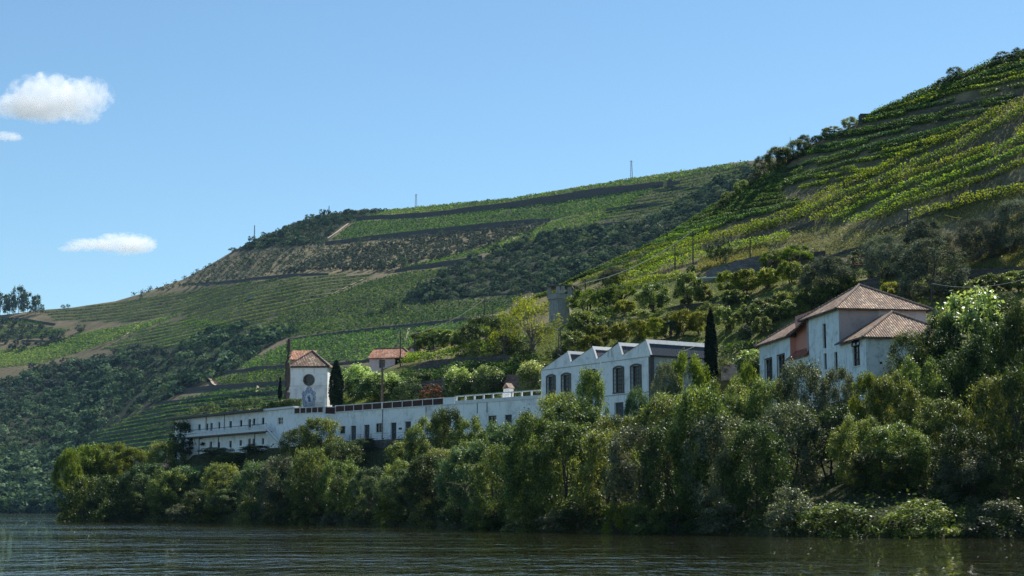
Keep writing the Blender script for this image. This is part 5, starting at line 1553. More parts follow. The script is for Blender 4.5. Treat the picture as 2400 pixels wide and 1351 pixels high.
ROWN = 0
def vine_row(pts, h, mat, label, group, dens=26, leaf=0.32, width=0.36, gap=0.06, bright=0.5, cat='vine row', name='vine_row'):
    global ROWN; ROWN += 1
    L = smooth_line(pts)
    if len(L) < 4: return
    nz = vnoise(np.arange(len(L)) / 5.0, np.full(len(L), ROWN * 3.7)); nz2 = vnoise(np.arange(len(L)) / 3.6, np.full(len(L), ROWN * 1.3))
    hh = h * (1 + 0.22 * nz + 0.22 * nz2)
    keep = (vnoise(np.arange(len(L)) / 7.0, np.full(len(L), ROWN * 9.1)) > -0.9 + gap * 3)
    L = L[keep]; hh = hh[keep]; n2 = nz[keep]
    per = max(3, int(dens * 0.5)); n = len(L) * per
    C = np.repeat(L, per, 0); H = np.repeat(hh, per)
    u = rng.uniform(0.15, 1.0, n)
    C = C + np.stack([rng.normal(size=n) * width, rng.normal(size=n) * width, u * H], 1) + rng.uniform(-.25, .25, (n, 3)) * [1, 1, 0.2]
    V, Fc = leaf_arrays(C, leaf, 0.9, None, 0, 0.75)
    tone = np.clip(np.repeat(bright + n2 * 0.15, per) + rng.normal(size=n) * .22 + (u - .6) * .15, 0, 1)
    mid = L[len(L) // 2]
    r = empty(name, tuple(mid), label, cat, group)
    link_mesh('foliage', mesh_quads('foliage', V - mid, Fc, mat, tone), r)

RIDGE = lambda x: float(np.interp(x, [1200, 1240, 1300, 1400, 1500, 1600, 1700, 1800, 1900, 2040, 2100, 2200, 2300, 2400], [727, 709, 684, 636, 592, 536, 470, 400, 340, 276, 246, 200, 156, 124]))
_on = ['first', 'second', 'third', 'fourth', 'fifth', 'sixth', 'seventh', 'eighth', 'ninth']
ORD = ['topmost'] + _on[1:] + ['tenth', 'eleventh', 'twelfth', 'thirteenth', 'fourteenth', 'fifteenth', 'sixteenth', 'seventeenth', 'eighteenth', 'nineteenth', 'twentieth'] + ['twenty-' + q for q in _on] + ['thirtieth'] + ['thirty-' + q for q in _on] + ['fortieth', 'forty-first', 'forty-second', 'forty-third', 'forty-fourth']
TZ = lambda l: [(1500 + x / 2.618, 94 + y / 2.618) for x, y in l]
TR = [
 [(1600, 372), (1800, 300), (2000, 225), (2200, 165), (2360, 110)],
 [(1700, 388), (1900, 330), (2100, 268), (2360, 215)],
 [(1500, 415), (1700, 362), (1900, 300), (2150, 218), (2360, 160)],
 [(2100, 345), (2230, 318), (2360, 288)],
 [(1395, 472), (1600, 425), (1800, 375), (2000, 318), (2200, 280), (2360, 236)],
 [(1400, 458), (1600, 405), (1800, 345), (2000, 285), (2200, 240), (2360, 195)],
 [(1345, 503), (1560, 466), (1800, 410), (1935, 380)],
 [(1340, 520), (1480, 496), (1640, 462)],
 [(1345, 572), (1600, 520), (1900, 440), (2100, 398), (2290, 362)],
 [(1350, 590), (1600, 540), (1900, 462), (2100, 424), (2250, 398)],
 [(1070, 628), (1340, 592), (1640, 535), (1900, 488), (2180, 450)],
 [(1120, 612), (1340, 575), (1500, 548)],
 [(1010, 690), (1300, 645), (1480, 606), (1650, 556)],
 [(870, 760), (980, 720), (1200, 684), (1400, 640)],
 [(830, 835), (1050, 765), (1300, 705), (1500, 655), (1800, 578), (2010, 520)],
 [(720, 868), (830, 822), (900, 790)],
 [(1090, 775), (1300, 725), (1520, 672), (1780, 604), (1960, 556)],
 [(700, 885), (880, 848), (1060, 792)],
 [(640, 905), (900, 872), (1100, 812), (1400, 738), (1600, 690), (1900, 600)],
 [(560, 948), (750, 905), (900, 888), (1050, 850)],
 [(520, 975), (720, 942), (880, 902), (1000, 870), (1180, 822)],
 [(470, 1008), (650, 970), (800, 930), (950, 890)],
 [(400, 1050), (600, 1000), (760, 960), (880, 925)],
 [(330, 1085), (520, 1035), (700, 990), (860, 960)],
 [(260, 1120), (420, 1072), (600, 1030), (800, 985), (900, 968)],
 [(180, 1155), (360, 1105), (560, 1062), (780, 1015), (980, 985)],
 [(110, 1190), (300, 1140), (520, 1092), (760, 1050), (1000, 1010)],
 [(40, 1225), (240, 1175), (460, 1128), (700, 1080), (860, 1050)],
 [(-60, 1262), (160, 1215), (400, 1160), (640, 1105)],
 [(-180, 1310), (60, 1255), (300, 1200), (520, 1150)],
 [(-300, 1360), (-60, 1300), (200, 1235), (400, 1190)],
 [(-420, 1420), (-160, 1350), (60, 1285), (300, 1225)],
 [(-520, 1475), (-260, 1395), (-20, 1320), (200, 1260)],
 [(-600, 1530), (-340, 1440), (-100, 1360), (120, 1300)],
 [(-640, 1565), (-400, 1475), (-180, 1400), (60, 1335)],
 [(-660, 1600), (-430, 1515), (-220, 1440), (0, 1375)],
 [(-300, 1500), (-100, 1430), (120, 1365)],
 [(-560, 1600), (-400, 1545), (-240, 1480)],
 [(980, 918), (1200, 875), (1350, 848), (1440, 838)],
 [(1090, 860), (1300, 825), (1460, 812)],
 [(1240, 808), (1400, 790), (1560, 765)],
 [(1350, 760), (1500, 728), (1680, 706), (1760, 690)],
 [(1500, 700), (1700, 660), (1860, 625)],
]
def ext(l, lim, dx=520):
    if l[-1][0] < lim: return l
    (xa, ya), (xb, yb) = l[-2], l[-1]
    return l + [(xb + dx / 2, yb + (yb - ya) / (xb - xa) * dx / 2 * .9), (xb + dx, yb + (yb - ya) / (xb - xa) * dx * .75)]
for i, tr_ in enumerate(TR):
    tr_ = ext(tr_, 2350, 1300)
    zr2 = i in (38, 39, 40, 41, 42)
    vine_row(TZ(tr_), .82 if i < 24 else .75, L_vine if (zr2 or i in (1, 4, 7, 29, 32, 35)) else L_vined,
             ORD[i] + ' vine row down the near hillside, counted from the skyline' if not zr2 else ['lowest', 'second lowest', 'middle', 'second highest', 'highest'][i - 38] + ' of five short bright vine rows joining the long bright row',
             None, dens=86, leaf=.25, width=.17 if i < 24 else .2, bright=.68 if zr2 else .58)
for bi, (band, hp) in enumerate([([(1380, 548), (1600, 505), (1930, 412), (2150, 368), (2350, 345)], 9), ([(1060, 672), (1300, 628), (1480, 598)], 8), ([(800, 850), (1000, 778), (1250, 712), (1480, 640), (1700, 570)], 9),
                             ([(550, 948), (700, 900), (880, 868)], 7), ([(2000, 790), (2150, 735), (2356, 650)], 7), ([(-40, 1300), (140, 1262), (260, 1235)], 6), ([(1420, 470), (1600, 445), (1800, 395)], 3), ([(1130, 1158 - 240), (1240, 890), (1330, 870)], 3)]):
    ribbon_wall('terrace_wall', near, [(*p_, hp) for p_ in TZ(band)], hp, ['long dark earth bank under the topmost rows of the near hillside', 'dark earth bank beside the ridge bushes', 'longest dark earth bank crossing the middle of the near hillside', 'short dark earth bank starting at the ridge',
       'dark earth bank between the bright rows near the right edge', 'dark earth bank low on the left of the near hillside', 'thin earth step near the square wall end', 'thin earth step above the five short rows'][bi], thick=.6, cat='terrace wall', step=10)
# skyline row
for k_, (dy_, x0_) in enumerate([(3, 2045), (12, 2080), (22, 2100), (33, 2060)]):
    vine_row([(x0_, RIDGE(x0_) + dy_ * .5)] + [(x_, RIDGE(x_) + dy_) for x_ in (2150, 2200, 2250, 2300, 2350, 2410)], 0.75, L_vined if k_ in (1, 3) else L_vine, ['dark vine row right along the skyline at the upper right', 'vine row just below the skyline row', 'third vine row below the skyline at the upper right', 'fourth vine row below the skyline at the upper right'][k_], None, dens=80, leaf=.28, width=.3)
bright_rows = [
    ([(1230, 752), (1330, 712), (1400, 690), (1480, 655), (1560, 612), (1658, 570), (1746, 548), (1837, 517), (1983, 444), (2067, 408), (2129, 371), (2233, 329), (2317, 287), (2400, 250)], 1.9, 'longest bright yellow-green vine row, climbing from the tower to the right edge'),
    ([(1741, 556), (1837, 528), (1908, 500), (1983, 464), (2067, 435), (2150, 398), (2233, 362), (2317, 312), (2400, 272)], 1.9, 'bright vine row just below the longest one'),
    ([(1908, 523), (1983, 489), (2108, 431), (2233, 389), (2400, 314)], 1.6, 'third bright vine row below the longest one'),
    ([(1950, 527), (2025, 485), (2150, 435), (2260, 395), (2400, 335)], 1.5, 'fourth bright vine row below the longest one'),
    ([(1996, 535), (2067, 498), (2190, 440), (2300, 400), (2400, 364)], 1.6, 'fifth bright vine row below the longest one'),
    ([(2050, 523), (2125, 489), (2233, 452), (2400, 392)], 1.5, 'sixth vine row, above the dry grass band'),
    ([(2142, 519), (2200, 502), (2267, 485), (2400, 452)], 1.9, 'lowest vine row, right of the tall pole below the dry grass band'),
    ([(1480, 660), (1546, 636), (1658, 608), (1700, 597), (1750, 584), (1845, 564)], 1.8, 'thick vine row above the grey stone wall'),
    ([(1461, 676), (1530, 664), (1594, 651)], 1.4, 'short vine row left of the grey stone wall'),
    ([(1420, 640 + 22), (1500, 630), (1600, 600), (1640, 588)], 1.4, 'vine row two above the short one, left of the poles'),
    ([(1500, 600 + 18), (1600, 578), (1660, 560)], 1.3, 'short vine row crossing behind the two close poles'),
]
for pts, h_, lab in bright_rows:
    pts = ext(pts, 2390)
    vine_row(pts, h_ * .82, L_vine, lab, None, dens=90, leaf=.28, width=.3, bright=.68)
# rows above the long low building
for pts, h_, lab, mt in [([(945, 856), (1000, 848), (1080, 838), (1170, 822), (1240, 812)], 1.7, 'bright vine row along the top of the dark wall right of the orange-roofed house', L_vine),
                     ([(945, 890), (1020, 886), (1100, 876), (1180, 866), (1265, 852)], 1.5, 'dark vine row under the long dark wall', L_vined),
                     ([(930, 905), (1010, 898), (1060, 893)], 1.3, 'short dark vine row behind the round clipped trees', L_vined),
                     ([(1180, 880), (1262, 866)], 1.2, 'vine row ending at the left gable of the saw-tooth building', L_vined),
                     ([(1130, 786), (1200, 745), (1240, 722)], 1.6, 'light vine row on the crest left of the ruined tower', L_vine),
                     ([(1110, 800), (1190, 765), (1260, 735)], 1.6, 'second light vine row below the crest left of the ruined tower', L_vine),
                     ([(1342, 760), (1400, 752), (1440, 745)], 1.6, 'pale vine clump right of the tower shaft', L_vine),
                     ([(1800, 800 + 22), (1860, 805), (1700, 830)][::1] and [(1685, 838), (1740, 828), (1790, 815)], 1.4, 'vine row behind the left end of the pink house', L_vined)]:
    vine_row(pts, h_, mt, lab, None, dens=80, leaf=.32, width=.4, bright=.55)

# walls of the near hillside
NW = [([(1655, 656), (1720, 644), (1785, 632)], [22, 32, 34], 'grey stone retaining wall under the thick vine row', M_schist_g),
      ([(1785, 632), (1850, 618), (1935, 600)], [30, 22, 12], 'stone wall behind the small white-posted pergola', M_schist),
      ([(2060, 548), (2130, 525), (2200, 500), (2280, 474), (2400, 436)], [4, 10, 12, 13, 14], 'long dark retaining wall at the right above the lowest vine row', M_schist),
      ([(1825, 548), (1870, 540), (1910, 528)], [5, 10, 12], 'short dark retaining wall end below the bright rows', M_schist),
      ([(1915, 615), (1960, 602), (2010, 586), (2040, 576)], [5, 8, 8, 4], 'shadowed wall at the foot of the dry grass slope', M_schist),
      ([(2255, 664), (2320, 660), (2400, 656)], [30, 30, 32], 'high dark retaining wall behind the large olive trees', M_schist),
      ([(1690, 893), (1715, 890), (1742, 886)], [38, 36, 34], 'brown stone wall between the tall cypress and the pink house', M_schist_g),
      ([(940, 880), (1000, 867), (1080, 857), (1195, 846)], [8, 20, 18, 14], 'long dark stone wall behind the round clipped trees', M_schist),
      ([(940, 925), (1060, 920), (1180, 912), (1262, 905)], [26, 34, 32, 30], 'dark overgrown wall behind the flat roof of the long low building', M_schist),
      ([(1345, 722), (1420, 704), (1460, 694)], [6, 7, 4], 'thin low wall above the umbrella-shaped trees', M_schist),
      ([(1500, 740), (1600, 722), (1700, 712)], [6, 8, 5], 'low shaded wall between the two orchard terraces', M_schist),
      ([(2010, 690), (2060, 676)], [30, 28], 'brown garden wall end behind the pink house roof', M_schist)]
for pts, hs, lab, mt in NW:
    ribbon_wall('stone_wall', near, [(p_[0], p_[1], h_) for p_, h_ in zip(pts, hs)], 8, lab, mat=mt, thick=.5, cat='wall', step=8, dip=1.0)

# pergola with white posts and clipped canopy
qa = near.hit(1800, 636)[0]; qb = near.hit(1900, 612)[0]
pg = empty('pergola', tuple(qa), 'low pergola with white posts in front of the stone wall', 'pergola'); m = MB()
for i in range(5):
    b = Vector(qa).lerp(Vector(qb), i / 4)
    for dy in (0, 2):
        m = MB(); m.box(b + Vector((0, dy, -.4)), (.26, 0, 0), (0, .26, 0), (0, 0, 1.7)); m.build('post', M_conc, pg)
for dy in (0, 2):
    m = MB(); m.tube([Vector(qa) + Vector((-.3, dy, 1.35)), Vector(qb) + Vector((.3, dy, 1.35))], .09, 4); m.build('beam', M_wood, pg)
# low shed roof among the orchard
qs = near.hit(1650, 662)[0]; fsh = Fac((qs[0] - 1.6, qs[1] + .6), (qs[0] + 1.6, qs[1] - .2)); ss = empty('tank_shed', tuple(qs), 'low pale slab-roofed shed under the grey stone wall', 'shed')
m = MB(); wall_panel(m, fsh, 0, fsh.L, qs[2] - 1, qs[2] + .55, []); shell(m, fsh, 0, fsh.L, qs[2] - 1, qs[2] + .55, 2); m.build('wall', M_conc, ss)
m = MB(); fbox(m, fsh, -.3, fsh.L + .3, qs[2] + .554, qs[2] + .72, -2.3, .3); m.build('roof', M_trim, ss)
# small tiled hut behind pink house
qs = near.hit(2008, 630)[0]; fsh = Fac((qs[0] - .4, qs[1]), (qs[0] + 1.4, qs[1] - .3)); ss = empty('tiled_hut', tuple(qs), 'tiny orange-tiled hut corner between the olive trees above the pink house', 'hut')
m = MB(); wall_panel(m, fsh, 0, fsh.L, qs[2] - 1, qs[2] + .5, []); shell(m, fsh, 0, fsh.L, qs[2] - 1, qs[2] + .5, 1.5); m.build('wall', M_conc, ss)
a_, b_, c_, d_ = fsh.pt(-.2, qs[2] + .45, .2), fsh.pt(fsh.L + .2, qs[2] + .45, .2), fsh.pt(fsh.L + .2, qs[2] + 1.1, -1.6), fsh.pt(-.2, qs[2] + 1.1, -1.6)
roof_solid('roof', [([a_, b_, c_, d_], a_, b_)], M_tile_red, ss, thick=.08)
# terrace corner block on the skyline
qs = near.hit(2026, 280)[0]; m = MB(); m.box((qs[0], qs[1], qs[2] - 1), (1.6, 0, 0), (0, 1.6, 0), (0, 0, 2.0)); m.box((qs[0] + 1.2, qs[1], qs[2] - 1), (.8, 0, 0), (0, 1.2, 0), (0, 0, 1.8)); o = m.build('wall_end', M_schist, None, origin=tuple(qs)); tag(o, 'square dark end of a terrace wall against the sky', 'wall')

# ================================================================== near hillside trees
# (px, base_py, width, height, kind, label)
NT = [
 (1372, 745, 80, 62, 'umbrella', 'flat-topped clipped tree just right of the ruined tower'),
 (1455, 722, 75, 52, 'umbrella', 'second flat-topped clipped tree, behind the one by the tower'),
 (1420, 732, 70, 50, 'umbrella', 'flat-topped clipped tree between the other two'),
 (1530, 735, 70, 66, 'orchard', 'large round green orchard tree under the vine rows'),
 (1612, 726, 66, 76, 'orchard', 'tallest round green orchard tree, below the stone shed'),
 (1650, 715, 40, 46, 'citrus', 'yellow-green fruit tree right of the tallest orchard tree'),
 (1465, 740, 46, 34, 'citrus', 'small yellow fruit tree between two round green ones'),
 (1705, 690, 56, 48, 'citrus', 'left of three yellow-green citrus trees below the grey stone wall'),
 (1750, 692, 60, 56, 'citrus', 'middle of three yellow-green citrus trees below the grey stone wall'),
 (1798, 680, 54, 48, 'citrus', 'right of three yellow-green citrus trees below the grey stone wall'),
 (1725, 716, 60, 34, 'orchard', 'low green bush under the three citrus trees'),
 (1850, 665, 50, 48, 'citrus', 'yellow citrus tree left of the large grey olive'),
 (1885, 668, 50, 44, 'orchard', 'green-brown tree touching the large grey olive'),
 (1810, 640, 56, 50, 'umbrella', 'clipped tree in front of the pergola, left one'),
 (1866, 628, 76, 50, 'umbrella', 'wide clipped canopy over the right end of the pergola'),
 (1410, 808, 46, 42, 'citrus', 'leftmost yellow citrus tree above the saw-tooth roof'),
 (1452, 806, 48, 46, 'citrus', 'second yellow citrus tree above the saw-tooth roof'),
 (1495, 800, 46, 46, 'citrus', 'third yellow citrus tree above the saw-tooth roof'),
 (1535, 800, 50, 50, 'citrus', 'fourth yellow citrus tree above the saw-tooth roof'),
 (1600, 790, 56, 58, 'citrus', 'fifth yellow citrus tree, with a visible forked trunk'),
 (1640, 788, 44, 52, 'citrus', 'sixth yellow citrus tree beside the tall cypress'),
 (1573, 796, 44, 40, 'magnolia', 'dark glossy bush among the yellow citrus trees'),
 (1700, 776, 50, 50, 'orchard', 'fruit tree right of the tall cypress'),
 (1755, 770, 60, 54, 'orchard', 'second fruit tree right of the tall cypress'),
 (1790, 748, 60, 46, 'orchard', 'green tree above the second fruit tree'),
 (1845, 735, 66, 46, 'orchard', 'green tree left of the pink house roof peak'),
 (1905, 722, 70, 46, 'orchard', 'dark green tree touching the left side of the main roof'),
 (1860, 745, 60, 40, 'orchard', 'green rounded shrub behind the left wing roof'),
 (1815, 760, 50, 40, 'orchard', 'bush behind the left wing roof ridge'),
 (1790, 790, 50, 44, 'orchard', 'small tree beside the left wing eaves'),
 (1745, 800, 36, 34, 'magnolia', 'small glossy bush on the grass right of the cypress'),
 (1940, 705, 60, 38, 'orchard', 'green shrub above the main roof slope'),
 (1990, 690, 50, 38, 'citrus', 'yellow-green bush behind the roof peak'),
 (2095, 705, 60, 40, 'citrus', 'yellow-green bush right of the roof peak'),
 (1395, 775, 60, 36, 'bushy', 'bush below the vine clump right of the tower'),
 (1360, 800, 70, 60, 'orchard', 'dark green fruit tree under the ruined tower'),
 (1500, 762, 60, 34, 'bushy', 'low green bush on the orchard terrace, left part'),
 (1560, 755, 60, 30, 'bushy', 'low green bush on the orchard terrace, middle'),
 (1665, 745, 60, 34, 'bushy', 'low green bush on the orchard terrace, right part'),
 (1440, 780, 60, 30, 'bushdark', 'dark bush row behind the leftmost citrus tree'),
 (1520, 776, 50, 26, 'bushdark', 'dark bush behind the third citrus tree'),
 (1686, 622, 56, 62, 'darkopen', 'thin dark-stemmed tree standing before the grey stone wall'),
 (1620, 640 + 6, 22, 24, 'orchard', 'small bush at the left end of the grey stone wall'),
 (1510, 610, 24, 20, 'bushsilver', 'greyish shrub between lower vine rows'),
 (1440, 668, 66, 40, 'olive', 'grey olive tree among the lower left vine rows'),
 (1345, 700, 40, 30, 'olive', 'small grey olive just right of the tower top'),
 (1945, 692, 120, 82, 'olive', 'wide grey olive tree above the main roof of the pink house'),
 (2072, 655, 100, 96, 'olive', 'dark tall olive tree right of the tiled hut'),
 (2182, 700, 155, 128, 'olive', 'largest olive tree, behind the right end of the pink house'),
 (2172, 615, 110, 92, 'olive', 'olive tree at the foot of the tall bare pole'),
 (2292, 612, 90, 92, 'olive', 'olive tree casting its shadow on the grass bank'),
 (2385, 590, 100, 112, 'olive', 'olive tree cut by the right edge of the picture'),
 (2015, 610, 40, 26, 'bushdark', 'dark low bush by the shadowed wall'),
 (2000, 632, 44, 32, 'bushsilver', 'pale silvery round bush behind the tiled hut'),
 (1960, 628, 34, 24, 'bushyell', 'yellow-green bush left of the silvery bush'),
 (2240, 640, 40, 40, 'bushyell', 'yellowish bush between two olives'),
 (2330, 690, 80, 44, 'orchard', 'green shrub under the high retaining wall, left'),
 (2390, 685, 80, 46, 'orchard', 'green shrub under the high retaining wall at the edge'),
 (2270, 700, 60, 40, 'bushy', 'green shrub under the high retaining wall beside the thin pole'),
 (2480, 600, 100, 100, 'olive', 'olive tree beyond the right edge of the picture'),
 (2600, 620, 110, 100, 'olive', 'second olive tree beyond the right edge of the picture'),
 (2480, 700, 80, 60, 'orchard', 'fruit tree beyond the right edge of the picture'),
 (2700, 660, 110, 90, 'orchard', 'second fruit tree beyond the right edge of the picture'),
 # ridge trees
 (2238, 184, 36, 26, 'dark', 'dark round bush on the skyline, the larger of two'),
 (2211, 193, 28, 14, 'bushsilver', 'grey low bush beside the larger skyline bush'),
 (2350, 140, 46, 18, 'bushdark', 'dark bush hump on the topmost skyline at the right'),
 (2392, 126, 40, 16, 'bushdark', 'dark bush on the topmost skyline cut by the edge'),
 (1992, 296, 38, 24, 'river', 'dark skyline bush left of the square wall end'),
 (1950, 316, 46, 20, 'river', 'wide dark skyline bush, second from the square wall end'),
 (1915, 334, 26, 16, 'dark', 'third dark skyline bush from the square wall end'),
 (1886, 354, 34, 36, 'dark', 'dark upright bush on the near ridge'),
 (1870, 372, 60, 40, 'river', 'green bush group below the upright ridge bush'),
 (1825, 398, 62, 50, 'river', 'largest ridge tree where the two hills meet'),
 (1790, 412, 44, 44, 'dark', 'dark tree left of the largest ridge tree'),
 (1840, 388, 40, 40, 'dark', 'dark tree behind the largest ridge tree'),
 (1770, 432, 34, 26, 'silver', 'grey shrub on the ridge below the dark tree'),
 (1740, 452, 40, 28, 'river', 'light green ridge shrub'),
 (1710, 474, 36, 24, 'river', 'lower light green ridge shrub'),
 (1690, 492, 30, 20, 'bushsilver', 'small grey ridge shrub in the notch'),
 # garden by the long low building
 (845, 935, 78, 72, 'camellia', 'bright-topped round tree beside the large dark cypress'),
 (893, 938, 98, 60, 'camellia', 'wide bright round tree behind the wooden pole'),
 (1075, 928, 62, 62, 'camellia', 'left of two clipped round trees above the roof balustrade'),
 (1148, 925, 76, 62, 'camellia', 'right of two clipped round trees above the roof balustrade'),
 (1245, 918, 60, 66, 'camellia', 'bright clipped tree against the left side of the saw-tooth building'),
 (1015, 938, 62, 34, 'redbush', 'bush with red flowers behind the brown parapet panels'),
 (960, 940, 70, 50, 'bushdark', 'dark bush left of the red-flowered bush'),
 (985, 905, 60, 34, 'bushdark', 'dark low shrub above the red-flowered bush'),
 (1060, 900, 60, 30, 'bushdark', 'dark shrub between the terrace wall and the clipped trees'),
 (800, 948, 30, 26, 'bushyell', 'small yellow-green spiky bush right of the cypress foot'),
 (820, 930, 30, 34, 'bushdark', 'dark shrub under the bright round tree'),
 (876, 948, 34, 22, 'bushyell', 'straw-coloured small bush at the pole foot'),
 (1012, 820, 90, 46, 'yellow', 'spreading bright tree right of the orange-roofed house'),
 (1060, 818, 70, 40, 'orchard', 'tree to the right of the spreading bright tree'),
 (1130, 822, 100, 74, 'dark', 'broad dark tree on the crest between house and tower'),
 (1180, 832, 80, 80, 'dark', 'dark tree left of the sparse yellow tree'),
 (1090, 812, 60, 36, 'orchard', 'green tree between the two dark crest trees'),
 (1345, 835, 60, 54, 'orchard', 'tree under the lattice pole'),
 (1385, 830, 50, 40, 'citrus', 'yellow bush above the first roof gable'),
 (1230, 840, 60, 40, 'bushdark', 'dark undergrowth under the sparse yellow tree'),
 (1310, 845, 60, 36, 'bushdark', 'dark undergrowth right of the sparse tree trunk'),
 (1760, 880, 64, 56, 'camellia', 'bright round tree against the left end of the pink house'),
 (2355, 760, 70, 70, 'dark', 'dark column-like shrub behind the big bright tree'),
 (1700, 872, 40, 30, 'bushy', 'green clump on top of the brown stone wall'),
]
for px, pyb, w_, h_, k, lab in NT:
    cat = 'olive tree' if k == 'olive' else ('bush' if 'bush' in k or 'shrub' in lab or 'bush' in lab else 'tree')
    nm = {'olive': 'olive_tree', 'citrus': 'citrus_tree', 'umbrella': 'clipped_tree', 'camellia': 'clipped_tree'}.get(k, 'bush' if cat == 'bush' else 'fruit_tree')
    tree_at(nm, k, px, pyb, w_ * 1.08, h_ * 1.08, lab, near, cat)
tree_at('bare_tree', 'sparse', 1250, 850, 118, 152, 'sparse yellow-leaved tree with bare pale branches in front of the ruined tower', near)
tree_at('bare_tree', 'sparse', 1180, 845, 90, 116, 'second sparse tree left of the pale-branched one', near)

# cypresses
def cypress(px, top, base, wpx, Y, label, blunt=0.6, nl=9000):
    b = P(px, base, Y); t = P(px, top, Y); H = t.z - b.z; Rr = wpx * Y / F / 2
    r = empty('cypress', tuple(b), label, 'cypress')
    n = nl; u = rng.uniform(0, 1, n); th = rng.uniform(0, 2 * math.pi, n)
    prof = np.minimum(1, (1 - u) ** blunt * 1.55) * (0.78 + 0.22 * np.minimum(1, u * 5))
    rr = Rr * prof * rng.uniform(.72, 1.03, n) * (1 + .10 * np.sin(th * 5 + u * 14))
    C = np.stack([rr * np.cos(th), rr * np.sin(th), u * H * .985], 1)
    out = np.stack([np.cos(th), np.sin(th), np.full(n, .9)], 1)
    V, Fc = leaf_arrays(C, .26, 0.2, out, .8, .5)
    link_mesh('crown', mesh_quads('crown', V, Fc, L_cyp, np.clip(rng.normal(.45, .25, n), 0, 1)), r)
    m = MB(); m.tube([b - Vector((0, 0, .6)), b + Vector((0, 0, H * .9))], [Rr * .55, Rr * .2], 10); m.build('trunk', M_bark, r)
cypress(787, 843, 950, 33, 240, 'broad dark cypress standing at the right side of the chapel')
cypress(1668, 724, 910, 29, 176, 'tall slim black-green cypress at the corner of the saw-tooth building', .55, 12000)
cypress(656, 884, 934, 9, 243, 'small thin cypress left of the chapel', .9, 1500)
# dead palm-like trunk by the chapel
b = P(672, 948, 240); t = P(677, 795, 240); r = empty('dead_tree', tuple(b), 'tall bare rough tree trunk standing against the left side of the chapel', 'tree trunk')
m = MB(); m.tube([b.lerp(t, s_) + Vector((rng.normal() * .05, 0, 0)) for s_ in np.linspace(0, 1, 12)], [.48, .46, .43, .41, .40, .46, .39, .37, .33, .30, .26, .2], 9); m.build('trunk', M_wood, r)
m = MB()
for i in range(26):
    s_ = rng.uniform(.6, 1.0); q = b.lerp(t, s_); a_ = rng.uniform(0, 6.28); m.tube([q, q + Vector((math.cos(a_) * .6, math.sin(a_) * .6, rng.uniform(-.2, .5)))], [.07, .02], 4, cap=False)
m.build('stubs', M_wood, r)

# small pollarded trees and hedge on the planted roof of the two-storey building
zroof = rz4 + .32
for i, (px, w_, h_, lab) in enumerate([(457, 24, 22, 'leftmost small tree on the roof garden'), (481, 22, 22, 'second small tree on the roof garden'), (501, 24, 26, 'third small tree on the roof garden, close to the second'),
                      (547, 32, 30, 'widest small tree mid roof garden'), (570, 26, 28, 'small tree right of the widest on the roof garden'), (597, 30, 30, 'bushy small tree before the hedge on the roof garden')]):
    t_ = Fac((f4.A - f4.n * 3.5).to_2d(), (f4.B - f4.n * 3.5).to_2d()).hit(px, 960)[0]; q = f4.pt(t_, zroof, -3.5); Yq = q.y
    tree('roof_tree', 'pollard', tuple(q), w_ * Yq / F * 1.1, h_ * Yq / F * 1.25, lab, 'tree')
def tat(px, off, py=950):
    g_ = Fac((f4.A + f4.n * off).to_2d(), (f4.B + f4.n * off).to_2d()); return g_.hit(px, py)[0]
def hedge(name, f, t0, t1, z0, h, off, dep, mat, label, n=6000, cat='hedge', leaf=.22):
    mid = f.pt((t0 + t1) / 2, z0, off)
    C = np.array([f.pt(rng.uniform(t0, t1), z0 + h * rng.uniform(0, 1) ** .7, off + rng.uniform(-dep / 2, dep / 2)) for _ in range(n)])
    wob = vnoise(C[:, 0] * .8, C[:, 1] * .8); C[:, 2] += wob * h * .12
    V, Fc = leaf_arrays(C, leaf, .8, None, 0, .6)
    o = link_mesh(name, mesh_quads(name, V - np.array(mid), Fc, mat, np.clip(rng.normal(.5, .25, n), 0, 1))); o.location = mid; tag(o, label, cat); return o
tH0, tH1, tH2 = tat(624, -2.1), tat(662, -2.1), tat(700, -2.1)
hedge('hedge', f4, tH0, tH1, zroof - .1, 1.15, -2.2, 1.6, L_soft, 'rounded hedge at the right end of the roof garden, left half', 4500)
hedge('hedge', f4, tH1 + .2, tH2, zroof - .1, 1.3, -2.0, 1.6, L_soft, 'rounded hedge at the right end of the roof garden, right half beside the tile panel', 4500)
for i, x in enumerate((515, 585, 630)):
    t_ = tat(x, -2); hedge('planting_strip', f4, t_ - 2.2, t_ + 2.2, zroof - .1, .55, -2.0, 1.4, L_river, ['low green planting at the left of the roof garden', 'low green planting at the middle of the roof garden', 'low green planting at the right of the roof garden'][i], 1200, 'planting')

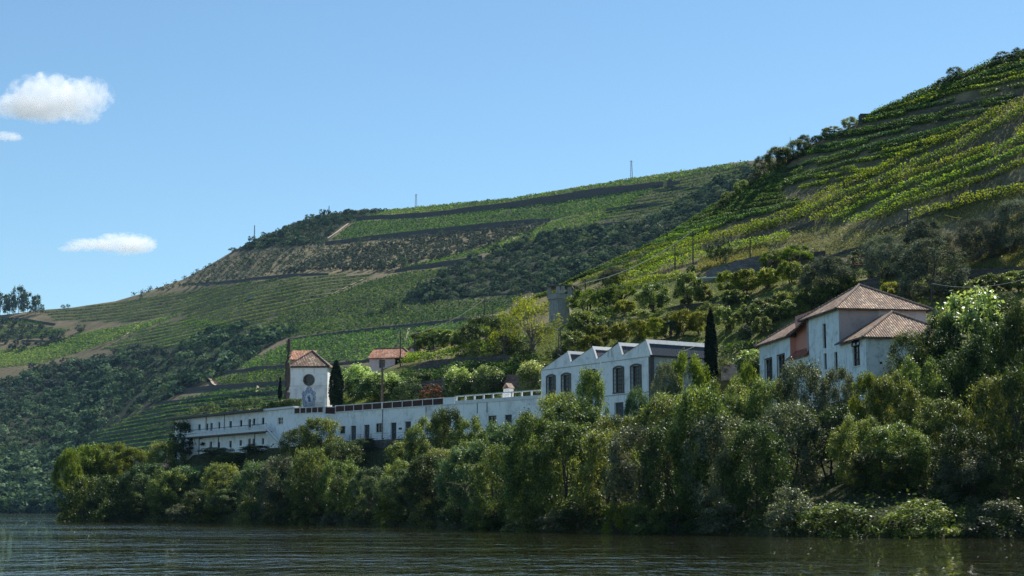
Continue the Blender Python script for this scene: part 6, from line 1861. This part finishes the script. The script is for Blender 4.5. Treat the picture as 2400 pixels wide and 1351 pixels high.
# ================================================================== riverside trees (px, top_py, depth, width_px, kind, label)
RT = [
 (165, 1064, 256, 62, 'yellow', 'slim yellowish willow at the very tip of the bank'),
 (205, 1052, 262, 90, 'yellow', 'yellow-green willow second from the tip of the bank'),
 (255, 1046, 264, 100, 'yellow', 'tall yellow-green willow with a rounded top near the tip'),
 (312, 1058, 260, 95, 'yellow', 'yellow-green willow right of the tallest near the tip'),
 (200, 1128, 250, 100, 'bushdark', 'black-green leafy mound overhanging the water at the tip'),
 (278, 1108, 247, 110, 'bushdark', 'second black-green mound, right of the overhanging one'),
 (345, 1095, 246, 100, 'soft', 'soft green tree behind the second mound'),
 (392, 1042, 254, 84, 'river', 'bright round green tree just below the balcony building left end'),
 (428, 996, 256, 62, 'magnolia', 'dark glossy magnolia rising in front of the balcony'),
 (468, 1020, 254, 80, 'magnolia', 'wider glossy magnolia to the right of the taller one'),
 (400, 1128, 238, 100, 'soft', 'soft green riverside tree below the round bright one'),
 (450, 1098, 238, 120, 'soft', 'pale green riverside tree below the magnolias'),
 (528, 1078, 238, 80, 'dark', 'dark slender tree right of the pale green one'),
 (572, 1050, 246, 80, 'river', 'bright green tree in front of the lower storey windows'),
 (625, 1040, 240, 90, 'river', 'green tree below the outside stair'),
 (510, 1056, 246, 70, 'soft', 'soft green tree at the foot of the lower storey left half'),
 (548, 1062, 240, 70, 'river', 'green tree between the lower storey trees'),
 (602, 1058, 236, 76, 'dark', 'dark tree at the foot of the lower storey right half'),
 (575, 1110, 222, 100, 'silver', 'silvery small-leaved tree with thin stems'),
 (620, 1092, 222, 100, 'soft', 'grey-green tree left of the dark central tree'),
 (672, 1070, 218, 90, 'soft', 'soft green tree at the left flank of the dark central tree'),
 (700, 1012, 220, 90, 'dark', 'dark tree left half of the clump below the linking block'),
 (752, 988, 217, 100, 'river', 'tall green tree directly below the linking block'),
 (800, 1042, 212, 90, 'dark', 'dark tree right flank of the clump below the linking block'),
 (855, 1030, 216, 70, 'soft', 'slim green tree before the first doors of the low building'),
 (762, 1110, 205, 110, 'dark', 'dark riverside tree at the waterline below the linking block'),
 (845, 1110, 203, 110, 'silver', 'silver-green bush mass at the waterline'),
 (900, 1168, 198, 44, 'bushyell', 'small yellow-green bush in the gap by the water'),
 (960, 1040, 198, 110, 'river', 'green tree right of the gap with the sunlit grass'),
 (1010, 985, 196, 100, 'river', 'tree whose twigs reach over the low building doors'),
 (1050, 966, 194, 70, 'darkopen', 'open-crowned tree with bare twigs before the low building'),
 (1100, 985, 192, 90, 'river', 'green tree before the middle windows of the low building'),
 (960, 1108, 180, 120, 'soft', 'soft green tree leaning to the water, right of the small yellow bush'),
 (1040, 1060, 178, 130, 'river', 'broad olive-green riverside tree below the open-crowned one'),
 (1120, 1040, 172, 130, 'river', 'broad riverside tree under the middle windows'),
 (1190, 1010, 170, 120, 'river', 'broad riverside tree before the right end of the low building'),
 (1245, 985, 168, 110, 'river', 'tree at the joint of the low and the saw-tooth buildings'),
 (1310, 935, 168, 110, 'river', 'tree below the first arched windows'),
 (1384, 882, 164, 78, 'river', 'tallest riverside tree, in front of the middle arched window'),
 (1340, 950, 160, 150, 'river', 'wide tree under the tallest one on its left'),
 (1430, 985, 152, 130, 'river', 'tree under the dark lower door of the saw-tooth building'),
 (1492, 924, 160, 60, 'soft', 'small pointed tree before the saw-tooth building corner'),
 (1505, 985, 150, 130, 'river', 'wide tree right of the dark lower door'),
 (1560, 862, 170, 60, 'silver', 'brownish thin tree at the damp side wall'),
 (1612, 843, 172, 88, 'yellow', 'bright conical tree against the damp side wall'),
 (1570, 935, 150, 130, 'river', 'wide tree below the bright conical one'),
 (1640, 925, 150, 120, 'river', 'tree below the foot of the tall cypress'),
 (1705, 900, 150, 110, 'river', 'tree before the brown stone wall'),
 (1750, 862, 158, 70, 'yellow', 'yellow-green tree beside the left end of the pink house'),
 (1735, 940, 138, 130, 'river', 'dark-footed tree left of the silvery one'),
 (1800, 905, 136, 120, 'river', 'tree before the two gothic windows'),
 (1882, 862, 134, 120, 'silver', 'silvery tree covering the foot of the pink house, larger'),
 (1962, 872, 134, 76, 'silver', 'smaller silvery tree before the slit windows'),
 (1850, 960, 124, 150, 'silver', 'big dim silvery riverside tree with leaning trunk'),
 (1940, 960, 124, 140, 'darkopen', 'open dark tree with a gap of sunlit grass below'),
 (2030, 890, 126, 90, 'yellow', 'yellow-green tree before the arched window wing'),
 (2090, 885, 125, 110, 'river', 'green tree below the peeling front wing wall'),
 (2150, 850, 128, 110, 'river', 'tall loose tree right of the peeling wall'),
 (2135, 790, 136, 110, 'dark', 'dark ivy-clad tree against the right wing wall'),
 (2190, 800, 136, 110, 'dark', 'dark tree mass right of the pink house'),
 (2260, 820, 130, 140, 'dark', 'dark deep tree under the big bright one'),
 (2340, 770, 128, 140, 'dark', 'tall dark tree near the right edge'),
 (2410, 735, 124, 140, 'dark', 'tallest dark tree on the right edge'),
 (2330, 900, 116, 120, 'river', 'green-leaved branchy tree near the right edge'),
 (2400, 880, 112, 120, 'darkopen', 'open dark tree on the right edge, lower one'),
 (2210, 950, 118, 130, 'river', 'loose green tree right of centre of the dark mass'),
 (2260, 1010, 112, 140, 'dark', 'dark shrub mass above the water at the right'),
 (2100, 1000, 116, 140, 'river', 'riverside tree with yellowish lower leaves'),
 (2010, 985, 118, 110, 'river', 'tree over the open dark hollow'),
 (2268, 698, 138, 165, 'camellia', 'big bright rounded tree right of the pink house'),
 (2205, 752, 137, 90, 'dark', 'dark bushy tree between the roof corner and the big bright tree'),
 (2480, 740, 124, 140, 'dark', 'first dark tree beyond the right edge of the picture'),
 (2560, 780, 122, 150, 'river', 'first green tree beyond the right edge of the picture'),
 (2650, 760, 120, 150, 'dark', 'second dark tree beyond the right edge of the picture'),
 (2750, 790, 118, 150, 'river', 'second green tree beyond the right edge of the picture'),
 (2520, 960, 108, 150, 'river', 'green riverside tree beyond the right edge of the picture'),
 (2640, 980, 104, 160, 'soft', 'soft riverside tree beyond the right edge of the picture'),
 (2770, 960, 102, 170, 'dark', 'dark riverside tree beyond the right edge of the picture'),
 # waterline row
 (1010, 1075, 173, 110, 'dark', 'dark waterline tree, first of the right-hand row'),
 (1090, 1060, 163, 120, 'soft', 'soft waterline tree, second of the right-hand row'),
 (1165, 1055, 151, 120, 'river', 'olive-green waterline tree before the low building right end'),
 (1140, 1180, 146, 70, 'bushy', 'pale bush dipping into the water, left one'),
 (1245, 1035, 145, 130, 'river', 'olive-green waterline tree under the building joint'),
 (1330, 1005, 141, 150, 'river', 'waterline tree under the tallest riverside tree'),
 (1420, 1020, 137, 140, 'river', 'waterline tree left of the darkest stretch'),
 (1500, 1010, 133, 140, 'silver', 'greyish waterline tree in the dark stretch'),
 (1590, 995, 131, 150, 'dark', 'dark waterline tree in the middle of the dark stretch'),
 (1680, 985, 127, 150, 'silver', 'greyish waterline tree below the cypress'),
 (1770, 1005, 123, 130, 'dark', 'dark waterline tree with hanging branches'),
 (1700, 1190, 121, 110, 'bushsilver', 'low grey bush at the water, right of the dark stretch'),
 (1850, 1150, 116, 100, 'bushsilver', 'grey-leaved low bush left of the bright water bush'),
 (1960, 1185, 110, 140, 'bushy', 'large pale green bush spilling onto the water'),
 (2060, 1065, 115, 130, 'dark', 'dark bush behind the pale water bush'),
 (2165, 1178, 107, 150, 'bushy', 'second pale green bush at the water, further right'),
 (2270, 1065, 111, 140, 'silver', 'greyish tangled bush above the water at the right'),
 (2370, 1065, 109, 140, 'dark', 'dark bush at the water on the right edge'),
 (2340, 1180, 104, 130, 'bushsilver', 'grey low branches trailing in the water at the right edge'),
 (400, 1105, 243, 90, 'river', 'green waterline tree, first left of the narrow slender ones'),
 (520, 1095, 228, 84, 'river', 'green waterline tree directly below the dark slender tree'),
 (600, 1092, 216, 90, 'soft', 'soft waterline tree below the bright green lower storey tree'),
 (660, 1078, 210, 90, 'silver', 'silver-leaved waterline tree below the stair tree'),
 (728, 1062, 206, 96, 'river', 'tall waterline tree below the linking block clump'),
 (800, 1085, 202, 90, 'river', 'waterline tree right of the linking block clump'),
 (868, 1105, 196, 84, 'soft', 'soft waterline tree left of the small yellow gap bush'),
 (940, 1088, 186, 90, 'river', 'waterline tree right of the small yellow gap bush'),
 (480, 1150, 232, 90, 'dark', 'dark waterline tree below the pale green one'),
 (540, 1148, 224, 80, 'soft', 'soft waterline tree below the dark slender tree'),
 (690, 1130, 212, 90, 'dark', 'dark waterline tree left of the dark central clump'),
 (640, 1160, 214, 60, 'bushyell', 'yellow-lit bush in the gap left of the central clump'),
 (340, 1150, 243, 90, 'dark', 'dark waterline tree right of the two black mounds'),
 (1555, 945, 143, 120, 'river', 'filler-leaved tree behind the dark stretch'),
 (1640, 925, 141, 130, 'river', 'tree behind the greyish waterline tree below the cypress'),
 (1260, 975, 153, 130, 'river', 'tree between the joint tree and its waterline neighbour'),
 (1180, 1005, 159, 130, 'soft', 'soft green tree above the pale dipping bush'),
]
RT = [r_ for r_ in RT]
WL = [q[5] for q in RT].index('dark waterline tree, first of the right-hand row')
for ii, (px, top, Y, w_, k, lab) in enumerate(RT):
    if 'waterline' in lab and 'tree' in lab: Y = itp(YB, px) + (4.5 if px > 880 else 3.2)
    if ii >= WL and k.startswith('bush') and px > 880: Y = itp(YB, px) + 2.0
    lab = lab.replace('filler-leaved tree', 'dense green tree')
    cat = 'bush' if k.startswith('bush') else 'tree'
    tree_px('riverside_bush' if cat == 'bush' else 'riverside_tree', k, px, top, Y, w_ * 1.15, lab, cat=cat)

_wk = ['bushdark', 'bushy', 'bushsilver', 'bushdark', 'bushyell', 'bushy', 'bushdark']
for i, px in enumerate(np.r_[np.arange(330, 900, 52), np.arange(930, 1640, 74)]):
    px = px + rng.normal() * 8; hpx = rng.uniform(38, 66) * (1 if px < 900 else 1.35); Yw = itp(YB, px) + 1.8
    b_ = P(px, 1200, Yw); kk = _wk[i % 7]
    tree('waterside_bush', kk, (b_.x, b_.y, -.15), rng.uniform(62, 96) * (1 if px < 900 else 1.4) * Yw / F, hpx * Yw / F, ORD[i].replace('topmost', 'first') + ' low bush along the water\'s edge, counting from the yellow willows at the tip', 'bush')
# ground-cover on the lower bank
def ground_cover(name, poly_fn, n, size, mat, label, cat='undergrowth', h=.5, up=.8, aspect=.6):
    P_ = poly_fn(n); V, Fc = leaf_arrays(P_ + np.c_[np.zeros(len(P_)), np.zeros(len(P_)), rng.uniform(0, h, len(P_))], size, up, None, 0, aspect)
    tone = np.clip(.5 + .3 * vnoise(P_[:, 0] / 2.5, P_[:, 1] / 2.5) + rng.normal(size=len(P_)) * .2, 0, 1)
    o = link_mesh(name, mesh_quads(name, V, Fc, mat, tone)); tag(o, label, cat, None, 'stuff')
def hill_T(n, t0, t1, px0, px1):
    a = rng.uniform(av(px0, 950)[0], av(px1, 950)[0], n); fi = (a - near.a0) / (near.a1 - near.a0) * (near.na - 1); i = fi.astype(int)
    t = rng.uniform(t0, t1, n); Y = np.array([np.interp(tt, near.T, near.Y[k]) for tt, k in zip(t, i)]); Z = np.array([np.interp(tt, near.T, near.Z[k]) for tt, k in zip(t, i)])
    return np.stack([a * Y, Y, Z], 1)
ground_cover('bank_undergrowth', lambda n: hill_T(n, .35, 3.0, 140, 2500), 36000, .26, L_dark, 'tangled green undergrowth on the river bank beneath the trees', h=.9)
ground_cover('hillside_grass', lambda n: hill_T(n, 5.0, 6.0, 800, 2480), 60000, .30, L_grass, 'grass and weeds of the orchard terraces', 'grass', h=.35, up=.3, aspect=.25)
def hitpoly(poly, n):
    a0, a1, b0, b1 = bbox(poly); x = rng.uniform(a0, a1, n); y = rng.uniform(b0, b1, n); k = inpoly(x, y, poly); return near.hit(x[k], y[k])
ground_cover('dry_grass', lambda n: np.concatenate([hitpoly(p_, n) for p_ in dry_polys]), 26000, .34, L_dry, 'dry straw-coloured grass on the open slope above the olive trees', 'grass', h=.4, up=.2, aspect=.22)
ground_cover('slope_weeds', lambda n: hill_T(n, 6.0, 7.0, 1220, 2480), 30000, .22, L_dry, 'dry weeds between the vine rows of the near hillside', 'grass', h=.3, up=.3, aspect=.25)

# ================================================================== poles and wires
def pole(px, top, base, Y, label, r=.11, arm=True, lattice=False, name='utility_pole', mat=None):
    b = P(px, base, Y); t = P(px, top, Y); e_ = empty(name, tuple(b), label, 'pole')
    m = MB()
    if lattice:
        for s_ in (-.28, .28): m.tube([b + Vector((s_, 0, -.5)), t + Vector((s_ * .3, 0, 0))], .06, 4)
        for i in range(12):
            u0, u1 = i / 12, (i + 1) / 12; w0, w1 = .28 * (1 - .7 * u0), .28 * (1 - .7 * u1)
            m.tube([b.lerp(t, u0) + Vector((-w0 if i % 2 else w0, 0, 0)), b.lerp(t, u1) + Vector((w1 if i % 2 else -w1, 0, 0))], .03, 4)
    else: m.tube([b - Vector((0, 0, .6)), t], [r * 1.25, r * .8], 7)
    m.build('shaft', mat or M_wood, e_)
    if arm:
        m = MB(); m.tube([t + Vector((-.55, 0, -.25)), t + Vector((.55, 0, -.25))], .05, 4); m.build('crossarm', M_iron, e_)
        m = MB()
        for s_ in (-.5, 0, .5): m.tube([t + Vector((s_, 0, -.22)), t + Vector((s_, 0, 0.02))], .045, 5)
        m.build('insulator', M_steel, e_)
    return t
def at_hill(px, base): return float(near.hit(px, base)[0][1])
PL = {}
PL['garden'] = pole(896, 845, 950, 226, 'wooden pole with a lamp rising behind the brown parapet panels', .16, True)
bq = P(896, 862, 226); m = MB(); m.tube([bq, bq + Vector((.5, -.2, .1))], .04, 5); m.tube([bq + Vector((.5, -.2, .1)), bq + Vector((.75, -.25, -.02))], .11, 6)
le = empty('street_lamp', tuple(bq), 'small lamp bracket fixed to the wooden garden pole', 'lamp'); m.build('lamp_arm', M_steel, le)
PL['h1'] = pole(938.5, 772, 868, 258, 'thin pole rising through the orange roof', .09)
PL['h2'] = pole(972, 782, 845, 262, 'pole beside the gabled shed', .10)
PL['c1'] = pole(1122, 728, 775, 292, 'shortest of three thin poles on the crest left of the tower', .07, False)
PL['c2'] = pole(1135, 702, 775, 290, 'tallest of three thin poles on the crest left of the tower', .11)
PL['c3'] = pole(1155, 712, 770, 290, 'rightmost of three thin poles on the crest left of the tower', .08, False)
PL['lat'] = pole(1312, 770, 850, 205, 'narrow lattice pole in front of the ruined tower foot', .1, True, True, mat=M_iron)
for k_, (px, top, base, lab) in {'a': (1372, 655, 695, 'thin pole just above the umbrella-shaped trees'), 'b': (1472, 615, 656, 'thin pole among the lower left vine rows'), 'c': (1582, 575, 640, 'left of the two tall poles below the bright vine rows'),
                    'd': (1624, 542, 634, 'tallest pole of the middle slope, cables fixed at its top'), 'e': (1758, 558, 636, 'pole standing before the grey stone wall'), 'f': (1978, 384, 448, 'pole among the bright vine rows high on the slope'),
                    'g': (2127, 488, 572, 'tall bare pole above the olive trees'), 'h': (2183, 664, 722, 'thin pale pole behind the right end of the main roof'), 'i': (2283, 270, 290, 'tiny stake in the upper vine rows'), 'j': (1510, 712, 758, 'thin stake in the orchard')}.items():
    PL[k_] = pole(px, top, base, at_hill(px, base), lab, .10 if k_ not in 'ij' else .05, k_ in 'dg')
PL['m'] = pole(1852, 322, 375, 300, 'thin mast behind the ridge bushes', .06, False, name='thin_mast', mat=M_steel)
def wire(a, b, sag, label, mat=None, r=.013):
    m = MB(); a, b = Vector(a), Vector(b); m.tube([a.lerp(b, s_) - Vector((0, 0, sag * 4 * s_ * (1 - s_))) for s_ in np.linspace(0, 1, 13)], r, 4, cap=False)
    o = m.build('cable', mat or M_wire, None, origin=tuple(a)); tag(o, label, 'cable')
wire(PL['d'], PL['a'] + Vector((0, 0, -.6)), 1.2, 'pale thick cable sloping down left from the tallest middle pole', M_wirel, .05)
wire(PL['d'], PL['b'], 1.0, 'thin wire from the tallest middle pole to the pole below')
wire(PL['garden'], PL['h1'], .8, 'wire between the garden pole and the pole at the orange roof')
wire(PL['h1'], PL['h2'], .3, 'short wire between the two poles by the orange-roofed house')
wire(PL['h2'], PL['lat'], 1.4, 'wire from the shed pole to the lattice pole')
wire(PL['h2'], PL['c2'], .8, 'wire from the shed pole up to the crest poles')
wire(PL['g'], PL['e'], 2.2, 'long sagging wire over the dry grass slope')
wire(PL['h'], P(2400, 655, 150), .6, 'pale wire from the thin pole to the right edge', M_wirel)
wire(P(1590, 826, 176), P(1690, 770, 185), .4, 'pale wire over the saw-tooth roof')
hs = near.hit([2215, 2255], [516, 524]); wire(hs[0] + [0, 0, .7], hs[1] + [0, 0, .7], .1, 'short yellow hose on the lowest vine row', plain('yellow_hose', (.6, .42, .03), .5, .1, 3), .05)

# ================================================================== clouds (soft volumes far away, outside the haze)
def cloudmat(seed, dens, scl):
    m = bpy.data.materials.new('cloud_vapour'); m.use_nodes = True; nt = m.node_tree; nt.nodes.clear()
    out = N(nt, 'ShaderNodeOutputMaterial'); pv = N(nt, 'ShaderNodeVolumePrincipled')
    pv.inputs['Color'].default_value = (1, 1, 1, 1); pv.inputs['Anisotropy'].default_value = 0.2
    tc = N(nt, 'ShaderNodeTexCoord')
    n = N(nt, 'ShaderNodeTexNoise'); n.noise_dimensions = '4D'; n.inputs['W'].default_value = seed; n.inputs['Scale'].default_value = scl; n.inputs['Detail'].default_value = 8; n.inputs['Roughness'].default_value = .62
    mp = N(nt, 'ShaderNodeMapping'); mp.inputs['Scale'].default_value = (1.6, 1.6, 0.8); nt.links.new(tc.outputs['Object'], mp.inputs[0]); nt.links.new(mp.outputs[0], n.inputs['Vector'])
    ln = N(nt, 'ShaderNodeVectorMath', operation='LENGTH'); nt.links.new(tc.outputs['Object'], ln.inputs[0])
    def M(op, a, b=None, c=None):
        q = N(nt, 'ShaderNodeMath', operation=op)
        for i, x in enumerate((a, b, c)):
            if x is None: continue
            if isinstance(x, (int, float)): q.inputs[i].default_value = x
            else: nt.links.new(x, q.inputs[i])
        return q.outputs[0]
    # object space is the unit sphere; noise erodes the shell
    base = M('SUBTRACT', 1.0, ln.outputs['Value'])
    d = M('ADD', M('MULTIPLY', base, 1.0), M('MULTIPLY', M('SUBTRACT', n.outputs[0], 0.55), 2.8))
    d = M('MULTIPLY', M('MAXIMUM', M('MINIMUM', M('MULTIPLY', d, 6.0), 1.0), 0.0), dens)
    nt.links.new(d, pv.inputs['Density']); nt.links.new(pv.outputs[0], out.inputs['Volume'])
    return m
def cloud(cx_, cy_, w_, h_, Yd, label, parts, seed, dens=0.014):
    c = P(cx_, cy_, Yd); r = empty('cloud', tuple(c), label, 'cloud', 'white clouds in the left sky')
    for i, (dx, dy, pw, ph) in enumerate(parts):
        q = P(cx_ + dx, cy_ + dy, Yd)
        import bmesh
        bm = bmesh.new(); bmesh.ops.create_icosphere(bm, subdivisions=3, radius=1.0); me = bpy.data.meshes.new('puff'); bm.to_mesh(me); bm.free()
        me.materials.append(cloudmat(seed + i * 3.1, dens, 2.9))
        o = link_mesh('puff', me, r); o.location = q - c; o.scale = (pw / 2 * Yd / F, pw / 2 * .5 * Yd / F, ph / 2 * Yd / F); o.rotation_euler = (0, 0.0, 0)
cloud(120, 235, 290, 120, 5000, 'largest white cloud at the upper left', [(-10, -5, 220, 130), (80, -10, 150, 100), (-90, 15, 150, 66), (75, 35, 100, 50), (-20, 25, 200, 60)], 1.0)
cloud(255, 572, 230, 48, 5600, 'flat elongated white cloud low in the sky at the left', [(35, 0, 170, 58), (-45, 2, 130, 34), (-90, 12, 70, 18), (70, 4, 100, 44)], 21.0)
cloud(15, 320, 70, 24, 5200, 'small wisp of cloud below the largest cloud at the picture edge', [(0, 0, 76, 26), (22, 4, 40, 18)], 41.0, .02)

# ================================================================== haze
m = bpy.data.materials.new('air_haze'); m.use_nodes = True; nt = m.node_tree; nt.nodes.clear()
out = N(nt, 'ShaderNodeOutputMaterial'); pv = N(nt, 'ShaderNodeVolumePrincipled'); pv.inputs['Color'].default_value = (0.38, 0.66, 1.0, 1)
pv.inputs['Density'].default_value = 0.000032; pv.inputs['Anisotropy'].default_value = 0.0
nt.links.new(pv.outputs[0], out.inputs['Volume'])
hz_ = MB(); hz_.box((-200, 1050, -6), (2600, 0, 0), (0, 2700, 0), (0, 0, 460))
tag(hz_.build('haze', m), kind='stuff')
